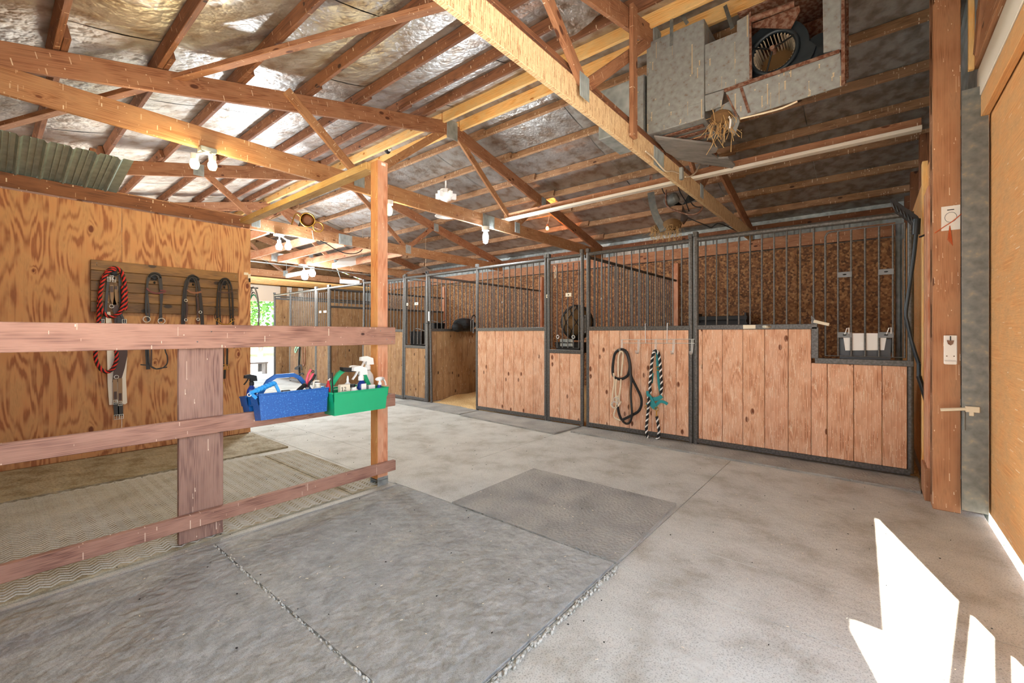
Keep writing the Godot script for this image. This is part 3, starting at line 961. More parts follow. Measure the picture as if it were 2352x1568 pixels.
# ---------------------------------------------------------------- trusses
func build_trusses() -> void:
	var where := [-1.62, -4.52, -7.42, -10.32, -13.2]
	var labels := [
		"nearest roof truss, its lower beam streaked pale with bird droppings",
		"second roof truss, crossing just behind the tall fence post and carrying bulbs under it",
		"third roof truss, with an old floodlight standing on its lower beam",
		"fourth roof truss, above the far stall doors where short joists end",
		"farthest roof truss, low over the bright end doorway"]
	for k in where.size():
		var z: float = where[k]
		var o := thing("roof_truss", labels[k], "roof truss", Vector3(RIDGE_X, 2.86, z), "roof trusses")
		beam(o, "bottom_chord", Vector3(WEST, 2.955, z), Vector3(4.9 if k == 1 else 4.2, 2.955, z), 0.19, 0.038, M.splashed if k == 0 else M.chord)
		beam(o, "bottom_chord", Vector3(4.9 if k == 1 else 4.2, 2.955, z), Vector3(EAST, 2.955, z), 0.19, 0.038, M.splashed if k == 0 else M.chord)
		for sg in [-1.0, 1.0]:
			var end: float = WEST if sg < 0.0 else EAST
			beam(o, "top_chord", Vector3(RIDGE_X + 0.02 * sg, RIDGE_Y - 0.1, z), Vector3(end, roof_y(end) - 0.1, z), 0.18, 0.038, M.rafter)
			var inner := Vector3(RIDGE_X + 1.45 * sg, 2.97, z)
			beam(o, "web", Vector3(RIDGE_X + 0.06 * sg, RIDGE_Y - 0.12, z), inner, 0.09, 0.036, M.rafter if k != 1 else M.chord)
			var off := Vector3(0, 0, 0.038 if k < 2 and sg < 0.0 else 0.0)
			beam(o, "web", inner + Vector3(0, 0.06, 0) + off, Vector3(RIDGE_X + 2.24 * sg, 3.66, z) + off, 0.09, 0.036, M.rafter if k != 1 else M.chord)
			for q in [Vector3(RIDGE_X + 1.45 * sg, 2.99, z + 0.021), Vector3(RIDGE_X + 2.2 * sg, 3.58, z + 0.021)]:
				if k < 2 and sg < 0.0 and q.y > 3.2:
					continue
				plate_teeth(o, q + off, 0.13, 0.17)
		plate_teeth(o, Vector3(RIDGE_X, RIDGE_Y - 0.12, z + 0.021), 0.2, 0.26)
		plate_teeth(o, Vector3(4.9 if k == 1 else 4.2, 2.955, z + 0.021), 0.26, 0.185)
	var wbr := thing("wind_brace", "long flat brace running slantwise under the purlins, crossing the second truss", "brace", Vector3(1.1, 3.45, -4.4))
	beam(wbr, "board", Vector3(2.36, 3.745, -2.15), Vector3(-0.05, 3.115, -6.45), 0.038, 0.09, M.rafter, Vector3(-0.24, 1, 0).normalized())
	# upright on the nearest truss and a batten along its back
	var n := thing("upright_plank", "upright streaked plank nailed to the nearest roof truss, left of the sheet-metal unit", "plank", Vector3(3.55, 2.9, -1.57))
	beam(n, "plank", Vector3(3.55, 2.93, -1.575), Vector3(3.55, 4.06, -1.575), 0.09, 0.038, M.rafter, Vector3.RIGHT)
	var b := thing("batten", "thin brown batten lying along the top of the nearest truss beam", "batten", Vector3(0, 3.08, -1.62))
	beam(b, "strip", Vector3(1.7, 3.115, -1.64), Vector3(5.6, 3.115, -1.64), 0.035, 0.03, M.purlin)
	for x in [2.0, 3.2, 4.4, 5.4]:
		wood(b, "block", Vector3(x, 3.074, -1.63), Vector3(0.08, 0.046, 0.03), M.purlin)

func plate_teeth(o: Node3D, at: Vector3, w: float, h: float) -> void:
	var mb := MB.new()
	mb.box(at, Vector3(w, h, 0.003), Basis.IDENTITY, 0.0)
	var x := -w * 0.42
	while x < w * 0.45:
		mb.box(at + Vector3(x, 0, 0.003), Vector3(0.008, h * 0.92, 0.004), Basis.IDENTITY, 0.0)
		x += 0.026
	part(o, "gusset_plate", mb, M.siding)

# ---------------------------------------------------------------- the front wall with its sliding door
func build_front_wall() -> void:
	var f := setting("wall_front")
	var z := 0.62
	var d := Vector3(0, 0, 0.02)
	# siding round the open part of the doorway; its top edge slopes to shape the sun patch
	for q in [
		[Vector3(-0.4, -0.1, z), Vector3(0.02, -0.1, z), Vector3(0.02, 3.3, z), Vector3(-0.4, 3.2, z)],
		[Vector3(0.02, 3.3, z), Vector3(0.44, 2.7, z), Vector3(1.885, 2.8, z), Vector3(8.75, 2.8, z), Vector3(8.75, 3.15, z), Vector3(RIDGE_X, 4.36, z)],
		[Vector3(4.36, -0.1, z), Vector3(8.75, -0.1, z), Vector3(8.75, 2.78, z), Vector3(4.36, 2.78, z)]]:
		var mb := MB.new()
		mb.plate(q, d)
		part(f, "siding_panel", mb, M.siding)
	# lining beside the first stall
	var lin := jit(MB.new(), 0.02)
	lin.plate([Vector3(4.44, 0.0, 0.36), Vector3(EAST, 0.0, 0.36), Vector3(EAST, 2.62, 0.36), Vector3(4.44, 2.62, 0.36)], Vector3(0, 0, 0.012))
	part(f, "plywood_sheet", lin, M.doorply)
	for x in [4.62, 5.9, 7.2, 8.4]:
		wood(f, "stud", Vector3(x, 1.6, 0.44), Vector3(0.14, 3.2 if x > 4.7 else 2.5, 0.14), M.purlin)
	for y in [0.9, 1.8, 2.75]:
		beam(f, "girt", Vector3(4.45, y, 0.58), Vector3(EAST, y, 0.58), 0.14, 0.04, M.purlin)
	for q in [[4.98, 0.1, 2.62, 0.05, M.fresh], [4.74, 0.13, 2.3, 0.05, M.post], [4.56, 0.15, 2.3, 0.06, M.post]]:
		wood(f, "trim_board", Vector3(q[0], q[2] * 0.5 + 0.05, 0.345), Vector3(q[1], q[2], 0.035), q[4])
	wood(f, "kick_board", Vector3(4.62, 0.12, 0.33), Vector3(0.3, 0.24, 0.04), M.jamb)
	# jamb post and lumber over the doorway
	wood(f, "jamb_post", Vector3(4.37, 2.03, 0.41), Vector3(0.14, 4.06, 0.14), M.jamb)
	wood(f, "jamb_board", Vector3(4.45, 2.06, 0.355), Vector3(0.16, 3.98, 0.03), M.rafter)
	beam(f, "header_board", Vector3(1.9, 2.95, 0.585), Vector3(4.36, 2.95, 0.585), 0.2, 0.04, M.paint)
	beam(f, "header_board", Vector3(1.9, 2.775, 0.59), Vector3(4.36, 2.775, 0.59), 0.14, 0.04, M.doorply)
	beam(f, "header_board", Vector3(1.9, 3.16, 0.565), Vector3(4.36, 3.16, 0.565), 0.18, 0.04, M.jamb)
	beam(f, "header_board", Vector3(1.5, 3.4, 0.58), Vector3(4.36, 3.4, 0.58), 0.14, 0.04, M.rafter)
	wood(f, "nailer", Vector3(4.3, 3.5, 0.53), Vector3(0.04, 0.9, 0.03), M.fresh)
	beam(f, "gable_brace", Vector3(4.2, 3.1, 0.55), Vector3(3.6, 3.98, 0.55), 0.09, 0.04, M.rafter)
	beam(f, "gable_stud", Vector3(3.9, 3.2, 0.6), Vector3(3.9, 4.1, 0.6), 0.09, 0.04, M.jamb, Vector3.RIGHT)
	# the sliding door and its steel edge
	var t := setting("door_1")
	var leaf := MB.new()
	leaf.uo = Vector2(0.1, 0.2)
	leaf.plate([Vector3(1.885, 0.035, 0.618), Vector3(4.34, 0.035, 0.618), Vector3(4.34, 2.79, 0.618), Vector3(1.885, 2.79, 0.618)], Vector3(0, 0, 0.03))
	part(t, "plywood_leaf", leaf, M.doorply)
	var sp := MB.new()
	sp.box(Vector3(4.262, 1.475, 0.542), Vector3(0.004, 2.87, 0.125), Basis.IDENTITY, 0.001)
	sp.box(Vector3(4.29, 1.475, 0.604), Vector3(0.06, 2.87, 0.004), Basis.IDENTITY, 0.001)
	part(f, "steel_channel", sp, M.plate)
	# unseen slatted gate outside the doorway, its slant set to cast shadow bars
	var g := setting("unseen_gate_2")
	for y in [1.84, 1.49, 1.14, 0.79, 0.44]:
		beam(g, "slat", Vector3(1.72, y - 0.13, 0.72), Vector3(-0.25, y + 0.77, 0.72), 0.1, 0.02, M.post)
	for x in [-0.22, 1.75]:
		wood(g, "gate_post", Vector3(x, 1.2 if x < 1.0 else 0.78, 0.745), Vector3(0.06, 2.68 if x < 1.0 else 1.84, 0.03), M.post)

# ---------------------------------------------------------------- stall fronts
func boards_z(o: Node3D, cuts: Array, y0: float, y1: float, mat: Material, x := FRONT) -> void:
	for k in cuts.size() - 1:
		var a: float = cuts[k]
		var b: float = cuts[k + 1]
		wood(o, "board", Vector3(x + rng.randf_range(-0.002, 0.002), (y0 + y1) * 0.5, (a + b) * 0.5), Vector3(0.03, y1 - y0, absf(b - a) - 0.004), mat)

func even_cuts(a: float, b: float, n: int) -> Array:
	var out := [a]
	for k in n - 1:
		out.append(lerpf(a, b, (k + 1.0) / n) + rng.randf_range(-0.015, 0.015))
	out.append(b)
	return out

func bars_z(o: Node3D, zs: Array, y0: float, y1: float, x := FRONT) -> void:
	for z in zs:
		pipe(o, "bar", [Vector3(x, y0, z), Vector3(x, y1, z)], 0.008, M.steel, 8)

func even_bars(a: float, b: float, n: int) -> Array:
	var out := []
	for k in n:
		out.append(lerpf(a, b, (k + 1.0) / (n + 1.0)))
	return out

func frame_rect(o: Node3D, z0: float, z1: float, mid: float, top := 2.285, x := FRONT, low := 0.035) -> void:
	for z in [z0, z1]:
		pipe(o, "frame_post", [Vector3(x, low - 0.02, z), Vector3(x, top + 0.03, z)], 0.024, M.steel, 10)
		wood(o, "post_cap", Vector3(x - 0.005, top + 0.05, z), Vector3(0.05, 0.05, 0.045), M.steel)
	pipe(o, "top_rail", [Vector3(x, top, z0), Vector3(x, top, z1)], 0.025, M.steel, 10)
	wood(o, "mid_rail", Vector3(x, mid, (z0 + z1) * 0.5), Vector3(0.045, 0.05, z1 - z0), M.steel)
	wood(o, "bottom_rail", Vector3(x, low + 0.025, (z0 + z1) * 0.5), Vector3(0.045, 0.05, z1 - z0), M.steel)

func door_panel(label: String, z0: float, z1: float, nb: int, nbar: int, mat: Material) -> Node3D:
	var o := thing("stall_door", label, "stall door", Vector3(FRONT, 0, (z0 + z1) * 0.5), "barred stall doors along the aisle")
	frame_rect(o, z0, z1, 1.31)
	bars_z(o, even_bars(z0, z1, nbar), 1.33, 2.27)
	boards_z(o, even_cuts(z0 + 0.02, z1 - 0.02, nb), 0.085, 1.285, mat)
	return o

func feed_panel(label: String, z0: float, z1: float, nb: int, mat: Material) -> Node3D:
	var o := thing("feed_barrier", label, "stall panel", Vector3(FRONT, 0, (z0 + z1) * 0.5), "narrow stall panels with feed openings")
	frame_rect(o, z0, z1, 1.0)
	boards_z(o, even_cuts(z0 + 0.02, z1 - 0.02, nb), 0.085, 0.975, mat)
	var y0 := 1.05
	pipe(o, "grille_frame", curve([Vector3(FRONT, y0, z0 + 0.05), Vector3(FRONT, 2.2, z0 + 0.05), Vector3(FRONT, 2.2, z1 - 0.05), Vector3(FRONT, y0, z1 - 0.05)], 1, true), 0.009, M.steel, 8, true)
	bars_z(o, even_bars(z0 + 0.05, z1 - 0.05, 4), y0, 2.2)
	return o

func build_stalls() -> void:
	# the wide fixed panel with the dropped feed opening
	var o := thing("stall_barrier", "widest stall panel, with a stepped-down feed opening and pale blotched boards", "stall panel", Vector3(FRONT, 0, -0.6))
	pipe(o, "frame_post", [Vector3(FRONT, 0.0, -1.505), Vector3(FRONT, 2.33, -1.505)], 0.03, M.steel, 12)
	wood(o, "post_cap", Vector3(FRONT - 0.01, 2.35, -1.505), Vector3(0.06, 0.055, 0.05), M.steel)
	pipe(o, "frame_post", [Vector3(FRONT, 0.05, 0.262), Vector3(FRONT, 2.29, 0.262)], 0.022, M.steel, 10)
	pipe(o, "top_rail", [Vector3(FRONT, 2.275, 0.262), Vector3(FRONT, 2.29, -1.5)], 0.027, M.steel, 12)
	var jog: float = -0.391
	wood(o, "mid_rail", Vector3(FRONT, 1.315, (jog - 1.5) * 0.5), Vector3(0.045, 0.05, jog + 1.5), M.steel)
	wood(o, "step_post", Vector3(FRONT, 1.16, jog - 0.02), Vector3(0.045, 0.3, 0.055), M.steel)
	wood(o, "feed_rail", Vector3(FRONT, 0.99, (jog + 0.262) * 0.5), Vector3(0.05, 0.05, 0.262 - jog + 0.04), M.steel)
	wood(o, "bottom_rail", Vector3(FRONT, 0.06, (0.262 - 1.5) * 0.5), Vector3(0.045, 0.05, 1.76), M.steel)
	boards_z(o, [-1.475, -1.433, -1.229, -1.03, -0.831, -0.628, jog - 0.05], 0.085, 1.29, M.stall)
	boards_z(o, [jog - 0.05, -0.317, -0.121, 0.076, 0.24], 0.085, 0.965, M.stall)
	bars_z(o, [-1.402, -1.29, -1.181, -1.072, -0.965, -0.858, -0.75, -0.642, -0.53, -0.422], 1.335, 2.28)
	var gate := MeshInstance3D.new()
	var gb := MB.new()
	var z0: float = -0.331
	var z1 := 0.225
	gb.tube(curve([Vector3(FRONT, 1.04, z0), Vector3(FRONT, 2.16, z0), Vector3(FRONT, 2.188, z0 + 0.012), Vector3(FRONT, 2.2, z0 + 0.04), Vector3(FRONT, 2.2, z1), Vector3(FRONT, 1.04, z1)], 1, true), 0.009, 8, true)
	gate = part(o, "feed_grille", gb, M.steel)
	for z in [-0.235, -0.139, -0.04, 0.056, 0.149]:
		pipe(gate, "bar", [Vector3(FRONT, 1.04, z), Vector3(FRONT, 2.2, z)], 0.008, M.steel)
	for q in [[-0.235, -0.139, 1.79], [0.056, 0.149, 1.79], [-0.235, -0.139, 1.235], [0.056, 0.149, 1.235]]:
		var lb := MB.new()
		lb.box(Vector3(FRONT - 0.008, q[2], (q[0] + q[1]) * 0.5), Vector3(0.006, 0.05, q[1] - q[0] + 0.01), Basis.IDENTITY, 0.001)
		var lp := part(gate, "latch_plate", lb, M.grey)
		var sl := MB.new()
		sl.ball(Vector3(FRONT - 0.0115, q[2], (q[0] + q[1]) * 0.5), Vector3(0.002, 0.006, 0.015), 8)
		part(gate, "slot", sl, M.ink)
		if q[2] < 1.5:
			pipe(gate, "spring_clip", [Vector3(FRONT - 0.015, q[2] + 0.005, q[0] + 0.05), Vector3(FRONT - 0.02, q[2] + 0.06, q[0] + 0.065), Vector3(FRONT - 0.02, q[2] + 0.065, q[0] + 0.08), Vector3(FRONT - 0.015, q[2] + 0.01, q[0] + 0.08)], 0.004, M.white, 6)
	var tab := MB.new()
	tab.plate([Vector3(FRONT - 0.02, 1.34, jog - 0.05), Vector3(FRONT - 0.02, 1.34, jog + 0.02), Vector3(FRONT - 0.02, 1.42, jog - 0.05)], Vector3(0.004, 0, 0))
	part(o, "latch_tab", tab, M.steel)
	var lev := MB.new()
	lev.bar(Vector3(FRONT - 0.03, 1.365, jog - 0.03), Vector3(FRONT - 0.03, 1.33, jog + 0.09), 0.028, 0.008, Vector3.UP, 0.002)
	part(o, "latch_lever", lev, M.cream)
	for q in [[-0.969, 0.115, 0.04], [-0.812, 0.085, 0.034]]:
		var st := MB.new()
		if q[1] > 0.1:
			st.box(Vector3(FRONT - 0.024, 1.315, q[0]), Vector3(0.003, q[2], q[1]), Basis.IDENTITY, 0.001)
		else:
			st.ball(Vector3(FRONT - 0.024, 1.315, q[0]), Vector3(0.003, q[2] * 0.5, q[1] * 0.5), 14)
		part(o, "worn_sticker", st, M.cream)
	# doors and feed panels further along
	door_panel("closed stall door next to the widest panel, hung with a wire rack of ropes", -2.865, -1.56, 9, 12, M.stall)
	feed_panel("narrow feed panel beside the rope-hung door, a dark hay net showing behind it", -3.49, -2.955, 3, M.stall)
	door_panel("stall door of worn orange boards beside the doorway spilling shavings", -4.885, -3.54, 7, 11, M.stall)
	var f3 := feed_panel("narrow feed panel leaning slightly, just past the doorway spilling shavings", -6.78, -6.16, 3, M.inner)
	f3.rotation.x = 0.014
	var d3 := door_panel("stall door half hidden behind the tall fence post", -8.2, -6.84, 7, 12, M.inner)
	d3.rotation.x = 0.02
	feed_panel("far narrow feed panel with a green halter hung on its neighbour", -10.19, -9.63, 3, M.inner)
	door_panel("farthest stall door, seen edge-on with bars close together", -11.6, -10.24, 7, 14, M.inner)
	# header pipes over the open doorways and end posts
	var k := 0
	for q in [[-6.12, -4.91, "pipe header over the doorway with spilled shavings"], [-9.58, -8.24, "pipe header over the doorway behind the tall fence post"], [-12.56, -11.64, "pipe header over the farthest stall doorway"]]:
		var h := thing("doorway_header", q[2], "pipe header", Vector3(FRONT, 2.28, q[0]), "pipe headers over the stall doorways")
		pipe(h, "pipe", [Vector3(FRONT, 2.285, q[0] - 0.02), Vector3(FRONT, 2.285, q[1] + 0.02)], 0.025, M.steel, 10)
		pipe(h, "post", [Vector3(FRONT, 0, q[0]), Vector3(FRONT, 2.31, q[0])], 0.026, M.steel, 10)
		wood(h, "post_cap", Vector3(FRONT - 0.005, 2.335, q[0]), Vector3(0.05, 0.05, 0.045), M.steel)
		if k == 0:
			pipe(h, "slanting_post", [Vector3(FRONT + 0.01, 0.0, -6.02), Vector3(FRONT + 0.01, 2.26, -6.08)], 0.022, M.steel, 10)
			wood(h, "latch_tape", Vector3(FRONT - 0.02, 1.55, -6.06), Vector3(0.012, 0.17, 0.03), M.white)
			pipe(h, "latch_ring", [Vector3(FRONT - 0.03, 1.43, -6.12), Vector3(FRONT - 0.03, 1.43, -6.04)], 0.008, M.iron)
		k += 1
	# handles on the doors
	for q in [[-2.9, "grab loop and bolt on the closed door next to the widest panel"], [-4.96, "wire grab loop on the door beside the spilled shavings"]]:
		var g := thing("door_loop", q[1], "door handle", Vector3(FRONT - 0.03, 1.3, q[0]), "loop handles on the stall doors")
		pipe(g, "loop", [Vector3(FRONT - 0.02, 1.28, q[0]), Vector3(FRONT - 0.07, 1.28, q[0] + 0.0), Vector3(FRONT - 0.07, 1.46, q[0]), Vector3(FRONT - 0.02, 1.46, q[0])], 0.007, M.steel)
		wood(g, "mount", Vector3(FRONT - 0.015, 1.37, q[0]), Vector3(0.02, 0.24, 0.02), M.steel)

func build_partitions() -> void:
	var spec := [
		[-2.91, 1.31, "barred partition behind the rope-hung door, its bars running to the back wall"],
		[-6.13, 1.31, "board and bar partition showing through the doorway with spilled shavings"],
		[-9.6, 1.86, "tall board partition showing behind the fence post's doorway"],
		[-12.62, 2.2, "last board partition by the bright end doorway"]]
	for q in spec:
		var z: float = q[0]
		var o := thing("stall_partition", q[2], "partition", Vector3(6.8, 0, z), "partitions between the stalls")
		o.set_meta("kind", "thing")
		var x := FRONT + 0.05
		while x < EAST - 0.2:
			var w: float = 0.15 + rng.randf() * 0.04
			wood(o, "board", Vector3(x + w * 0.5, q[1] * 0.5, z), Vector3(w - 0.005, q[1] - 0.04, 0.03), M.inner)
			x += w
		wood(o, "mid_rail", Vector3(6.8, q[1], z), Vector3(EAST - FRONT - 0.1, 0.05, 0.045), M.steel)
		pipe(o, "top_rail", [Vector3(FRONT + 0.02, 2.265, z), Vector3(EAST - 0.03, 2.265, z)], 0.022, M.steel, 10)
		if q[1] < 2.0:
			x = FRONT + 0.13
			while x < EAST - 0.2:
				pipe(o, "bar", [Vector3(x, q[1], z), Vector3(x, 2.26, z)], 0.009, M.steel, 6)
				x += 0.105
		wood(o, "end_post", Vector3(EAST - 0.06, 1.3, z), Vector3(0.09, 2.6, 0.09), M.post)
	# shavings heaped in the open stall
	var rows := []
	for i in 25:
		var row := []
		for j in 21:
			var u := i / 24.0
			var v := j / 20.0
			var x: float = lerpf(5.0, 8.55, u)
			var z: float = lerpf(-6.1, -2.95, v)
			var h: float = 0.02 + 0.2 * exp(-pow((z + 4.7) / 0.55, 2.0) - pow((x - 5.75) / 0.6, 2.0)) + 0.06 * clampf((x - 5.3) / 0.5, 0.0, 1.0)
			h += 0.012 * sin(x * 9.0 + z * 5.0) * sin(z * 11.0)
			if u == 0.0:
				h = -0.01
			row.append(Vector3(x, h, z))
		rows.append(row)
	var s := loft(self, "wood_shavings", M.shavings, rows)
	s.set_meta("label", "pale wood shavings heaped in the open stall doorway")
	s.set_meta("category", "shavings")
	s.set_meta("kind", "stuff")
	var r2 := []
	for i in 12:
		var row := []
		for j in 12:
			row.append(Vector3(lerpf(5.08, 8.55, i / 11.0), 0.02 + 0.03 * sin(i * 1.3 + j) * sin(j * 0.9) if i > 0 else -0.005, lerpf(-2.86, 0.33, j / 11.0)))
		r2.append(row)
	var s2 := loft(self, "wood_shavings", M.shavings, r2)
	s2.set_meta("label", "shavings bedding on the floor behind the widest stall panel")
	s2.set_meta("category", "shavings")
	s2.set_meta("kind", "stuff")

# ---------------------------------------------------------------- fence and tall post
func build_fence() -> void:
	var o := thing("tall_post", "tall square post with one yellow and one pinkish face, standing at the fence's end", "post", Vector3(2.09, 0, -3.15))
	var sh := MB.new()
	sh.uo = Vector2(0.3, 0.2)
	sh.box(Vector3(2.089, 1.36, -3.151), Vector3(0.098, 2.61, 0.1))
	for k in sh.v.size():
		if sh.n[k].x < -0.5:
			sh.c[k] = Color(1.0, 0.93, 0.52)     # the west face, tinted yellow
	part(o, "shaft", sh, M.post)
	var bp := MB.new()
	bp.box(Vector3(2.089, 0.035, -3.1), Vector3(0.1, 0.07, 0.003), Basis.IDENTITY, 0.0)
	bp.box(Vector3(2.089, 0.035, -3.203), Vector3(0.1, 0.07, 0.003), Basis.IDENTITY, 0.0)
	bp.box(Vector3(2.089, 0.045, -3.151), Vector3(0.1, 0.004, 0.105), Basis.IDENTITY, 0.0)
	part(o, "base_bracket", bp, M.zinc)
	wood(o, "lumber_tag", Vector3(2.095, 2.64, -3.1), Vector3(0.04, 0.022, 0.002), M.paper)
	var b := thing("tie_beam", "flat yellowish beam from the tall fence post to the end of the plywood wall", "beam", Vector3(2.07, 2.6, -4.5))
	b.set_meta("kind", "thing")
	beam(b, "plank", Vector3(2.05, 2.632, -3.205), Vector3(2.05, 2.632, -6.1), 0.06, 0.1, M.tie)
	var f := thing("rail_fence", "weathered reddish rail fence of three boards before the plywood wall", "fence", Vector3(1.0, 0, -3.1))
	beam(f, "rail", Vector3(WEST + 0.01, 1.232, -3.08), Vector3(2.185, 1.228, -3.08), 0.142, 0.038, M.fence)
	beam(f, "rail", Vector3(WEST + 0.01, 0.695, -3.08), Vector3(2.185, 0.695, -3.08), 0.098, 0.038, M.fence)
	beam(f, "rail", Vector3(WEST + 0.01, 0.148, -3.075), Vector3(2.185, 0.152, -3.075), 0.082, 0.038, M.fence)
	beam(f, "upright_board", Vector3(0.833, 0.016, -3.12), Vector3(0.833, 1.25, -3.12), 0.225, 0.038, M.fence_upright, Vector3.RIGHT)
	for q in [Vector3(2.04, 1.27, 0), Vector3(2.1, 1.2, 0), Vector3(2.14, 1.26, 0), Vector3(2.15, 1.18, 0), Vector3(0.8, 1.2, 0), Vector3(0.87, 1.26, 0), Vector3(2.06, 0.68, 0), Vector3(2.13, 0.71, 0), Vector3(2.1, 0.15, 0)]:
		var mb := MB.new()
		mb.ball(Vector3(q.x, q.y, -3.0605), Vector3(0.004, 0.004, 0.002), 8)
		part(f, "nail_head", mb, M.zinc)

# ---------------------------------------------------------------- sheet metal hood over the plywood wall
func build_hood() -> void:
	var o := thing("sheet_hood", "galvanised ribbed metal sheet sloping over the top of the plywood wall", "metal sheet", Vector3(0.3, 2.68, -6.0))
	var a := Vector3(WEST, 2.69, -6.03)
	var up := Vector3(0, 0.13, 0.84)
	var out := up.cross(Vector3(1, 0, 0)).normalized()
	if out.y > 0.0:
		out = -out
	ribbed(o, "sheet", a, Vector3(1, 0, 0), up, out, 1.12, M.hood, 0.15, 0.02, 0.74)
	for k in 7:
		for e in [0.26, 0.52]:
			var q := a + Vector3((k + e) * 0.15, 0, 0) + out * 0.002
			pipe(o, "minor_rib", [q, q + up], 0.005, M.hood, 6)
	for x in [0.0, 0.6]:
		beam(o, "batten", Vector3(x, 2.71, -6.03), Vector3(x, 2.84, -5.2), 0.03, 0.04, M.purlin)

# ---------------------------------------------------------------- tack on the plywood wall
func hook(label: String, at: Vector3) -> void:
	var o := thing("bridle_hook", label, "bridle hook", at, "black bridle hooks on the plank board")
	var mb := MB.new()
	mb.box(at + Vector3(0, 0, 0.006), Vector3(0.05, 0.06, 0.006), Basis.IDENTITY, 0.002)
	part(o, "back_plate", mb, M.iron)
	var arc := []
	for k in 11:
		var t: float = PI * k / 10.0
		arc.append(at + Vector3(-cos(t) * 0.05, -0.005 + sin(t) * 0.045, 0.06))
	pipe(o, "crown_arc", arc, 0.007, M.iron, 8)
	pipe(o, "arm", [at + Vector3(-0.045, 0, 0.06), at + Vector3(0, -0.02, 0.01), at + Vector3(0.045, 0, 0.06)], 0.005, M.iron, 6)
	var b := MB.new()
	b.ball(at + Vector3(0, -0.055, 0.03), Vector3(0.01, 0.014, 0.01), 10)
	part(o, "knob", b, M.iron)

func ring(o: Node3D, called: String, at: Vector3, r: float, wire: float, mat: Material, ax := Vector3(0, 0, 1)) -> void:
	var a := ax.cross(Vector3.UP if absf(ax.y) < 0.9 else Vector3.RIGHT).normalized()
	var b := ax.cross(a).normalized()
	var p := []
	for k in 14:
		p.append(at + (a * cos(TAU * k / 14.0) + b * sin(TAU * k / 14.0)) * r)
	pipe(o, called, p, wire, mat, 6, true)

func buckle(o: Node3D, at: Vector3, w: float, h: float) -> void:
	pipe(o, "buckle", [at + Vector3(-w, -h, 0), at + Vector3(w, -h, 0), at + Vector3(w, h, 0), at + Vector3(-w, h, 0)], 0.0035, M.chrome, 6, true)
	pipe(o, "buckle_tongue", [at + Vector3(0, -h, 0.002), at + Vector3(0, h, 0.004)], 0.0025, M.chrome, 5)

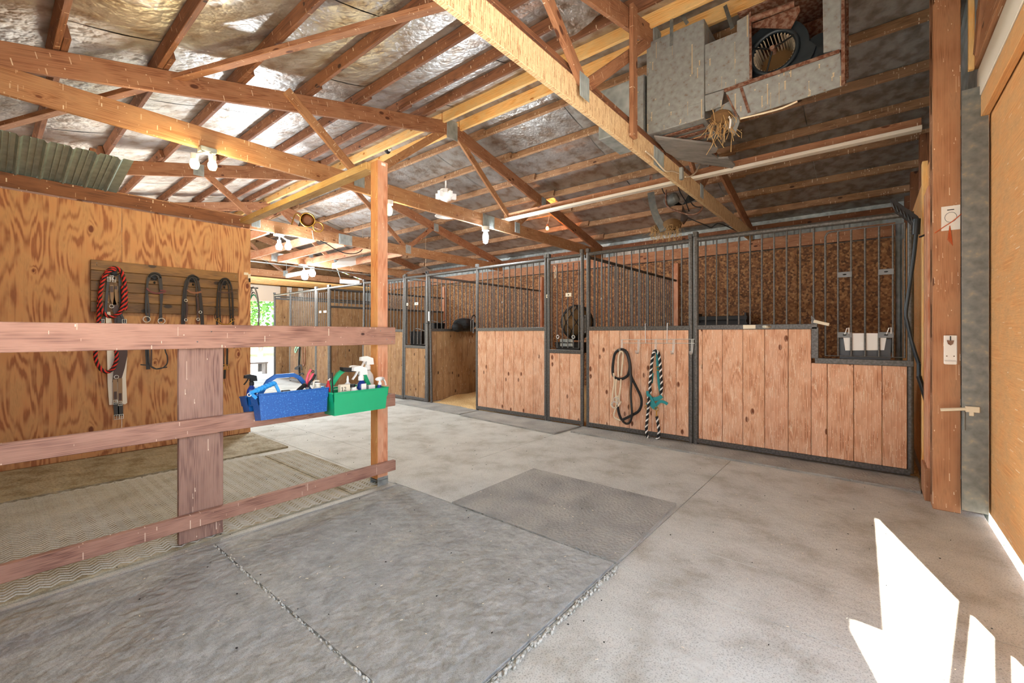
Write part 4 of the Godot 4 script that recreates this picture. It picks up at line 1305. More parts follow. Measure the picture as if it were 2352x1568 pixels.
func build_tack() -> void:
	var F := Vector3(0, 0, 1)
	var o := thing("plank_board", "dark varnished board of five planks screwed to the plywood wall, hung with tack", "tack board", Vector3(1.2, 1.7, -5.97))
	var x0: float = 0.671
	var x1: float = 1.975
	var yt := 1.982
	var yb := 1.462
	for k in 5:
		var y: float = lerpf(yt, yb, (k + 0.5) / 5.0)
		var pm := jit(MB.new(), 0.1)
		var sh: float = [1.25, 0.8, 0.62, 1.2, 0.66][k]      # each plank its own stain
		pm.tint = Color(sh, sh, sh)
		pm.box(Vector3((x0 + x1) * 0.5, y, -5.968 + rng.randf() * 0.004), Vector3(x1 - x0, (yt - yb) / 5.0 - 0.003, 0.028))
		part(o, "plank", pm, M.tackboard)
		for x in [x0 + 0.045, x1 - 0.03]:
			for e in (2 if k == 0 else 1):
				var mb := MB.new()
				mb.ball(Vector3(x, y + 0.02 - e * 0.02, -5.952), Vector3(0.005, 0.005, 0.002), 8)
				part(o, "screw", mb, M.zinc)
	var z := -5.945
	hook("bridle hook holding the red and black lead rope", Vector3(0.843, 1.861, -5.95))
	hook("bridle hook holding the bridle with the red browband", Vector3(1.163, 1.847, -5.95))
	hook("bridle hook holding the bridle with the tan browband", Vector3(1.506, 1.856, -5.95))
	hook("bridle hook holding the bridle nearest the end of the plywood wall", Vector3(1.817, 1.85, -5.95))
	# red and black lead rope
	var rp: Array = curve([Vector3(0.848, 1.076, -5.87), Vector3(0.852, 0.987, -5.87), Vector3(0.823, 0.893, -5.87), Vector3(0.778, 0.863, -5.87), Vector3(0.733, 0.899, -5.87), Vector3(0.701, 0.983, -5.87), Vector3(0.697, 1.081, -5.87), Vector3(0.719, 1.365, -5.87), Vector3(0.725, 1.573, -5.87), Vector3(0.745, 1.761, -5.87), Vector3(0.786, 1.87, -5.87), Vector3(0.836, 1.909, -5.87), Vector3(0.886, 1.876, -5.87), Vector3(0.912, 1.765, -5.87), Vector3(0.92, 1.619, -5.87), Vector3(0.916, 1.482, -5.87)], 5)
	rope("lead_rope", "red and black braided lead rope looped over a hook", "rope", rp, 0.017, 0.1, [M.red, M.black, M.red, M.black], ["red_strand", "black_strand", "red_strand", "black_strand"])
	var rp2: Array = curve([Vector3(0.897, 1.729, -5.86), Vector3(0.902, 1.583, -5.86), Vector3(0.885, 1.481, -5.86), Vector3(0.847, 1.429, -5.86), Vector3(0.801, 1.414, -5.86), Vector3(0.756, 1.445, -5.86), Vector3(0.732, 1.518, -5.86), Vector3(0.732, 1.661, -5.86), Vector3(0.76, 1.806, -5.86), Vector3(0.805, 1.877, -5.86), Vector3(0.851, 1.882, -5.86)], 5)
	rope("lead_rope", "shorter inner loop of red and black rope on the same hook", "rope", rp2, 0.016, 0.1, [M.red, M.black, M.red, M.black], ["red_strand", "black_strand", "red_strand", "black_strand"])
	# girth
	var g := thing("saddle_girth", "brown leather girth with white fleece lining and buckled elastic ends", "girth", Vector3(0.865, 1.052, -5.93))
	var fl := MB.new()
	fl.plate([Vector3(0.777, 1.648, -5.972), Vector3(0.797, 1.639, -5.972), Vector3(0.829, 1.346, -5.972), Vector3(0.833, 1.074, -5.972), Vector3(0.949, 1.071, -5.972), Vector3(0.936, 0.794, -5.972), Vector3(0.946, 0.528, -5.972), Vector3(0.932, 0.516, -5.972), Vector3(0.808, 0.524, -5.972), Vector3(0.797, 0.715, -5.972), Vector3(0.791, 1.076, -5.972), Vector3(0.783, 1.368, -5.972)], Vector3(0, 0, 0.02))
	part(g, "fleece_lining", fl, M.fleece)
	var lb := MB.new()
	lb.plate([Vector3(0.805, 1.649, -5.949), Vector3(0.843, 1.437, -5.949), Vector3(0.847, 1.278, -5.949), Vector3(0.851, 1.074, -5.949), Vector3(0.847, 0.939, -5.949), Vector3(0.83, 0.753, -5.949), Vector3(0.86, 0.745, -5.949), Vector3(0.898, 0.776, -5.949), Vector3(0.924, 0.889, -5.949), Vector3(0.946, 1.025, -5.949), Vector3(0.946, 1.071, -5.949), Vector3(0.911, 1.347, -5.949), Vector3(0.872, 1.529, -5.949), Vector3(0.864, 1.699, -5.949), Vector3(0.817, 1.729, -5.949)], Vector3(0, 0, 0.012))
	part(g, "leather_body", lb, M.brown)
	for q in [[[Vector3(0.849, 0.781, -5.934), Vector3(0.851, 0.549, -5.934)], 0], [[Vector3(0.887, 0.789, -5.934), Vector3(0.89, 0.533, -5.934)], 1]]:
		band(g, "elastic_strap", q[0], F, 0.034, 0.004, M.elastic)
	for q in [[Vector3(0.824, 1.74, -5.934), Vector3(0.832, 1.594, -5.934), Vector3(0.845, 1.538, -5.934)], [Vector3(0.857, 1.731, -5.934), Vector3(0.857, 1.618, -5.934), Vector3(0.849, 1.538, -5.934)]]:
		band(g, "elastic_strap", q, F, 0.034, 0.004, M.elastic)
	for q in [[Vector3(0.851, 0.657, -5.93), Vector3(0.852, 0.578, -5.93)], [Vector3(0.888, 0.636, -5.93), Vector3(0.889, 0.562, -5.93)], [Vector3(0.823, 1.728, -5.93), Vector3(0.825, 1.666, -5.93)], [Vector3(0.853, 1.73, -5.93), Vector3(0.854, 1.697, -5.93)]]:
		band(g, "strap_tip", q, F, 0.022, 0.004, M.brown)
	for q in [[Vector3(0.856, 0.543, -5.935), Vector3(0.862, 0.406, -5.935)], [Vector3(0.89, 0.527, -5.935), Vector3(0.892, 0.402, -5.935)]]:
		band(g, "billet_strap", q, F, 0.04, 0.005, M.leather)
	buckle(g, Vector3(0.849, 0.55, -5.928), 0.014, 0.02)
	buckle(g, Vector3(0.887, 0.53, -5.928), 0.014, 0.02)
	buckle(g, Vector3(0.861, 0.396, -5.928), 0.02, 0.022)
	buckle(g, Vector3(0.895, 0.396, -5.928), 0.016, 0.022)
	for q in [Vector3(0.801, 1.793, -5.92), Vector3(0.822, 1.811, -5.92), Vector3(0.839, 1.79, -5.92)]:
		buckle(g, q, 0.012, 0.022)
	for q in [Vector3(0.822, 1.523, -5.93), Vector3(0.859, 0.805, -5.93)]:
		ring(g, "dee_ring", q, 0.017, 0.003, M.chrome)
	for q in [[Vector3(0.797, 1.803, -5.92), Vector3(0.784, 1.612, -5.92), Vector3(0.776, 1.434, -5.92), Vector3(0.752, 1.378, -5.92)], [Vector3(0.881, 1.846, -5.92), Vector3(0.888, 1.619, -5.92), Vector3(0.894, 1.438, -5.92), Vector3(0.915, 1.376, -5.92)]]:
		band(g, "hanging_strap", q, F, 0.02, 0.005, M.leather)
	for q in [[Vector3(0.718, 1.374, -5.91), Vector3(0.767, 1.369, -5.91)], [Vector3(0.862, 1.378, -5.91), Vector3(0.935, 1.372, -5.91)]]:
		band(g, "hanging_strap", q, F, 0.04, 0.008, M.leather)
		buckle(g, q[1] + Vector3(-0.02, 0, 0.01), 0.016, 0.02)
	# three bridles
	var b2 := thing("bridle", "black leather bridle with a red browband", "bridle", Vector3(1.163, 1.636, -5.9), "bridles on the plank board")
	band(b2, "headpiece", curve([Vector3(1.091, 1.443, -5.9), Vector3(1.087, 1.572, -5.9), Vector3(1.096, 1.714, -5.9), Vector3(1.103, 1.82, -5.9), Vector3(1.126, 1.875, -5.9), Vector3(1.163, 1.894, -5.9), Vector3(1.201, 1.877, -5.9), Vector3(1.215, 1.807, -5.9), Vector3(1.221, 1.663, -5.9), Vector3(1.215, 1.543, -5.9), Vector3(1.205, 1.375, -5.9)], 4), F, 0.019, 0.005, M.leather)
	band(b2, "cheek_strap", curve([Vector3(1.116, 1.374, -5.895), Vector3(1.108, 1.538, -5.895), Vector3(1.097, 1.69, -5.895), Vector3(1.105, 1.796, -5.895), Vector3(1.139, 1.864, -5.895), Vector3(1.185, 1.863, -5.895), Vector3(1.204, 1.757, -5.895), Vector3(1.209, 1.614, -5.895), Vector3(1.219, 1.376, -5.895)], 4), F, 0.014, 0.005, M.leather)
	band(b2, "browband", curve([Vector3(1.091, 1.724, -5.885), Vector3(1.114, 1.696, -5.885), Vector3(1.16, 1.676, -5.885), Vector3(1.207, 1.683, -5.885), Vector3(1.247, 1.698, -5.885), Vector3(1.236, 1.711, -5.885), Vector3(1.202, 1.707, -5.885)], 4), F, 0.014, 0.008, M.redleather)
	band(b2, "loose_strap", [Vector3(1.098, 1.678, -5.89), Vector3(1.083, 1.513, -5.89), Vector3(1.104, 1.373, -5.89)], F, 0.014, 0.004, M.leather)
	band(b2, "loose_strap", [Vector3(1.213, 1.579, -5.89), Vector3(1.197, 1.375, -5.89)], F, 0.015, 0.004, M.leather)
	band(b2, "hanging_cheek", [Vector3(1.091, 1.35, -5.9), Vector3(1.098, 1.045, -5.9), Vector3(1.106, 0.868, -5.9)], F, 0.034, 0.006, M.leather)
	band(b2, "hanging_cheek", [Vector3(1.128, 1.35, -5.89), Vector3(1.131, 1.067, -5.89), Vector3(1.128, 0.902, -5.89)], F, 0.015, 0.005, M.brown)
	band(b2, "reins", curve([Vector3(1.102, 1.068, -5.88), Vector3(1.105, 0.975, -5.88), Vector3(1.122, 0.903, -5.88), Vector3(1.168, 0.869, -5.88), Vector3(1.225, 0.879, -5.88), Vector3(1.263, 0.925, -5.88), Vector3(1.263, 1.003, -5.88), Vector3(1.244, 1.076, -5.88), Vector3(1.215, 1.351, -5.88)], 4), F, 0.011, 0.006, M.leather)
	band(b2, "chin_strap", [Vector3(1.037, 0.923, -5.87), Vector3(1.111, 0.91, -5.87), Vector3(1.166, 0.87, -5.87), Vector3(1.261, 0.884, -5.87)], F, 0.012, 0.005, M.leather)
	ring(b2, "bit_ring", Vector3(1.091, 1.396, -5.885), 0.03, 0.004, M.chrome)
	ring(b2, "bit_ring", Vector3(1.215, 1.381, -5.885), 0.03, 0.004, M.chrome)
	var b3 := thing("bridle", "black leather bridle with a tan browband and long looped reins", "bridle", Vector3(1.499, 1.632, -5.9), "bridles on the plank board")
	band(b3, "headpiece", curve([Vector3(1.401, 1.256, -5.9), Vector3(1.401, 1.454, -5.9), Vector3(1.411, 1.652, -5.9), Vector3(1.435, 1.827, -5.9), Vector3(1.488, 1.903, -5.9), Vector3(1.541, 1.862, -5.9), Vector3(1.572, 1.687, -5.9), Vector3(1.588, 1.51, -5.9), Vector3(1.602, 1.256, -5.9)], 4), F, 0.019, 0.006, M.leather)
	band(b3, "reins", curve([Vector3(1.42, 1.281, -5.893), Vector3(1.415, 1.528, -5.893), Vector3(1.425, 1.739, -5.893), Vector3(1.455, 1.859, -5.893), Vector3(1.497, 1.888, -5.893), Vector3(1.539, 1.836, -5.893), Vector3(1.56, 1.661, -5.893), Vector3(1.573, 1.459, -5.893), Vector3(1.581, 1.282, -5.893)], 4), F, 0.014, 0.006, M.leather)
	band(b3, "cheek_strap", curve([Vector3(1.433, 1.38, -5.885), Vector3(1.428, 1.553, -5.885), Vector3(1.438, 1.739, -5.885), Vector3(1.464, 1.853, -5.885), Vector3(1.5, 1.869, -5.885), Vector3(1.526, 1.784, -5.885), Vector3(1.528, 1.633, -5.885), Vector3(1.542, 1.382, -5.885)], 4), F, 0.013, 0.005, M.leather)
	band(b3, "browband", curve([Vector3(1.442, 1.733, -5.878), Vector3(1.472, 1.71, -5.878), Vector3(1.524, 1.705, -5.878), Vector3(1.575, 1.722, -5.878)], 4), F, 0.019, 0.008, M.tan)
	for q in [[Vector3(1.431, 1.627, -5.875), Vector3(1.439, 1.528, -5.875), Vector3(1.429, 1.404, -5.875)], [Vector3(1.529, 1.67, -5.875), Vector3(1.542, 1.558, -5.875), Vector3(1.536, 1.457, -5.875), Vector3(1.55, 1.382, -5.875)]]:
		band(b3, "keeper_strap", curve(q, 4), F, 0.016, 0.008, M.brown)
	for q in [Vector3(1.427, 1.398, -5.87), Vector3(1.541, 1.407, -5.87), Vector3(1.562, 1.489, -5.87), Vector3(1.427, 1.614, -5.87)]:
		ring(b3, "buckle_ring", q, 0.014, 0.0035, M.chrome)
	var b4 := thing("bridle", "black leather bridle with curved bit, nearest the end of the plywood wall", "bridle", Vector3(1.816, 1.651, -5.9), "bridles on the plank board")
	band(b4, "headpiece", curve([Vector3(1.742, 1.074, -5.9), Vector3(1.734, 1.36, -5.9), Vector3(1.737, 1.646, -5.9), Vector3(1.761, 1.844, -5.9), Vector3(1.816, 1.898, -5.9), Vector3(1.865, 1.859, -5.9), Vector3(1.891, 1.709, -5.9), Vector3(1.9, 1.363, -5.9), Vector3(1.912, 1.07, -5.9)], 4), F, 0.019, 0.006, M.leather)
	band(b4, "cheek_strap", curve([Vector3(1.765, 1.361, -5.89), Vector3(1.758, 1.608, -5.89), Vector3(1.77, 1.791, -5.89), Vector3(1.811, 1.873, -5.89), Vector3(1.847, 1.824, -5.89), Vector3(1.857, 1.653, -5.89), Vector3(1.871, 1.363, -5.89)], 4), F, 0.015, 0.006, M.leather)
	band(b4, "browband", curve([Vector3(1.736, 1.743, -5.88), Vector3(1.776, 1.729, -5.88), Vector3(1.833, 1.73, -5.88), Vector3(1.889, 1.754, -5.88)], 4), F, 0.015, 0.006, M.brown)
	pipe(b4, "bit_mouthpiece", curve([Vector3(1.738, 1.393, -5.875), Vector3(1.768, 1.363, -5.875), Vector3(1.808, 1.352, -5.875), Vector3(1.849, 1.359, -5.875), Vector3(1.88, 1.389, -5.875)], 4), 0.007, M.brass, 8)
	ring(b4, "bit_ring", Vector3(1.738, 1.406, -5.875), 0.018, 0.004, M.brass)
	ring(b4, "bit_ring", Vector3(1.883, 1.409, -5.875), 0.018, 0.004, M.brass)
	for q in [[Vector3(1.724, 1.515, -5.875), Vector3(1.701, 1.45, -5.875), Vector3(1.718, 1.411, -5.875), Vector3(1.757, 1.464, -5.875)], [Vector3(1.849, 1.533, -5.875), Vector3(1.883, 1.508, -5.875), Vector3(1.866, 1.442, -5.875), Vector3(1.913, 1.416, -5.875)]]:
		pipe(b4, "tie_string", curve(q, 4), 0.004, M.leather, 5)
	for q in [[Vector3(1.79, 1.073, -5.89), Vector3(1.797, 0.857, -5.89)], [Vector3(1.836, 1.072, -5.89), Vector3(1.834, 0.862, -5.89)]]:
		band(b4, "hanging_strap", q, F, 0.019, 0.006, M.leather)
	ring(b4, "brass_ring", Vector3(1.796, 0.851, -5.88), 0.03, 0.004, M.brass)
	ring(b4, "brass_ring", Vector3(1.83, 0.846, -5.88), 0.028, 0.004, M.brass)
	band(b4, "tie_down_strap", [Vector3(1.809, 0.824, -5.885), Vector3(1.806, 0.713, -5.885)], F, 0.024, 0.006, M.leather)
	pipe(b4, "snap_hook", curve([Vector3(1.787, 0.734, -5.88), Vector3(1.778, 0.696, -5.88), Vector3(1.796, 0.668, -5.88), Vector3(1.787, 0.643, -5.88), Vector3(1.773, 0.657, -5.88)], 4), 0.005, M.brass, 6)
	# hinge strap on the wall's end and a coil of hose hung round the corner
	var h := thing("wall_latch", "small metal hasp near the top corner of the plywood wall's end", "hasp", Vector3(2.09, 1.976, -5.985))
	for q in [[Vector3(2.071, 1.988, -5.985), Vector3(0.05, 0.03, 0.004)], [Vector3(2.106, 1.957, -5.985), Vector3(0.03, 0.06, 0.006)]]:
		var mb := MB.new()
		mb.box(q[0], q[1], Basis.IDENTITY, 0.001)
		part(h, "leaf", mb, M.cream)
	band(h, "strap", [Vector3(2.107, 1.936, -5.98), Vector3(2.109, 1.888, -5.98)], F, 0.02, 0.004, M.iron)
	var c := thing("hose_coil", "pale coiled hose hanging behind the end of the plywood wall", "hose", Vector3(2.2, 1.4, -6.1))
	for k in 4:
		var p := []
		for e in 18:
			var t: float = TAU * e / 18.0
			p.append(Vector3(2.19 + 0.012 * k + 0.03 * sin(t), 1.5 + cos(t) * (0.34 - 0.03 * k), -6.09 - 0.03 * k + sin(t) * 0.1))
		pipe(c, "coil", p, 0.009, M.grey if k % 2 == 0 else M.green if k == 3 else M.white, 8, true)
	pipe(c, "peg", [Vector3(2.12, 1.83, -6.1), Vector3(2.25, 1.83, -6.1)], 0.008, M.iron)

# ---------------------------------------------------------------- grooming totes
func tub_shell(o: Node3D, called: String, xa: float, xb: float, za: float, zb: float, y0: float, y1: float, mat: Material, tilt: Transform3D) -> void:
	# an open bin with drafted walls and a rolled rim
	var mb := MB.new()
	var th := 0.004
	var dr := 0.012
	var lo := [Vector3(xa + dr, y0, za - dr), Vector3(xb - dr, y0, za - dr), Vector3(xb - dr, y0, zb + dr), Vector3(xa + dr, y0, zb + dr)]
	var hi := [Vector3(xa, y1, za), Vector3(xb, y1, za), Vector3(xb, y1, zb), Vector3(xa, y1, zb)]
	var c := Vector3((xa + xb) * 0.5, 0, (za + zb) * 0.5)
	for k in 4:
		var k2: int = (k + 1) % 4
		var nr: Vector3 = ((lo[k] + lo[k2]) * 0.5 - c) * Vector3(1, 0, 1)
		nr = Vector3(nr.x if k % 2 == 1 else 0.0, 0, nr.z if k % 2 == 0 else 0.0).normalized()
		var inn := -nr * th
		mb.quad(tilt * lo[k], tilt * lo[k2], tilt * hi[k2], tilt * hi[k], tilt.basis * nr, Vector2.ZERO, Vector2.RIGHT, Vector2.ONE, Vector2.DOWN)
		mb.quad(tilt * (lo[k] + inn), tilt * (lo[k2] + inn), tilt * (hi[k2] + inn), tilt * (hi[k] + inn), tilt.basis * -nr, Vector2.ZERO, Vector2.RIGHT, Vector2.ONE, Vector2.DOWN)
		# step band under the rim
		var ya: float = lerpf(y0, y1, 0.62)
		var p0: Vector3 = lo[k].lerp(hi[k], 0.62) + nr * 0.007
		var p1: Vector3 = lo[k2].lerp(hi[k2], 0.62) + nr * 0.007
		mb.quad(tilt * p0, tilt * p1, tilt * (hi[k2] + nr * 0.009), tilt * (hi[k] + nr * 0.009), tilt.basis * nr, Vector2.ZERO, Vector2.RIGHT, Vector2.ONE, Vector2.DOWN)
		mb.quad(tilt * p0, tilt * p1, tilt * (p1 - nr * 0.008), tilt * (p0 - nr * 0.008), Vector3.DOWN, Vector2.ZERO, Vector2.RIGHT, Vector2.ONE, Vector2.DOWN)
		mb.bar(tilt * (hi[k] + nr * 0.007), tilt * (hi[k2] + nr * 0.007), 0.012, 0.012, Vector3.UP, 0.003)
	mb.quad(tilt * lo[0], tilt * lo[1], tilt * lo[2], tilt * lo[3], Vector3.DOWN, Vector2.ZERO, Vector2.RIGHT, Vector2.ONE, Vector2.DOWN)
	mb.quad(tilt * (lo[0] + Vector3(0, th, 0)), tilt * (lo[1] + Vector3(0, th, 0)), tilt * (lo[2] + Vector3(0, th, 0)), tilt * (lo[3] + Vector3(0, th, 0)), Vector3.UP, Vector2.ZERO, Vector2.RIGHT, Vector2.ONE, Vector2.DOWN)
	part(o, called, mb, mat)

func bottle(o: Node3D, called: String, at: Vector3, r: float, h: float, mat: Material, neck := 0.4) -> void:
	var mb := MB.new()
	mb.lathe([Vector2(0, 0), Vector2(r * 0.92, 0), Vector2(r, h * 0.05), Vector2(r, h * 0.66), Vector2(r * 0.85, h * 0.78), Vector2(r * neck, h * 0.9), Vector2(r * neck, h), Vector2(0, h)], 14, Transform3D(Basis.IDENTITY, at))
	part(o, called, mb, mat)

func trigger(o: Node3D, at: Vector3, sc: float, mat: Material) -> void:
	# spray head: collar, body with a nozzle at -x, and a trigger lever
	var mb := MB.new()
	mb.lathe([Vector2(0.016, 0), Vector2(0.016, 0.022), Vector2(0.01, 0.03), Vector2(0.01, 0.045)], 12, Transform3D(Basis.IDENTITY.scaled(Vector3.ONE * sc), at))
	mb.plate([at + Vector3(0.035, 0.03, -0.012) * sc, at + Vector3(0.03, 0.068, -0.012) * sc, at + Vector3(-0.01, 0.082, -0.012) * sc, at + Vector3(-0.048, 0.076, -0.012) * sc, at + Vector3(-0.05, 0.055, -0.012) * sc, at + Vector3(-0.012, 0.05, -0.012) * sc, at + Vector3(-0.012, 0.03, -0.012) * sc], Vector3(0, 0, 0.024) * sc)
	part(o, "spray_head", mb, mat)
	var t := MB.new()
	t.strap(curve([at + Vector3(-0.02, 0.055, 0) * sc, at + Vector3(-0.034, 0.03, 0) * sc, at + Vector3(-0.052, 0.008, 0) * sc], 4), Vector3(1, 0.5, 0).normalized(), 0.014 * sc, 0.005 * sc)
	part(o, "trigger", t, mat)

func build_totes() -> void:
	# blue tote straddling the middle rail, tipped back
	var c := Vector3(1.315, 0.75, -3.08)
	var tilt := Transform3D(Basis(Vector3.RIGHT, -0.14), c) * Transform3D(Basis.IDENTITY, -c)
	var b := thing("grooming_tote", "scuffed blue grooming tote straddling the middle fence rail", "tote", c, "plastic totes on the fence rail")
	tub_shell(b, "front_bin", 1.09, 1.54, -2.935, -3.052, 0.685, 0.845, M.blue_scuffed, tilt)
	tub_shell(b, "back_bin", 1.09, 1.54, -3.108, -3.225, 0.685, 0.845, M.blue, tilt)
	var br := MB.new()
	br.box(tilt * Vector3(1.315, 0.785, -3.08), Vector3(0.44, 0.01, 0.07), tilt.basis, 0.002)
	part(b, "bridge", br, M.blue)
	var hp := MB.new()
	hp.strap([Vector3(1.11, 0.79, -3.08), Vector3(1.2, 0.935, -3.08), Vector3(1.245, 0.962, -3.08), Vector3(1.36, 0.962, -3.08), Vector3(1.4, 0.94, -3.08), Vector3(1.52, 0.79, -3.08)], Vector3(0, 0, 1), 0.026, 0.02)
	hp.plate([Vector3(1.11, 0.78, -3.09), Vector3(1.52, 0.78, -3.09), Vector3(1.47, 0.835, -3.09), Vector3(1.15, 0.835, -3.09)], Vector3(0, 0, 0.016))
	part(b, "handle", hp, M.blue)
	# green tote
	var g := thing("grooming_tote", "clean green grooming tote hung on the middle fence rail by the tall post", "tote", Vector3(1.77, 0.75, -3.05), "plastic totes on the fence rail")
	var id := Transform3D.IDENTITY
	tub_shell(g, "front_bin", 1.555, 1.995, -2.895, -3.055, 0.668, 0.828, M.green, id)
	tub_shell(g, "back_bin", 1.555, 1.97, -3.105, -3.2, 0.668, 0.828, M.green, id)
	var gb := MB.new()
	gb.box(Vector3(1.77, 0.77, -3.08), Vector3(0.42, 0.01, 0.07), Basis.IDENTITY, 0.002)
	part(g, "bridge", gb, M.green)
	var gh := MB.new()
	gh.strap([Vector3(1.575, 0.79, -3.075), Vector3(1.69, 0.945, -3.075), Vector3(1.73, 0.972, -3.075), Vector3(1.85, 0.972, -3.075), Vector3(1.89, 0.945, -3.075), Vector3(1.965, 0.79, -3.075)], Vector3(0, 0, 1), 0.03, 0.022)
	gh.plate([Vector3(1.575, 0.78, -3.085), Vector3(1.965, 0.78, -3.085), Vector3(1.93, 0.83, -3.085), Vector3(1.61, 0.83, -3.085)], Vector3(0, 0, 0.016))
	part(g, "handle", gh, M.green)
	# things in the blue tote
	var cb := thing("curry_comb", "light blue plastic comb with a ribbed bar handle lying across the blue tote", "comb", Vector3(1.16, 0.87, -2.98))
	var A: Vector3 = Vector3(1.037, 0.884, -2.93)
	var B: Vector3 = Vector3(1.199, 0.929, -2.98)
	pipe(cb, "grip_bar", [A, B], 0.012, M.skyblue, 10)
	for k in 6:
		var p: Vector3 = A.lerp(B, 0.22 + k * 0.13)
		pipe(cb, "grip_rib", [p, p + (B - A).normalized() * 0.014], 0.0165, M.skyblue, 10)
	band(cb, "arm", [B, Vector3(1.236, 0.842, -2.98)], Vector3(0, 0, 1), 0.018, 0.008, M.skyblue)
	band(cb, "arm", [A, Vector3(1.074, 0.847, -2.94)], Vector3(0, 0, 1), 0.018, 0.008, M.skyblue)
	band(cb, "blade", [Vector3(1.182, 0.848, -2.985), Vector3(1.236, 0.842, -2.98)], Vector3(0, 1, 0), 0.02, 0.006, M.skyblue)
	ring(cb, "end_ring", A + Vector3(-0.006, -0.01, 0), 0.01, 0.003, M.chrome)
	var sp := thing("spray_bottle", "dark spray bottle tucked behind the blue comb", "bottle", Vector3(1.15, 0.74, -3.16))
	bottle(sp, "body", Vector3(1.13, 0.73, -3.17), 0.03, 0.19, M.navy)
	trigger(sp, Vector3(1.13, 0.905, -3.17), 0.9, M.black)
	var hb := thing("hoof_brush", "black handled brush sticking up from the middle of the blue tote", "brush", Vector3(1.359, 0.858, -3))
	pipe(hb, "handle", [Vector3(1.335, 0.832, -3), Vector3(1.361, 0.863, -3), Vector3(1.411, 0.892, -3.02)], 0.014, M.black, 10)
	var hh := MB.new()
	hh.ball(Vector3(1.409, 0.89, -3.02), Vector3(0.017, 0.017, 0.014), 10)
	part(hb, "knob", hh, M.iron)
	wood(hb, "brush_head", Vector3(1.331, 0.818, -3), Vector3(0.05, 0.02, 0.03), M.black)
	var cl := thing("clippers", "pink handled clippers standing open in the blue tote", "clippers", Vector3(1.445, 0.886, -3.03))
	for q in [[Vector3(1.438, 0.867, -3.03), Vector3(1.43, 0.922, -3.03), Vector3(1.443, 0.97, -3.03), Vector3(1.46, 0.993, -3.03)], [Vector3(1.433, 0.889, -3.01), Vector3(1.443, 0.927, -3.01), Vector3(1.453, 0.951, -3.01), Vector3(1.468, 0.967, -3.01)]]:
		pipe(cl, "pink_grip", curve(q, 4), 0.009, M.pink, 8)
	pipe(cl, "black_grip", curve([Vector3(1.426, 0.876, -3), Vector3(1.436, 0.909, -3), Vector3(1.46, 0.931, -3), Vector3(1.474, 0.962, -3)], 4), 0.008, M.black, 8)
	band(cl, "blade", [Vector3(1.43, 0.874, -3.02), Vector3(1.428, 0.83, -3.02)], Vector3(0, 0, 1), 0.02, 0.004, M.chrome)
	ring(cl, "spring_ring", Vector3(1.468, 0.981, -3.02), 0.008, 0.003, M.iron)
	var jar := thing("plastic_jug", "cloudy white plastic jug in the corner of the blue tote", "jug", Vector3(1.49, 0.845, -3))
	bottle(jar, "body", Vector3(1.484, 0.735, -2.99), 0.034, 0.165, M.cloudy, 0.6)
	pipe(jar, "grip", curve([Vector3(1.448, 0.881, -2.97), Vector3(1.451, 0.914, -2.97), Vector3(1.465, 0.92, -2.97), Vector3(1.488, 0.917, -2.97)], 4), 0.006, M.cloudy, 8)
	var tl := thing("small_bottle", "small bottle with a teal cap behind the cloudy jug", "bottle", Vector3(1.539, 0.852, -3.03))
	bottle(tl, "body", Vector3(1.54, 0.74, -3.03), 0.02, 0.1, M.green, 0.7)
	var tc := MB.new()
	tc.lathe([Vector2(0, 0), Vector2(0.02, 0), Vector2(0.02, 0.025), Vector2(0.015, 0.032), Vector2(0, 0.032)], 12, Transform3D(Basis.IDENTITY, Vector3(1.54, 0.838, -3.03)))
	part(tl, "cap", tc, M.skyblue)
	var rb := thing("squeeze_bottle", "red squeeze bottle with a pointed spout beside the green tote", "bottle", Vector3(1.58, 0.854, -3.02))
	bottle(rb, "body", Vector3(1.58, 0.77, -3.02), 0.016, 0.14, M.redplastic, 0.45)
	var rt := MB.new()
	rt.lathe([Vector2(0.007, 0), Vector2(0.004, 0.022), Vector2(0, 0.024)], 8, Transform3D(Basis(Vector3(0, 0, 1), -0.7), Vector3(1.58, 0.905, -3.02)))
	part(rb, "spout", rt, M.white)
	for q in [[Vector3(1.567, 0.835, -3.05), M.redplastic, "red sponge edge showing over the blue tote's rim"], [Vector3(1.276, 0.855, -3), M.black, "small black rubber curry lying low in the blue tote"]]:
		var o := thing("grooming_sponge", q[2], "sponge", q[0])
		wood(o, "pad", q[0], Vector3(0.05, 0.035, 0.03), q[1])
	# things in the green tote
	var wp := thing("riding_whip", "thin black whip standing between the two totes", "whip", Vector3(1.559, 0.834, -2.92))
	pipe(wp, "shaft", [Vector3(1.561, 0.819, -2.92), Vector3(1.556, 0.973, -2.92)], 0.005, M.black, 6)
	var bb := thing("body_brush", "black brush with a pale bristle edge resting on the green tote's handle", "brush", Vector3(1.759, 0.979, -3.03))
	var hd := MB.new()
	hd.plate([Vector3(1.678, 0.999, -3.04), Vector3(1.765, 0.989, -3.04), Vector3(1.8, 0.997, -3.04), Vector3(1.842, 0.987, -3.04), Vector3(1.86, 0.961, -3.04), Vector3(1.824, 0.961, -3.04), Vector3(1.754, 0.96, -3.04), Vector3(1.708, 0.963, -3.04), Vector3(1.68, 0.976, -3.04)], Vector3(0, 0, 0.05))
	part(bb, "head", hd, M.black)
	pipe(bb, "bristle_edge", curve([Vector3(1.728, 1.002, -2.99), Vector3(1.765, 1.005, -2.99), Vector3(1.811, 0.994, -2.99), Vector3(1.828, 0.972, -2.99)], 4), 0.005, M.white, 8)
	var w1 := thing("spray_bottle", "tall white spray bottle at the back of the green tote", "bottle", Vector3(1.977, 0.828, -3.15))
	bottle(w1, "body", Vector3(1.987, 0.72, -3.15), 0.042, 0.25, M.white, 0.35)
	trigger(w1, Vector3(1.981, 0.955, -3.15), 1.35, M.white)
	var collar := MB.new()
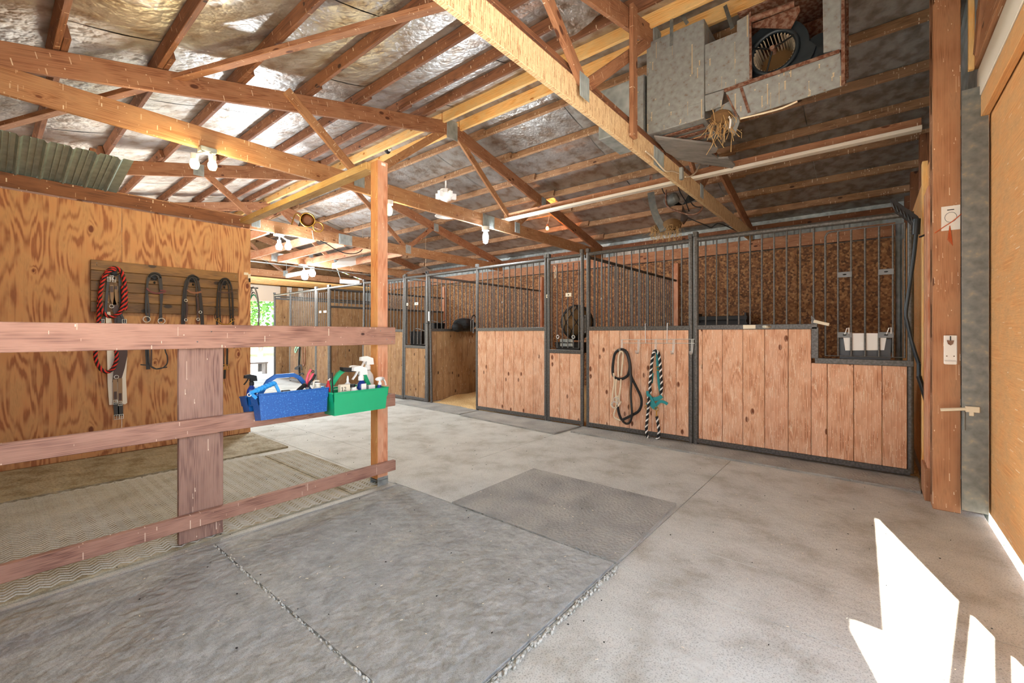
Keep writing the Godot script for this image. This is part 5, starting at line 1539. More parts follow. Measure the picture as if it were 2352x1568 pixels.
	collar.lathe([Vector2(0.019, 0), Vector2(0.019, 0.02)], 12, Transform3D(Basis.IDENTITY, Vector3(1.981, 0.95, -3.15)))
	part(w1, "neck_ring", collar, M.grey)
	var b1 := thing("spray_bottle", "blue spray bottle with a white trigger in the middle of the green tote", "bottle", Vector3(1.817, 0.824, -2.97))
	bottle(b1, "body", Vector3(1.817, 0.705, -2.97), 0.037, 0.21, M.navy, 0.4)
	trigger(b1, Vector3(1.811, 0.895, -2.97), 1.35, M.white)
	var lbl := MB.new()
	lbl.box(Vector3(1.81, 0.845, -2.93), Vector3(0.042, 0.055, 0.002), Basis.IDENTITY, 0.0)
	part(b1, "paper_label", lbl, M.paper)
	var jr := thing("white_tub", "squat white jar with a black lid in the green tote", "jar", Vector3(1.741, 0.839, -2.95))
	bottle(jr, "body", Vector3(1.738, 0.74, -2.95), 0.04, 0.115, M.white, 0.5)
	var lid := MB.new()
	lid.lathe([Vector2(0.022, 0), Vector2(0.022, 0.022), Vector2(0, 0.024)], 14, Transform3D(Basis.IDENTITY, Vector3(1.727, 0.853, -2.95)))
	part(jr, "lid", lid, M.black)
	var bx := thing("small_carton", "cream carton with bold black lettering in the near corner of the green tote", "carton", Vector3(1.652, 0.838, -2.94))
	wood(bx, "carton", Vector3(1.66, 0.842, -2.945), Vector3(0.075, 0.075, 0.04), M.cream)
	var tx := TextMesh.new()
	tx.text = "12"
	tx.font = SystemFont.new()
	(tx.font as SystemFont).font_names = PackedStringArray(["Droid Serif"])
	tx.font_size = 32
	tx.pixel_size = 0.0012
	tx.depth = 0.001
	var tm := MeshInstance3D.new()
	tm.name = "printed_number"
	tm.mesh = tx
	tm.material_override = M.ink
	bx.add_child(tm, true)
	tm.position = Vector3(1.645, 0.848, -2.923) - bx.position
	var dr := thing("dropper_bottle", "white bottle with a tapered spout behind the lettered carton", "bottle", Vector3(1.739, 0.869, -3.03))
	bottle(dr, "body", Vector3(1.737, 0.75, -3.03), 0.026, 0.15, M.white, 0.35)
	var dn := MB.new()
	dn.lathe([Vector2(0.01, 0), Vector2(0.004, 0.03), Vector2(0, 0.031)], 8, Transform3D(Basis.IDENTITY, Vector3(1.737, 0.9, -3.03)))
	part(dr, "spout", dn, M.white)
	var wb := thing("white_box", "plain white box edge between the blue bottles in the green tote", "box", Vector3(1.891, 0.834, -2.96))
	wood(wb, "box", Vector3(1.891, 0.81, -2.96), Vector3(0.055, 0.09, 0.03), M.white)
	var b5 := thing("spray_bottle", "blue bottle with a white spray head at the green tote's outer end", "bottle", Vector3(1.962, 0.822, -2.95))
	bottle(b5, "body", Vector3(1.956, 0.7, -2.95), 0.03, 0.15, M.navy, 0.5)
	var hd2 := MB.new()
	var hx: float = 1.962
	hd2.lathe([Vector2(0.014, 0), Vector2(0.014, 0.02), Vector2(0.009, 0.025), Vector2(0.009, 0.04)], 12, Transform3D(Basis.IDENTITY, Vector3(hx, 0.845, -2.95)))
	hd2.ball(Vector3(hx, 0.895, -2.95), Vector3(0.044, 0.016, 0.014), 12)
	part(b5, "spray_head", hd2, M.white)
	band(b5, "trigger", curve([Vector3(hx + 0.03, 0.89, -2.95), Vector3(hx + 0.045, 0.87, -2.95), Vector3(hx + 0.052, 0.84, -2.95)], 4), Vector3(1, 0.4, 0).normalized(), 0.014, 0.006, M.white)

# ---------------------------------------------------------------- things hung on and in the stalls
func build_stall_gear() -> void:
	var X := Vector3(-1, 0, 0)
	var x := 5.01
	var r := thing("wire_rack", "silver wire rack with five hooks hung over the middle stall door", "hook rack", Vector3(5.02, 1.152, -1.935))
	pipe(r, "rail", [Vector3(5.02, 1.17, -2.388), Vector3(5.02, 1.184, -1.511)], 0.004, M.chrome, 6)
	pipe(r, "rail", [Vector3(5.02, 1.129, -2.358), Vector3(5.02, 1.138, -1.511)], 0.004, M.chrome, 6)
	for q in [[Vector3(5.02, 1.17, -2.383), Vector3(5.02, 1.04, -2.388)], [Vector3(5.02, 1.172, -2.169), Vector3(5.02, 1.023, -2.174)], [Vector3(5.02, 1.179, -1.957), Vector3(5.02, 1.038, -1.96)], [Vector3(5.02, 1.179, -1.747), Vector3(5.02, 1.03, -1.755)], [Vector3(5.02, 1.181, -1.54), Vector3(5.02, 1.032, -1.548)]]:
		var a: Vector3 = q[0]
		var b: Vector3 = q[1]
		var w := Vector3(0, 0, 0.014)
		pipe(r, "hook", curve([a, b, b + Vector3(-0.045, -0.012, 0), b + Vector3(-0.06, 0.02, 0)], 4), 0.004, M.chrome, 6)
		pipe(r, "hook", curve([a + w, b + w, b + w + Vector3(-0.045, -0.012, 0), b + w + Vector3(-0.06, 0.02, 0)], 4), 0.004, M.chrome, 6)
	for q in [[Vector3(5.02, 1.344, -2.078), Vector3(5.02, 1.131, -2.073)], [Vector3(5.02, 1.346, -1.813), Vector3(5.02, 1.134, -1.818)]]:
		pipe(r, "hanger", [q[1], q[0] + Vector3(0, 0.02, 0), q[0] + Vector3(0.04, 0.02, 0)], 0.004, M.chrome, 6)
	# black reins with a pale rope bridle
	var b := thing("rope_bridle", "thick black rein loop and pale rope bridle on the rack's first hook", "bridle", Vector3(4.99, 1.037, -2.364))
	pipe(b, "black_rein", curve([Vector3(4.985, 1.05, -2.391), Vector3(4.985, 0.998, -2.451), Vector3(4.985, 0.885, -2.476), Vector3(4.985, 0.754, -2.481), Vector3(4.985, 0.696, -2.446), Vector3(4.985, 0.687, -2.371), Vector3(4.985, 0.719, -2.302), Vector3(4.985, 0.766, -2.271), Vector3(4.985, 0.867, -2.259), Vector3(4.985, 0.984, -2.288), Vector3(4.985, 1.043, -2.332), Vector3(4.985, 1.051, -2.376)], 5), 0.017, M.black, 8)
	pipe(b, "black_rein", curve([Vector3(4.975, 1.048, -2.317), Vector3(4.975, 0.976, -2.273), Vector3(4.975, 0.859, -2.245), Vector3(4.975, 0.733, -2.235), Vector3(4.975, 0.611, -2.173), Vector3(4.975, 0.491, -2.112), Vector3(4.975, 0.393, -2.108), Vector3(4.975, 0.317, -2.145), Vector3(4.975, 0.264, -2.221), Vector3(4.975, 0.212, -2.307), Vector3(4.975, 0.192, -2.356), Vector3(4.975, 0.27, -2.396), Vector3(4.975, 0.361, -2.411)], 5), 0.016, M.black, 8)
	pipe(b, "grey_rein", curve([Vector3(4.965, 1.031, -2.288), Vector3(4.965, 0.914, -2.25), Vector3(4.965, 0.77, -2.24), Vector3(4.965, 0.662, -2.23), Vector3(4.965, 0.508, -2.235), Vector3(4.965, 0.373, -2.226), Vector3(4.965, 0.265, -2.221), Vector3(4.965, 0.181, -2.245), Vector3(4.965, 0.152, -2.293), Vector3(4.965, 0.177, -2.342)], 5), 0.014, M.leather, 8)
	band(b, "keeper", [Vector3(4.96, 0.191, -2.344), Vector3(4.96, 0.262, -2.214)], X, 0.03, 0.02, M.black)
	for q in [[Vector3(4.975, 1.033, -2.366), Vector3(4.975, 0.972, -2.396), Vector3(4.975, 0.842, -2.404), Vector3(4.975, 0.713, -2.401)], [Vector3(4.975, 1.033, -2.361), Vector3(4.975, 0.992, -2.337), Vector3(4.975, 0.854, -2.351), Vector3(4.975, 0.725, -2.366)], [Vector3(4.975, 0.684, -2.426), Vector3(4.975, 0.553, -2.441), Vector3(4.975, 0.442, -2.431), Vector3(4.975, 0.332, -2.426)], [Vector3(4.975, 0.688, -2.366), Vector3(4.975, 0.577, -2.374), Vector3(4.975, 0.465, -2.391), Vector3(4.975, 0.392, -2.381)], [Vector3(4.975, 0.756, -2.466), Vector3(4.975, 0.645, -2.456), Vector3(4.975, 0.513, -2.476), Vector3(4.975, 0.409, -2.487)], [Vector3(4.97, 0.483, -2.404), Vector3(4.97, 0.407, -2.419), Vector3(4.97, 0.322, -2.434), Vector3(4.97, 0.217, -2.459), Vector3(4.97, 0.178, -2.369)], [Vector3(4.97, 0.41, -2.484), Vector3(4.97, 0.362, -2.499), Vector3(4.97, 0.324, -2.459), Vector3(4.97, 0.353, -2.404), Vector3(4.97, 0.413, -2.364)]]:
		pipe(b, "pale_rope", curve(q, 4), 0.011, M.cord, 6)
	ring(b, "snaffle_ring", Vector3(4.965, 0.364, -2.441), 0.04, 0.005, M.chrome, Vector3(1, 0, 0))
	ring(b, "snaffle_ring", Vector3(4.96, 0.426, -2.424), 0.035, 0.004, M.chrome, Vector3(1, 0, 0))
	# teal halter and its striped lead
	var h := thing("rope_halter", "teal webbing halter on the rack's middle hook", "halter", Vector3(4.99, 1.048, -1.941))
	band(h, "crown_strap", curve([Vector3(4.985, 0.784, -1.975), Vector3(4.985, 0.659, -1.991), Vector3(4.985, 0.853, -1.984), Vector3(4.985, 0.986, -1.966), Vector3(4.985, 1.046, -1.943), Vector3(4.985, 1.022, -1.921), Vector3(4.985, 0.926, -1.917), Vector3(4.985, 0.822, -1.912), Vector3(4.985, 0.666, -1.899), Vector3(4.985, 0.538, -1.877)], 4), X, 0.028, 0.006, M.teal)
	band(h, "nose_strap", curve([Vector3(4.975, 0.569, -2.025), Vector3(4.975, 0.517, -2.016), Vector3(4.975, 0.482, -1.971), Vector3(4.975, 0.492, -1.908), Vector3(4.975, 0.527, -1.86)], 4), X, 0.045, 0.008, M.teal)
	band(h, "nose_strap", curve([Vector3(4.97, 0.402, -2.032), Vector3(4.97, 0.432, -1.996), Vector3(4.97, 0.392, -1.96), Vector3(4.97, 0.374, -1.924)], 4), X, 0.045, 0.008, M.teal)
	band(h, "throat_strap", curve([Vector3(4.965, 0.512, -1.994), Vector3(4.965, 0.445, -1.958), Vector3(4.965, 0.388, -1.922)], 4), X, 0.03, 0.008, M.teal)
	band(h, "throat_strap", curve([Vector3(4.965, 0.418, -1.922), Vector3(4.965, 0.462, -1.878), Vector3(4.965, 0.458, -1.826), Vector3(4.965, 0.44, -1.792)], 4), X, 0.032, 0.006, M.teal)
	for q in [Vector3(4.96, 0.372, -1.916), Vector3(4.96, 0.376, -2.037), Vector3(4.965, 0.841, -1.9)]:
		ring(h, "brass_ring", q, 0.022, 0.005, M.brass, Vector3(1, 0, 0))
	pipe(h, "snap", [Vector3(4.96, 0.354, -1.92), Vector3(4.96, 0.285, -1.916)], 0.008, M.brass, 6)
	rope("lead_rope", "black and white striped lead rope doubled through the teal halter", "rope", curve([Vector3(4.965, 0.547, -1.994), Vector3(4.965, 0.661, -1.998), Vector3(4.965, 0.784, -1.987), Vector3(4.965, 0.908, -1.976), Vector3(4.965, 1.013, -1.958), Vector3(4.965, 1.047, -1.931), Vector3(4.965, 1.015, -1.896), Vector3(4.965, 0.912, -1.878), Vector3(4.965, 0.791, -1.869), Vector3(4.965, 0.654, -1.859), Vector3(4.965, 0.54, -1.869)], 5), 0.017, 0.07, [M.black, M.white, M.black], ["black_strand", "white_strand", "black_strand"])
	rope("lead_rope", "black and white striped rope end hanging in a long loop below the teal halter", "rope", curve([Vector3(4.965, 0.501, -2.016), Vector3(4.965, 0.431, -2.012), Vector3(4.965, 0.324, -2.023), Vector3(4.965, 0.199, -2.035), Vector3(4.965, 0.075, -2.039), Vector3(4.965, 0.008, -2.012), Vector3(4.965, -0.005, -1.958), Vector3(4.965, 0.034, -1.905), Vector3(4.965, 0.122, -1.891), Vector3(4.965, 0.216, -1.905), Vector3(4.965, 0.293, -1.918)], 5), 0.017, 0.07, [M.black, M.white, M.black], ["black_strand", "white_strand", "black_strand"])
	# feed bin behind the dropped opening
	var f := thing("feed_bin", "white-fronted corner feed bin behind the dropped grille of the widest panel", "feed bin", Vector3(5.2, 1.181, -0.052))
	var fz0: float = -0.203
	var fz1: float = 0.111
	var mb := MB.new()
	mb.plate([Vector3(5.08, 1.25, fz0), Vector3(5.08, 1.25, fz1), Vector3(5.08, 1.1, fz1 - 0.02), Vector3(5.08, 1.09, fz0 + 0.02)], Vector3(0.02, 0, 0))
	part(f, "white_face", mb, M.white)
	tub_shell(f, "black_tub", 5.105, 5.4, fz1 + 0.03, fz0 - 0.03, 0.88, 1.2, M.tub, Transform3D.IDENTITY)
	var b2 := thing("hay_feeder", "black slatted hay feeder on the back wall of the widest stall", "feeder", Vector3(8.45, 1.4, -2.4))
	var hz0: float = -2.476
	var hz1: float = -1.639
	for k in 3:
		wood(b2, "slat", Vector3(8.36, 1.3 + 0.11 * k, (hz0 + hz1) * 0.5), Vector3(0.03, 0.07, hz1 - hz0), M.tub)
	wood(b2, "back", Vector3(8.5, 1.36, (hz0 + hz1) * 0.5), Vector3(0.16, 0.4, hz1 - hz0 - 0.04), M.tub)
	for zz in [hz0 + 0.03, hz1 - 0.03]:
		wood(b2, "side_plate", Vector3(8.44, 1.38, zz), Vector3(0.2, 0.46, 0.03), M.tub)
	# hay net and water tub behind the narrow feed panel
	var n := thing("hay_net", "bulging dark hay net hung behind the narrow feed panel", "hay net", Vector3(5.3, 1.36, -3.2))
	var nb := MB.new()
	nb.ball(Vector3(5.32, 1.4, -3.2), Vector3(0.16, 0.24, 0.24), 18)
	part(n, "hay", nb, M.straw_dark)
	for k in 9:
		var p := []
		var q := []
		for e in 15:
			var t: float = -PI * 0.5 + PI * e / 14.0
			var a: float = TAU * k / 9.0
			p.append(Vector3(5.32 + 0.165 * cos(t) * cos(a + t * 0.7), 1.4 + 0.245 * sin(t), -3.2 + 0.245 * cos(t) * sin(a + t * 0.7)))
			q.append(Vector3(5.32 + 0.165 * cos(t) * cos(a - t * 0.7), 1.4 + 0.245 * sin(t), -3.2 + 0.245 * cos(t) * sin(a - t * 0.7)))
		pipe(n, "net_cord", p, 0.006, M.black, 5)
		pipe(n, "net_cord", q, 0.006, M.black, 5)
	var wt := thing("feed_tub", "black tub with a worn silvery front under the hay net", "feed tub", Vector3(5.2, 1.05, -3.2))
	tub_shell(wt, "tub", 5.08, 5.36, -3.02, -3.4, 0.98, 1.12, M.tub, Transform3D.IDENTITY)
	var wf := MB.new()
	wf.box(Vector3(5.075, 1.12, -3.22), Vector3(0.006, 0.1, 0.2), Basis.IDENTITY, 0.001)
	part(wt, "silver_patch", wf, M.zinc)
	for zz in [-3.33, -3.08]:
		ring(wt, "hang_ring", Vector3(5.03, 1.2, zz), 0.022, 0.005, M.chrome, Vector3(1, 0, 0))
	for q in [[-6.55, "black feed tub behind the leaning feed panel", 5.12, 0.98, 0.3], [-6.5, "black bucket hung behind the leaning feed panel", 5.4, 1.1, 0.34]]:
		var o := thing("feed_tub", q[1], "feed tub", Vector3(q[2], q[3], q[0]))
		tub_shell(o, "tub", q[2], q[2] + 0.24, q[0] + 0.17, q[0] - 0.17, q[3], q[3] + q[4], M.tub, Transform3D.IDENTITY)
		if q[2] < 5.3:
			pipe(o, "hang_strap", [Vector3(q[2] + 0.01, q[3] + q[4] - 0.02, q[0]), Vector3(FRONT + 0.01, 1.3, q[0])], 0.008, M.black, 6)
		else:
			pipe(o, "hang_strap", [Vector3(q[2] + 0.12, q[3] + q[4] - 0.01, q[0] + 0.17), Vector3(q[2] + 0.12, 1.5, -6.15)], 0.008, M.black, 6)
		pipe(o, "bail", curve([Vector3(q[2] + 0.12, q[3] + q[4], q[0] + 0.17), Vector3(q[2] + 0.02, q[3] + q[4] + 0.06, q[0]), Vector3(q[2] + 0.12, q[3] + q[4], q[0] - 0.17)], 5), 0.005, M.zinc, 6)
	var sd := thing("black_harness", "black padded bundle hung on the partition beyond the spilled shavings", "harness", Vector3(5.9, 1.4, -6.05))
	var sb := MB.new()
	sb.ball(Vector3(5.85, 1.42, -6.0), Vector3(0.3, 0.12, 0.08), 14)
	sb.ball(Vector3(5.65, 1.36, -5.98), Vector3(0.14, 0.09, 0.07), 12)
	part(sd, "pad", sb, M.black)
	pipe(sd, "strap_loop", curve([Vector3(6.05, 1.36, -5.95), Vector3(6.12, 1.5, -5.93), Vector3(6.05, 1.6, -5.95), Vector3(5.98, 1.5, -5.95)], 5, true), 0.012, M.leather, 6, true)
	# label plates on bars of the narrow panels
	for q in [[Vector3(5.035, 1.77, -3.504), 0.04, "latch plate near the door side of the hay-net feed panel"], [Vector3(5.035, 1.77, -3.16), 0.06, "latch plate in the middle bars of the hay-net feed panel"], [Vector3(5.035, 1.79, -6.687), 0.03, "narrow latch plate at the far side of the leaning feed panel"], [Vector3(5.035, 1.79, -6.417), 0.07, "wide latch plate in the middle bars of the leaning feed panel"], [Vector3(5.035, 1.75, -9.998), 0.07, "latch plate at the far side of the most distant feed panel"], [Vector3(5.035, 1.75, -9.772), 0.09, "latch plate at the near side of the most distant feed panel"]]:
		var o := thing("latch_plate", q[2], "latch plate", q[0], "latch plates on the narrow feed panels")
		var pb := MB.new()
		pb.box(q[0], Vector3(0.005, 0.05, q[1] * 1.5), Basis.IDENTITY, 0.001)
		part(o, "plate", pb, M.cream)
		var pk := MB.new()
		pk.ball(q[0] - Vector3(0.003, 0, 0), Vector3(0.002, 0.008, 0.012), 8)
		part(o, "slot", pk, M.ink)
	for q in [[Vector3(7.063, 1.912, -6.1), "tiny white clip on the partition behind the door of worn orange boards"], [Vector3(5.458, 1.728, -2.885), "tiny white clip on the partition behind the rope-hung door"]]:
		var o := thing("white_clip", q[1], "clip", q[0])
		var cbm := MB.new()
		cbm.ball(q[0], Vector3(0.012, 0.022, 0.012), 8)
		part(o, "clip", cbm, M.white)
	var tw := thing("baling_twine", "pale twine loop hanging from the pipe beside the narrow feed panel", "twine", Vector3(5.02, 2.18, -3.375))
	pipe(tw, "loop", curve([Vector3(5.02, 2.184, -3.385), Vector3(5.02, 2.144, -3.348), Vector3(5.02, 2.06, -3.354), Vector3(5.02, 2.007, -3.369), Vector3(5.02, 2.062, -3.377), Vector3(5.02, 2.145, -3.365)], 4), 0.004, M.cord, 5)
	# halter and ropes on the far door
	var fh := thing("rope_halter", "dark green and black halter hung on the farthest stall door", "halter", Vector3(5, 0.909, -10.99))
	band(fh, "crown_strap", curve([Vector3(5, 0.906, -11.154), Vector3(5, 0.828, -11.237), Vector3(5, 0.763, -11.195), Vector3(5, 0.889, -11.072), Vector3(5, 0.853, -10.99), Vector3(5, 0.704, -10.97), Vector3(5, 0.517, -10.99)], 4), Vector3(-1, 0, 0), 0.03, 0.01, M.green)
	pipe(fh, "rope", curve([Vector3(4.99, 0.91, -10.948), Vector3(4.99, 0.705, -10.968), Vector3(4.99, 0.48, -10.988), Vector3(4.99, 0.294, -10.968), Vector3(4.99, 0.109, -10.948)], 4), 0.022, M.black, 6)
	band(fh, "nose_band", curve([Vector3(4.98, 0.445, -10.946), Vector3(4.98, 0.358, -11.192), Vector3(4.98, 0.366, -11.027), Vector3(4.98, 0.467, -10.866), Vector3(4.98, 0.341, -10.806)], 4), Vector3(-1, 0, 0), 0.035, 0.01, M.black)
	pipe(fh, "snap", curve([Vector3(4.98, 0.222, -10.946), Vector3(4.98, 0.268, -10.786), Vector3(4.98, 0.236, -10.707)], 3), 0.014, M.black, 6)
	var fr := thing("tan_rope", "tan rope loop hanging beside the dark green halter", "rope", Vector3(5, 0.914, -10.75))
	pipe(fr, "loop", curve([Vector3(5, 0.913, -10.81), Vector3(5, 0.672, -10.81), Vector3(5, 0.488, -10.79), Vector3(5, 0.453, -10.75), Vector3(5, 0.529, -10.703), Vector3(5, 0.713, -10.691), Vector3(5, 0.915, -10.68)], 4), 0.014, M.tan, 6)

# ---------------------------------------------------------------- the old sheet-metal air unit in the roof
func metal_plate(o: Node3D, called: String, p: Array, th: float, mat: Material) -> void:
	var mb := MB.new()
	mb.plate(p, Vector3(th, 0, 0))
	part(o, called, mb, mat)

func build_furnace() -> void:
	var o := thing("air_unit", "big grey sheet-metal air unit with an open blower, resting high on the roof beams", "air unit", Vector3(4.0, 3.12, -0.9))
	var x := 4.0
	# plenum box
	var pb := MB.new()
	pb.box(Vector3(x + 0.25, 3.565, -1.383), Vector3(0.5, 0.87, 0.52), Basis.IDENTITY, 0.006)
	part(o, "plenum_box", pb, M.duct)
	for q in [[Vector3(3.999, 3.606, -1.446), Vector3(3.999, 3.599, -1.338), Vector3(3.999, 3.446, -1.338), Vector3(3.999, 3.446, -1.446)], [Vector3(3.999, 3.299, -1.566), Vector3(3.999, 3.278, -1.148), Vector3(3.999, 3.269, -1.144), Vector3(3.999, 3.288, -1.564)]]:
		metal_plate(o, "patch_plate", q, -0.004, M.duct)
	for k in 3:
		var mb := MB.new()
		mb.box(Vector3(x + 0.12 + k * 0.12, 3.118, -1.38), Vector3(0.05, 0.012, 0.44), Basis.IDENTITY, 0.002)
		part(o, "louvre", mb, M.rust)
	metal_plate(o, "side_panel", [Vector3(4, 3.763, -1.118), Vector3(4, 3.764, -0.863), Vector3(4, 3.855, -0.863), Vector3(4, 3.875, -0.758), Vector3(4, 3.333, -0.754), Vector3(4, 3.325, -0.952), Vector3(4, 3.331, -1.114)], 0.012, M.duct)
	metal_plate(o, "tie_plate", [Vector3(4, 3.32, -1.118), Vector3(4, 3.318, -0.963), Vector3(4, 3.18, -0.984), Vector3(4, 3.183, -1.114)], 0.012, M.duct)
	metal_plate(o, "frame_upright", [Vector3(4, 3.881, -0.771), Vector3(4, 3.881, -0.756), Vector3(4, 3.338, -0.749), Vector3(4, 3.334, -0.768)], -0.012, M.rust)
	metal_plate(o, "frame_upright", [Vector3(4, 3.788, -0.28), Vector3(4, 3.785, -0.151), Vector3(4, 3.328, -0.146), Vector3(4, 3.35, -0.274)], 0.02, M.duct)
	metal_plate(o, "frame_rail", [Vector3(3.99, 3.315, -0.96), Vector3(3.99, 3.326, -0.178), Vector3(3.99, 3.302, -0.178), Vector3(3.99, 3.286, -0.953)], -0.012, M.rust)
	metal_plate(o, "corner_strip", [Vector3(3.985, 3.784, -0.167), Vector3(3.985, 3.774, -0.148), Vector3(3.985, 3.053, -0.145), Vector3(3.985, 3.054, -0.167)], -0.006, M.rust)
	metal_plate(o, "lower_panel", [Vector3(4, 3.037, -0.839), Vector3(4, 3.299, -0.955), Vector3(4, 3.312, -0.173), Vector3(4, 3.062, -0.162)], 0.012, M.duct)
	metal_plate(o, "seam_strip", [Vector3(3.995, 3.3, -0.845), Vector3(3.995, 3.3, -0.824), Vector3(3.995, 3.059, -0.76), Vector3(3.995, 3.058, -0.78)], -0.006, M.rust)
	metal_plate(o, "seam_strip", [Vector3(3.995, 3.261, -0.943), Vector3(3.995, 3.261, -0.931), Vector3(3.995, 3.05, -0.852), Vector3(3.995, 3.051, -0.866)], -0.006, M.rust)
	metal_plate(o, "side_flap", [Vector3(4.03, 3.189, -1.036), Vector3(4.03, 3.238, -0.877), Vector3(4.03, 3.053, -0.856), Vector3(4.03, 3.021, -0.849), Vector3(4.03, 2.916, -0.888), Vector3(4.03, 3.122, -1.051)], 0.006, M.duct)
	# blower chamber
	var ch := MB.new()
	ch.plate([Vector3(4.5, 3.34, -0.9), Vector3(4.5, 3.95, -0.9), Vector3(4.5, 3.95, -0.14), Vector3(4.5, 3.34, -0.14)], Vector3(0.01, 0, 0))
	part(o, "back_panel", ch, M.rust)
	wood(o, "chamber_floor", Vector3(4.25, 3.33, -0.5), Vector3(0.5, 0.01, 0.72), M.rust)
	wood(o, "chamber_lid", Vector3(4.25, 3.92, -0.5), Vector3(0.5, 0.01, 0.72), M.rust)
	wood(o, "chamber_side", Vector3(4.25, 3.6, -0.16), Vector3(0.5, 0.6, 0.01), M.rust)
	var c := Vector3(4.1, 3.535, -0.61)
	# scroll housing: a ring-shaped face round the inlet, and its outer wall
	var hs := MB.new()
	for k in 32:
		var q := []
		for e in [[k, 0.16, 0.0], [k + 1, 0.16, 0.0], [k + 1, 0.0, 0.0], [k, 0.0, 0.0], [k, 0.0, 0.32], [k + 1, 0.0, 0.32], [k, 0.16, 0.32], [k + 1, 0.16, 0.32]]:
			var t: float = TAU * e[0] / 32.0
			var rr: float = e[1] if e[1] > 0.0 else 0.24 + 0.05 * (float(int(e[0]) % 32) / 32.0)
			q.append(c + Vector3(e[2], sin(t) * rr, cos(t) * rr))
		var nr := Vector3(0, sin(TAU * (k + 0.5) / 32.0), cos(TAU * (k + 0.5) / 32.0))
		hs.quad(q[0], q[1], q[2], q[3], Vector3(-1, 0, 0), Vector2.ZERO, Vector2.RIGHT, Vector2.ONE, Vector2.DOWN)
		hs.quad(q[3], q[2], q[5], q[4], nr, Vector2.ZERO, Vector2.RIGHT, Vector2.ONE, Vector2.DOWN)
	part(o, "blower_housing", hs, M.motor)
	var rim := []
	var spin := Basis(Vector3(0, 0, 1), PI / 2)
	for k in 32:
		var t: float = TAU * k / 32.0
		rim.append(c + Vector3(-0.012, sin(t) * 0.165, cos(t) * 0.165))
	pipe(o, "inlet_ring", rim, 0.018, M.motor, 8, true)
	var hub := MB.new()
	hub.lathe([Vector2(0, 0), Vector2(0.16, 0), Vector2(0.16, 0.012), Vector2(0, 0.012)], 28, Transform3D(spin, c + Vector3(0.26, 0, 0)))
	part(o, "wheel_back", hub, M.straw_dark)
	for k in 36:
		var t: float = TAU * k / 36.0
		var mb := MB.new()
		var u := Vector3(0, sin(t), cos(t))
		mb.bar(c + u * 0.146 + Vector3(0.0, 0, 0), c + u * 0.146 + Vector3(0.25, 0, 0), 0.02, 0.004, u, 0.0)
		part(o, "wheel_blade", mb, M.cord)
	for t in [0.5, 2.6, 4.4]:
		pipe(o, "bearing_arm", [c + Vector3(-0.065, 0, 0), c + Vector3(-0.02, sin(t) * 0.17, cos(t) * 0.17)], 0.007, M.iron, 6)
	pipe(o, "shaft", [c + Vector3(-0.09, 0, 0), c], 0.018, M.rust, 10)
	var mo := MB.new()
	mo.lathe([Vector2(0, -0.01), Vector2(0.07, 0), Vector2(0.105, 0.04), Vector2(0.11, 0.09), Vector2(0.11, 0.24), Vector2(0, 0.25)], 20, Transform3D(spin, Vector3(4.38, 3.475, -0.31)))
	part(o, "motor", mo, M.motor)
	metal_plate(o, "folded_tin", [Vector3(4.05, 3.812, -0.757), Vector3(4.05, 3.808, -0.432), Vector3(4.05, 3.762, -0.426), Vector3(4.05, 3.653, -0.487), Vector3(4.05, 3.781, -0.757)], 0.01, M.rust)
	pipe(o, "lip_pipe", [Vector3(4, 3.82, -0.761), Vector3(4, 3.805, -0.457)], 0.025, M.rust, 8)
	# duct elbow behind, running out past the upright plank
	var du := MB.new()
	du.box(Vector3(4.3, 3.5, -1.93), Vector3(0.5, 0.5, 0.5), Basis.IDENTITY, 0.01)
	part(o, "duct_trunk", du, M.siding)
	wood(o, "duct_collar", Vector3(4.26, 3.42, -1.7), Vector3(0.54, 0.58, 0.06), M.duct)
	for q in [[Vector3(4, 4.244, -1.404), Vector3(4, 3.877, -1.408)], [Vector3(4.1, 4.311, -1.405), Vector3(4, 4.014, -1.265)], [Vector3(4.2, 4.168, -1.003), Vector3(4, 3.81, -0.898)]]:
		band(o, "hanger_strap", q, Vector3(-1, 0, 0), 0.03, 0.004, M.plate)
	# torn board and nest on the beams below
	var w := thing("torn_board", "weathered grey fibre board with a torn arrow-shaped end lying on the nearest truss beam", "board", Vector3(4.456, 3.08, -1.394))
	var wb := MB.new()
	wb.plate([Vector3(3.972, 3.075, -1.559), Vector3(4.475, 3.075, -1.191), Vector3(4.625, 3.075, -1.169), Vector3(4.711, 3.075, -1.212), Vector3(4.711, 3.075, -1.254), Vector3(4.891, 3.075, -1.236), Vector3(4.942, 3.075, -1.152), Vector3(5.204, 3.075, -1.141), Vector3(5.273, 3.075, -1.184), Vector3(4.96, 3.075, -1.388), Vector3(4.669, 3.075, -1.551), Vector3(4.376, 3.075, -1.597)], Vector3(0, 0.02, 0))
	part(w, "board", wb, M.weathered)
	nest("straw nest dangling under the corner of the sheet-metal air unit", Vector3(3.98, 3.08, -0.98), 0.1, 60, 0.28)
	var wr := thing("white_cable", "short loop of white cable poking from the nest under the air unit", "cable", Vector3(3.95, 3.078, -0.958))
	pipe(wr, "cable", curve([Vector3(3.95, 3.102, -1.008), Vector3(3.95, 3.085, -0.943), Vector3(3.95, 3.038, -0.905), Vector3(3.95, 2.992, -0.903), Vector3(3.95, 2.955, -0.908)], 5), 0.008, M.white, 6)
	var lw := thing("loose_batten", "thin pale batten resting along the air unit's lower edge", "batten", Vector3(3.97, 3.004, -0.632))
	pipe(lw, "strip", curve([Vector3(3.97, 3.02, -0.833), Vector3(3.97, 3.011, -0.664), Vector3(3.97, 3.01, -0.538), Vector3(3.97, 3.029, -0.435)], 4), 0.008, M.cord, 6)

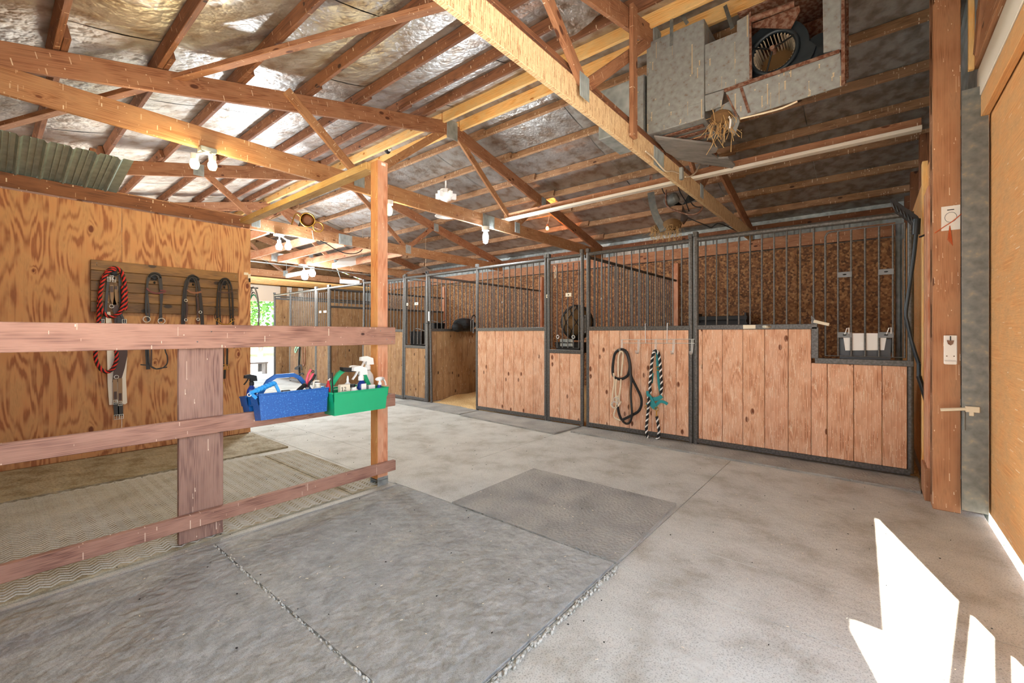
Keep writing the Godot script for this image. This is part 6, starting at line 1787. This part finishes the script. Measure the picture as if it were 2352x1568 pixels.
func nest(label: String, at: Vector3, r: float, n: int, drop: float) -> void:
	var o := thing("bird_nest", label, "bird nest", at)
	var mb := MB.new()
	for k in n:
		var d := Vector3(rng.randfn(), rng.randfn() * 0.5, rng.randfn()).normalized() * r * rng.randf_range(0.2, 1.0)
		var a := at + d
		var b := a + Vector3(rng.randfn() * 0.05, -rng.randf() * drop * 0.5, rng.randfn() * 0.05)
		var e := b + Vector3(rng.randfn() * 0.04, -rng.randf() * drop * 0.5, rng.randfn() * 0.04)
		mb.tube([a, b, e], 0.0025, 4)
	var s := part(o, "straw", mb, M.straw)
	s.set_meta("kind", "stuff")
	var cb := MB.new()
	cb.ball(at, Vector3(r * 0.9, r * 0.55, r * 0.9), 12)
	part(o, "nest_cup", cb, M.straw_dark)

# ---------------------------------------------------------------- odds and ends in the roof
func build_rafter_gear() -> void:
	var b := thing("lateral_brace", "long pale-edged brace lying across the roof truss beams toward the doorway post", "brace", Vector3(5.28, 3.05, -2.0))
	beam(b, "flat_board", Vector3(5.3, 3.07, 0.35), Vector3(5.34, 3.07, -4.6), 0.035, 0.085, M.paint)
	beam(b, "edge_board", Vector3(5.35, 3.13, 0.35), Vector3(5.39, 3.13, -4.6), 0.1, 0.036, M.rafter)
	# old circulating fan wreck with straw
	var f := thing("old_fan", "rusty stripped fan with curved guard strips hanging beyond the nearest truss", "fan", Vector3(6.5, 3.0, -2.2))
	var p: Array = curve([Vector3(6.4, 3.375, -2.563), Vector3(6.4, 3.177, -2.533), Vector3(6.4, 2.984, -2.475), Vector3(6.4, 2.85, -2.407), Vector3(6.4, 2.759, -2.369)], 4)
	band(f, "guard_strip", p, Vector3(-1, 0, 0.4).normalized(), 0.1, 0.01, M.plate)
	pipe(f, "bracket_rod", curve([Vector3(6.45, 3.382, -2.349), Vector3(6.45, 3.192, -2.349), Vector3(6.45, 3.096, -2.292), Vector3(6.45, 3.013, -2.144), Vector3(6.45, 2.951, -2), Vector3(6.45, 2.958, -1.886), Vector3(6.45, 3.021, -1.834)], 4), 0.014, M.rust, 6)
	var mo := MB.new()
	mo.lathe([Vector2(0, -0.1), Vector2(0.07, -0.1), Vector2(0.085, -0.06), Vector2(0.085, 0.06), Vector2(0.06, 0.1), Vector2(0, 0.11)], 14, Transform3D(Basis(Vector3(1, 0, 0), 1.2), Vector3(6.6, 3.259, -2.317)))
	part(f, "motor", mo, M.plate)
	for q in [[Vector3(6.6, 3.606, -2.492), Vector3(6.6, 3.4, -2.443), Vector3(6.6, 3.28, -2.326)], [Vector3(6.55, 3.474, -2.214), Vector3(6.55, 3.333, -2.177), Vector3(6.55, 3.187, -2.103), Vector3(6.55, 3.027, -2.049)], [Vector3(6.6, 3.423, -2.01), Vector3(6.6, 3.285, -2.065), Vector3(6.6, 3.124, -2.01), Vector3(6.6, 3.064, -1.885)]]:
		pipe(f, "dangling_wire", curve(q, 4), 0.008, M.black, 5)
	for k in 3:
		var bl := MB.new()
		var a: float = 0.6 + TAU * k / 3.0
		var cc: Vector3 = Vector3(6.65, 3.166, -2.173)
		bl.plate([cc, cc + Vector3(0.05, sin(a - 0.3) * 0.24, cos(a - 0.3) * 0.24), cc + Vector3(-0.02, sin(a) * 0.3, cos(a) * 0.3), cc + Vector3(-0.05, sin(a + 0.35) * 0.24, cos(a + 0.35) * 0.24)], Vector3(0.006, 0, 0))
		part(f, "blade", bl, M.iron)
	band(f, "hanger", [Vector3(6.5, 3.428, -2.603), Vector3(6.5, 3.602, -2.593) + Vector3(0, 0.3, 0)], Vector3(-1, 0, 0), 0.05, 0.006, M.rust)
	nest("straw trailing from the old rusty fan", Vector3(6.5, 2.859, -2.282), 0.16, 90, 0.3)
	nest("smaller straw clump beside the old fan's curved strip", Vector3(6.5, 2.837, -2.513), 0.1, 50, 0.24)
	for q in [[[Vector3(6.9, 3.025, -2.168), Vector3(6.9, 2.959, -2.064), Vector3(6.9, 2.879, -1.925), Vector3(6.9, 2.827, -1.835), Vector3(6.9, 2.865, -1.72)] + [Vector3(7.7, 2.87, -1.63)], "black cable drooping below the nearest truss end"], [[Vector3(3.802, 2.891, -1.57), Vector3(3.966, 2.891, -1.57), Vector3(4.158, 2.864, -1.57), Vector3(4.311, 2.859, -1.57), Vector3(4.491, 2.91, -1.57), Vector3(4.683, 2.942, -1.57)], "pale wire stapled along the streaked truss beam"], [[Vector3(4.827, 2.94, -1.55), Vector3(4.999, 2.995, -1.55), Vector3(5.182, 3.089, -1.55), Vector3(5.302, 3.183, -1.55), Vector3(5.363, 3.246, -1.55)], "short white wire curling up from the junction box"]]:
		var o := thing("loose_wire", q[1], "wire", q[0][0])
		pipe(o, "wire", curve(q[0], 5), 0.008, M.black if q[1].begins_with("black") else M.cord, 6)
	var jb := thing("junction_box", "small pale junction box on the streaked truss beam", "junction box", Vector3(4.794, 2.972, -1.58))
	wood(jb, "box", Vector3(4.809, 2.978, -1.585), Vector3(0.05, 0.13, 0.035), M.siding)
	# white fan and dish over the second truss
	var w := thing("ceiling_fan", "dusty white ceiling fan with a dish below, hung from the roof beyond the second truss", "ceiling fan", Vector3(5.33, 3.4, -5.95))
	var at := Vector3(5.33, 3.72, -5.95)
	var wb := MB.new()
	wb.lathe([Vector2(0, 0.14), Vector2(0.1, 0.13), Vector2(0.12, 0.05), Vector2(0.1, -0.05), Vector2(0.03, -0.08), Vector2(0.03, -0.3), Vector2(0, -0.3)], 16, Transform3D(Basis.IDENTITY, at))
	part(w, "housing", wb, M.white)
	for k in 5:
		var a: float = 0.5 + TAU * k / 5.0
		wood(w, "blade_bracket", at + Vector3(cos(a) * 0.14, 0.02, sin(a) * 0.14), Vector3(0.1, 0.1, 0.06), M.white, Basis(Vector3.UP, -a))
	var ds := MB.new()
	ds.lathe([Vector2(0.03, 0.1), Vector2(0.08, 0.08), Vector2(0.2, 0.0), Vector2(0.19, -0.005), Vector2(0.07, 0.06), Vector2(0, 0.065)], 22, Transform3D(Basis.IDENTITY, at + Vector3(0, -0.35, 0)))
	part(w, "dish", ds, M.white)
	pipe(w, "down_rod", [at + Vector3(0, 0.12, 0), at + Vector3(0, 0.32, 0)], 0.015, M.white)
	# floodlight on the third truss
	var fl := thing("old_floodlight", "old brass-coloured floodlight tilted on top of the third truss beam", "floodlight", Vector3(3.479, 3.073, -7.3))
	var fc: Vector3 = Vector3(3.437, 3.135, -7.25)
	var to := Vector3(-0.45, -0.15, 0.85).normalized()
	var ax := Basis(to.cross(Vector3.UP).normalized().cross(to) * -1.0, to, to.cross(Vector3.UP).normalized() * -1.0)
	var cn := MB.new()
	cn.lathe([Vector2(0, -0.22), Vector2(0.06, -0.21), Vector2(0.08, -0.1), Vector2(0.11, 0.06), Vector2(0.12, 0.07), Vector2(0.11, 0.075)], 18, Transform3D(ax, fc))
	part(fl, "can", cn, M.brass)
	var ln := MB.new()
	ln.lathe([Vector2(0.085, 0.03), Vector2(0.06, 0.045), Vector2(0, 0.05)], 18, Transform3D(ax, fc))
	part(fl, "lens", ln, M.tan)
	var mr := []
	for k in 16:
		mr.append(fc + ax * Vector3(cos(TAU * k / 16.0) * 0.11, 0.07, sin(TAU * k / 16.0) * 0.11))
	pipe(fl, "bezel", mr, 0.012, M.brass, 6, true)
	pipe(fl, "stand", curve([Vector3(3.195, 3.018, -7.3), Vector3(3.264, 3.216, -7.3), Vector3(3.358, 3.158, -7.3)], 4), 0.01, M.brass, 6)
	pipe(fl, "foot", [Vector3(3.311, 3.017, -7.3), Vector3(3.358, 3.146, -7.3)], 0.01, M.iron, 6)
	ring(fl, "spare_ring", Vector3(3.64, 3.067, -7.3), 0.08, 0.012, M.brass, to)
	pipe(fl, "flex", curve([Vector3(3.563, 3, -7.36), Vector3(3.582, 2.905, -7.36), Vector3(3.592, 2.82, -7.36)], 3), 0.006, M.cord, 5)
	var cb := thing("hanging_cable", "dark cable drooping in a loop below the third truss beam", "cable", Vector3(4.235, 2.727, -7.36))
	pipe(cb, "cable", curve([Vector3(3.708, 2.851, -7.36), Vector3(3.838, 2.809, -7.36), Vector3(3.985, 2.742, -7.36), Vector3(4.164, 2.703, -7.36), Vector3(4.35, 2.719, -7.36), Vector3(4.468, 2.773, -7.36), Vector3(4.513, 2.821, -7.36)], 4), 0.009, M.black, 6)
	var st := thing("taut_wire", "thin pale wire stretched across the aisle above the far stall doors", "wire", Vector3(3.5, 2.5, -8.6))
	pipe(st, "wire", [Vector3(WEST, 2.53, -8.5), Vector3(EAST, 2.53, -8.5)], 0.01, M.zinc, 6)
	# short joists on the third and fourth trusses
	var jg := 0
	for xx in [2.9, 3.67, 4.22, 4.82, 5.5]:
		var o := thing("loft_joist", ["pinkish loft joist nearest the plywood wall's end, resting on two trusses", "second pinkish loft joist from the plywood wall's end", "third pinkish loft joist from the plywood wall's end", "fourth pinkish loft joist from the plywood wall's end", "loft joist just short of the tall post, above the far stalls"][jg], "joist", Vector3(xx, 2.9, -8.9), "loft joists resting on the far trusses")
		beam(o, "joist", Vector3(xx, 2.915, -7.46), Vector3(xx, 2.915, -10.3), 0.14, 0.04, M.post)
		jg += 1
	# torn insulation flaps
	var tf := thing("insulation_flap", "big torn foil sheet sagging below the purlins beside the nearest truss peak", "insulation", Vector3(3.087, 3.93, -1.953))
	var tb := MB.new()
	tb.plate([Vector3(2.764, 3.93, -2.047), Vector3(3.02, 3.93, -2.074), Vector3(3.212, 3.93, -2.112), Vector3(3.372, 3.93, -2.133), Vector3(3.379, 3.93, -2.044), Vector3(3.331, 3.93, -1.86), Vector3(3.275, 3.93, -1.745), Vector3(3.238, 3.93, -1.655), Vector3(3.115, 3.93, -1.621)], Vector3(0, 0.006, 0))
	part(tf, "sheet", tb, M.foil)
	for q in [Vector3(2.865, 3.936, -2.044), Vector3(3.145, 3.936, -1.818), Vector3(3.323, 3.936, -2.102)]:
		pipe(tf, "nail", [q, Vector3(q.x, roof_y(q.x) + 0.03, q.z)], 0.003, M.zinc, 5)
	for q in [[[Vector3(4.956, 2.774, -9.2), Vector3(5.067, 2.901, -9.2), Vector3(5.66, 3.072, -9.2), Vector3(5.694, 2.924, -9.2), Vector3(5.347, 2.781, -9.2)], "white foil insulation flap hanging beside the tall post"], [[Vector3(5.589, 2.497, -7.46), Vector3(5.809, 2.585, -7.46), Vector3(6.104, 2.684, -7.46), Vector3(6.24, 2.633, -7.46), Vector3(6.172, 2.572, -7.46), Vector3(5.651, 2.478, -7.46)], "torn silver insulation scrap hanging above the far stalls"]]:
		var o := thing("insulation_flap", q[1], "insulation", q[0][0])
		var mb := MB.new()
		mb.plate(q[0], Vector3(0.01, 0.012, -0.02))
		pipe(o, "string", [q[0][2], Vector3(q[0][2].x, roof_y(q[0][2].x) + 0.03, q[0][2].z)], 0.004, M.cord, 4)
		part(o, "sheet", mb, M.white if q[1].begins_with("white") else M.zinc)

# ---------------------------------------------------------------- lamps
func bulb(o: Node3D, at: Vector3, r: float, h: float, mat: Material, col: Color, energy: float) -> void:
	var mb := MB.new()
	mb.lathe([Vector2(0, -h), Vector2(r * 0.7, -h * 0.92), Vector2(r, -h * 0.6), Vector2(r * 0.95, -h * 0.35), Vector2(r * 0.45, 0), Vector2(0, 0)], 16, Transform3D(Basis.IDENTITY, at))
	part(o, "glowing_bulb", mb, mat)
	var l := OmniLight3D.new()
	l.name = numbered(o, "bulb_light")
	o.add_child(l, true)
	l.position = at + Vector3(0, -h * 0.55, 0) - o.position
	l.light_color = col
	l.light_energy = energy
	l.light_size = r
	l.omni_range = 30.0
	l.omni_attenuation = 2.0
	l.shadow_enabled = true

func socket(o: Node3D, at: Vector3, r := 0.03, h := 0.05, mat: Material = null) -> void:
	var mb := MB.new()
	mb.lathe([Vector2(0, 0), Vector2(r, 0), Vector2(r * 0.9, -h), Vector2(0, -h)], 14, Transform3D(Basis.IDENTITY, at))
	part(o, "socket", mb, mat if mat else M.white)

func build_lamps() -> void:
	var cool := Color(0.93, 0.97, 1.0)
	var warm := Color(1.0, 0.9, 0.66)
	var a := thing("twin_lamp", "twin warm bulbs on one fixture under the second truss, over the plywood wall", "lamp", Vector3(1.24, 2.84, -4.45))
	wood(a, "fixture_box", Vector3(1.24, 2.84, -4.47), Vector3(0.12, 0.04, 0.1), M.siding)
	for q in [[Vector3(1.13, 2.693, -4.4), 1], [Vector3(1.259, 2.717, -4.4), 2]]:
		socket(a, q[0] + Vector3(0, 0.07, 0))
		pipe(a, "arm", [q[0] + Vector3(0, 0.06, 0), Vector3(1.24, 2.83, -4.45)], 0.012, M.white)
		bulb(a, q[0] + Vector3(0, 0.03, 0), 0.035, 0.09, M.bulb_warm, warm, 0.13)
	var b := thing("bulb_lamp", "tall bright white bulb under the second truss, above the closed stall doors", "lamp", Vector3(4.83, 2.86, -4.5))
	socket(b, Vector3(4.83, 2.86, -4.5), 0.06, 0.06)
	bulb(b, Vector3(4.83, 2.8, -4.5), 0.045, 0.2, M.bulb, cool, 0.7)
	var c := thing("bulb_lamp", "small white bulb half hidden by the tall fence post", "lamp", Vector3(3.13, 2.86, -4.52))
	socket(c, Vector3(3.135, 2.86, -4.52), 0.05, 0.05)
	bulb(c, Vector3(3.135, 2.8, -4.52), 0.04, 0.12, M.bulb_warm, warm, 0.13)
	var d := thing("bulb_lamp", "small amber bulb hanging inside the stall with the rope-hung door", "lamp", Vector3(6.889, 3.3, -4.8))
	var dp: Vector3 = Vector3(6.889, 3.3, -4.8)
	pipe(d, "flex", [dp, dp + Vector3(0.1, 0.35, 0.0)], 0.006, M.cord, 5)
	socket(d, dp + Vector3(0, 0.05, 0), 0.022, 0.05, M.tan)
	bulb(d, dp, 0.03, 0.07, M.bulb_amber, Color(1.0, 0.6, 0.25), 0.15)
	var e := thing("twin_lamp", "twin white bulbs under the third truss", "lamp", Vector3(3.05, 2.86, -7.42))
	wood(e, "fixture_box", Vector3(3.05, 2.845, -7.42), Vector3(0.14, 0.03, 0.1), M.siding)
	for q in [[Vector3(3.027, 2.688, -7.36), 1], [Vector3(3.169, 2.711, -7.36), 2]]:
		socket(e, q[0] + Vector3(0, 0.06, 0))
		pipe(e, "arm", [q[0] + Vector3(0, 0.05, 0), Vector3(3.05, 2.84, -7.4)], 0.012, M.white)
		bulb(e, q[0] + Vector3(0, 0.02, 0), 0.05, 0.12, M.bulb, cool, 0.7)
	var f := thing("twin_lamp", "pair of big white bulbs under the fourth truss, nearest the end doorway", "lamp", Vector3(4.8, 2.86, -10.3))
	wood(f, "fixture_box", Vector3(4.75, 2.845, -10.25), Vector3(0.16, 0.03, 0.12), M.siding)
	for q in [[Vector3(4.766, 2.633, -10.2), 1], [Vector3(4.941, 2.723, -10.2), 2]]:
		socket(f, q[0] + Vector3(0, 0.09, 0), 0.05, 0.06)
		pipe(f, "arm", [q[0] + Vector3(0, 0.06, 0), Vector3(4.75, 2.84, -10.25)], 0.014, M.white)
		bulb(f, q[0] + Vector3(0, 0.04, 0), 0.075, 0.18, M.bulb, cool, 0.7)
	for q in [[[Vector3(4.232, 2.487, -9.9), Vector3(4.751, 2.646, -9.9)], "long fluorescent strip below the far trusses, nearest the plywood wall"], [[Vector3(5.61, 2.507, -10.1), Vector3(6.091, 2.532, -10.1)], "short fluorescent strip just beyond the tall post"]]:
		var t := thing("strip_light", q[1], "strip light", q[0][0])
		pipe(t, "tube", q[0], 0.022, M.tube_glow, 10)
		beam(t, "housing", q[0][0] + Vector3(0, 0.05, 0), q[0][1] + Vector3(0, 0.05, 0), 0.04, 0.1, M.white)
		for k in 2:
			var hx: float = (3.67 if k == 0 else 4.22) if q[0][0].x < 4.5 else 5.49 + 0.02 * k
			var hb: Vector3 = q[0][0].lerp(q[0][1], clampf((hx - q[0][0].x) / (q[0][1].x - q[0][0].x), 0.0, 1.0)) + Vector3(0, 0.06, 0)
			pipe(t, "hanger", [hb, Vector3(hx, 2.85, hb.z)], 0.004, M.zinc, 5)
			wood(t, "end_cap", q[0][k] + Vector3(0, 0.015, 0), Vector3(0.03, 0.07, 0.06), M.white)
		var l := OmniLight3D.new()
		l.name = "tube_light"
		t.add_child(l, true)
		l.position = (q[0][0] + q[0][1]) * 0.5 + Vector3(0, -0.05, 0) - t.position
		l.light_energy = 0.4
		l.light_size = 0.1
		l.omni_range = 30.0
		l.omni_attenuation = 2.0
		l.shadow_enabled = true
	var cam := thing("barn_camera", "small round black and silver camera on the ridge board beyond the tall post", "camera", Vector3(4.1, 3.98, -5.8))
	var cm := MB.new()
	cm.ball(Vector3(4.1, 4.171, -5.955), Vector3(0.05, 0.06, 0.05), 14)
	part(cam, "housing", cm, M.iron)
	var cs := MB.new()
	cs.ball(Vector3(4.06, 4.137, -5.838), Vector3(0.03, 0.03, 0.03), 10)
	part(cam, "lens", cs, M.chrome)
	wood(cam, "mount", Vector3(4.1, 4.241, -5.965) + Vector3(0, 0.03, 0), Vector3(0.06, 0.06, 0.06), M.tan)

# ---------------------------------------------------------------- things on the front wall
func build_wall_gear() -> void:
	var o := thing("manure_fork", "black plastic stall fork hung head-up in the corner by the widest stall panel", "stall fork", Vector3(4.9, 1.964, 0.287))
	var hd := MB.new()
	var bow := []
	bow = [Vector3(4.9, 2.38, 0.125), Vector3(4.9, 2.394, 0.142), Vector3(4.9, 2.3, 0.224), Vector3(4.9, 2.217, 0.298), Vector3(4.9, 2.18, 0.314), Vector3(4.9, 2.1, 0.313), Vector3(4.9, 2.063, 0.298), Vector3(4.9, 2.067, 0.269), Vector3(4.9, 2.138, 0.265), Vector3(4.9, 2.188, 0.235), Vector3(4.9, 2.266, 0.163)]
	hd.plate(bow, Vector3(0.03, 0, 0.0))
	part(o, "head", hd, M.tub)
	for k in 7:
		var A: Vector3 = (Vector3(4.88, 2.347, 0.141)).lerp(Vector3(4.88, 2.181, 0.282), k / 6.0)
		pipe(o, "tine_rib", [A, A + Vector3(-0.0, -0.05, 0.012)], 0.006, M.tub, 5)
	pipe(o, "collar", [Vector3(4.89, 2.191, 0.292), Vector3(4.89, 2.063, 0.286)], 0.026, M.motor, 10)
	pipe(o, "handle", curve([Vector3(4.88, 2.07, 0.288), Vector3(4.88, 1.864, 0.271), Vector3(4.88, 1.616, 0.245), Vector3(4.88, 1.416, 0.225), Vector3(4.88, 1.336, 0.234), Vector3(4.88, 1.146, 0.268), Vector3(4.88, 1, 0.303)], 4), 0.014, M.motor, 10)
	pipe(o, "handle", [Vector3(4.88, 1, 0.303), Vector3(4.88, 0.897, 0.303)], 0.014, M.motor, 10)
	pipe(o, "grip", [Vector3(4.88, 0.897, 0.303), Vector3(4.88, 0.687, 0.353)], 0.018, M.tub, 10)
	var hk := thing("wall_hook", "black iron hook on the trim board holding the stall fork", "hook", Vector3(4.72, 2.073, 0.339))
	pipe(hk, "hook", curve([Vector3(4.74, 2.142, 0.346), Vector3(4.74, 2.047, 0.343), Vector3(4.74, 2.022, 0.316), Vector3(4.74, 2.016, 0.295)], 4), 0.007, M.iron, 6)
	wood(hk, "plate", Vector3(4.72, 2.101, 0.343), Vector3(0.012, 0.11, 0.012), M.iron)
	# on the jamb post, facing the aisle
	var n := thing("paper_notice", "white paper card tied with orange twine high on the doorway post", "notice", Vector3(4.295, 2.05, 0.42))
	var y0 := 1.98
	wood(n, "card", Vector3(4.2975, 2.055, 0.43), Vector3(0.004, 0.17, 0.094), M.paper)
	var rg := []
	for k in 14:
		var t: float = TAU * k / 14.0
		rg.append(Vector3(4.2945, 2.06 + sin(t) * 0.035, 0.43 + cos(t) * 0.03))
	pipe(n, "printed_outline", rg, 0.0015, M.grey, 4, true)
	wood(n, "slot", Vector3(4.295, 2.112, 0.43), Vector3(0.002, 0.006, 0.035), M.ink)
	pipe(n, "twine", curve([Vector3(4.29, 1.96, 0.35), Vector3(4.288, 2.0, 0.4), Vector3(4.288, 2.03, 0.44), Vector3(4.27, 2.09, 0.5)], 4), 0.003, M.twine, 5)
	for k in 5:
		pipe(n, "twine_tail", [Vector3(4.288, 2.0, 0.425), Vector3(4.29, 1.9 - 0.01 * k, 0.415 + k * 0.006)], 0.002, M.twine, 4)
	var c := thing("bottle_opener", "white wall bottle opener plate with a rusty crown catcher on the doorway post", "bottle opener", Vector3(4.29, 1.13, 0.43))
	wood(c, "plate", Vector3(4.294, 1.135, 0.428), Vector3(0.01, 0.2, 0.066), M.white)
	wood(c, "lower_lip", Vector3(4.288, 1.045, 0.428), Vector3(0.02, 0.025, 0.06), M.white)
	var tr := MB.new()
	tr.plate([Vector3(4.287, 1.2, 0.41), Vector3(4.287, 1.2, 0.446), Vector3(4.287, 1.175, 0.44), Vector3(4.287, 1.165, 0.428), Vector3(4.287, 1.175, 0.416)], Vector3(-0.008, 0, 0))
	part(c, "crown_catcher", tr, M.rust)
	wood(c, "lever", Vector3(4.284, 1.215, 0.428), Vector3(0.006, 0.03, 0.006), M.iron)
	for q in [Vector3(4.288, 1.09, 0.41), Vector3(4.288, 1.09, 0.446)]:
		var mb := MB.new()
		mb.ball(q, Vector3(0.002, 0.004, 0.004), 6)
		part(c, "screw", mb, M.rust)
	var b := thing("slide_bolt", "pale painted slide bolt across the doorway post and its steel edge", "bolt", Vector3(4.27, 0.72, 0.45))
	pipe(b, "rod", [Vector3(4.255, 0.715, 0.375), Vector3(4.25, 0.735, 0.5)], 0.011, M.cream, 10)
	wood(b, "keeper", Vector3(4.252, 0.735, 0.53), Vector3(0.016, 0.04, 0.07), M.cream)
	wood(b, "tab", Vector3(4.25, 0.705, 0.525), Vector3(0.012, 0.03, 0.025), M.cream)
	pipe(b, "bolt_arm", [Vector3(4.25, 0.72, 0.49), Vector3(4.25, 0.59, 0.49)], 0.008, M.plate, 8)

# ---------------------------------------------------------------- the far end of the aisle
func build_far_end() -> void:
	var w := setting("wall_back")
	var z := -14.2
	for q in [[-0.4, 2.4, -0.1, 2.9], [5.85, 8.75, -0.1, 2.9], [-0.4, 8.75, 2.7, 4.4]]:
		var mb := MB.new()
		if q[3] > 3.0:
			mb.plate([Vector3(-0.4, 2.7, z), Vector3(8.75, 2.7, z), Vector3(8.75, 3.15, z), Vector3(RIDGE_X, 4.36, z), Vector3(-0.4, 3.24, z)], Vector3(0, 0, -0.06))
		else:
			mb.plate([Vector3(q[0], q[2], z), Vector3(q[1], q[2], z), Vector3(q[1], q[3], z), Vector3(q[0], q[3], z)], Vector3(0, 0, -0.06))
		part(w, "siding_panel", mb, M.inner)
	rect_wall(w, "header_panel", Vector3(2.3, 2.22, z - 0.05), Vector3(6.6, 2.7, z + 0.02), M.paint)
	for k in 4:
		wood(w, "post", Vector3(5.95 + 0.35 * k, 1.35, z + 0.06), Vector3(0.18, 2.7, 0.04), M.inner)
	wood(w, "trim_board", Vector3(6.16, 1.3, z + 0.09), Vector3(0.08, 2.5, 0.03), M.fresh)
	for k in 6:
		var o := thing("ceiling_slat", "pale wooden slat in the low ceiling before the end doorway", "slat", Vector3(4.5, 2.7, -13.9 + k * 0.24), "slats of the low ceiling before the end doorway")
		beam(o, "slat", Vector3(2.2, 2.735, -13.9 + k * 0.24), Vector3(8.4, 2.735, -13.9 + k * 0.24), 0.05, 0.1, M.fresh)
	var b := thing("bench", "grey wooden bench outside the far end doorway", "bench", Vector3(5.6, -0.1, -15.2))
	wood(b, "back_board", Vector3(5.75, 0.42, -15.4), Vector3(0.16, 0.85, 0.05), M.weathered)
	wood(b, "seat", Vector3(5.5, 0.3, -15.2), Vector3(0.7, 0.05, 0.35), M.weathered)
	for x in [5.2, 5.8]:
		wood(b, "leg", Vector3(x, 0.08, -15.2), Vector3(0.06, 0.42, 0.3), M.weathered)

func tree(label: String, at: Vector3, h: float, r: float, sd: int) -> void:
	var o := thing("tree", label, "tree", at, "trees across the yard")
	var tk := MB.new()
	tk.tube([at, at + Vector3(0.1, h * 0.4, 0), at + Vector3(0.0, h * 0.8, 0.1)], 0.22, 10, false, 0.06)
	part(o, "trunk", tk, M.bark)
	var g := RandomNumberGenerator.new()
	g.seed = sd
	for k in 6:
		var a: float = TAU * k / 6.0
		pipe(o, "branch", [at + Vector3(0.08, h * 0.4 + k * 0.2, 0), at + Vector3(cos(a) * r * 0.6, h * 0.6 + k * 0.25, sin(a) * r * 0.6)], 0.05, M.bark, 6)
	var mb := MB.new()
	for k in 2600:
		var d := Vector3(g.randfn(), g.randfn() * 0.9, g.randfn()).normalized() * pow(g.randf(), 0.45) * r
		var p := at + Vector3(0, h * 0.62, 0) + d * Vector3(1, 1.15, 1)
		var u := Vector3(g.randfn(), g.randfn(), g.randfn()).normalized()
		var v := u.cross(Vector3(g.randfn(), g.randfn(), g.randfn())).normalized()
		var s: float = 0.13 + g.randf() * 0.1
		var nn := u.cross(v)
		mb.quad(p - u * s, p - v * s * 0.5, p + u * s, p + v * s * 0.5, nn if nn.y > 0.0 else -nn, Vector2.ZERO, Vector2.RIGHT, Vector2.ONE, Vector2.DOWN)
	var f := part(o, "foliage", mb, M.leaf)
	f.set_meta("kind", "stuff")

func build_outside() -> void:
	tree("broad leafy tree across the yard beyond the end doorway", Vector3(9.6, -0.12, -29.0), 6.5, 3.0, 1)
	tree("leafy tree beside the first, farther from the doorway's edge", Vector3(17.2, -0.12, -33.0), 7.0, 3.2, 2)
	tree("more distant leafy tree closing the view through the end doorway", Vector3(12.0, -0.12, -41.0), 9.0, 4.4, 3)
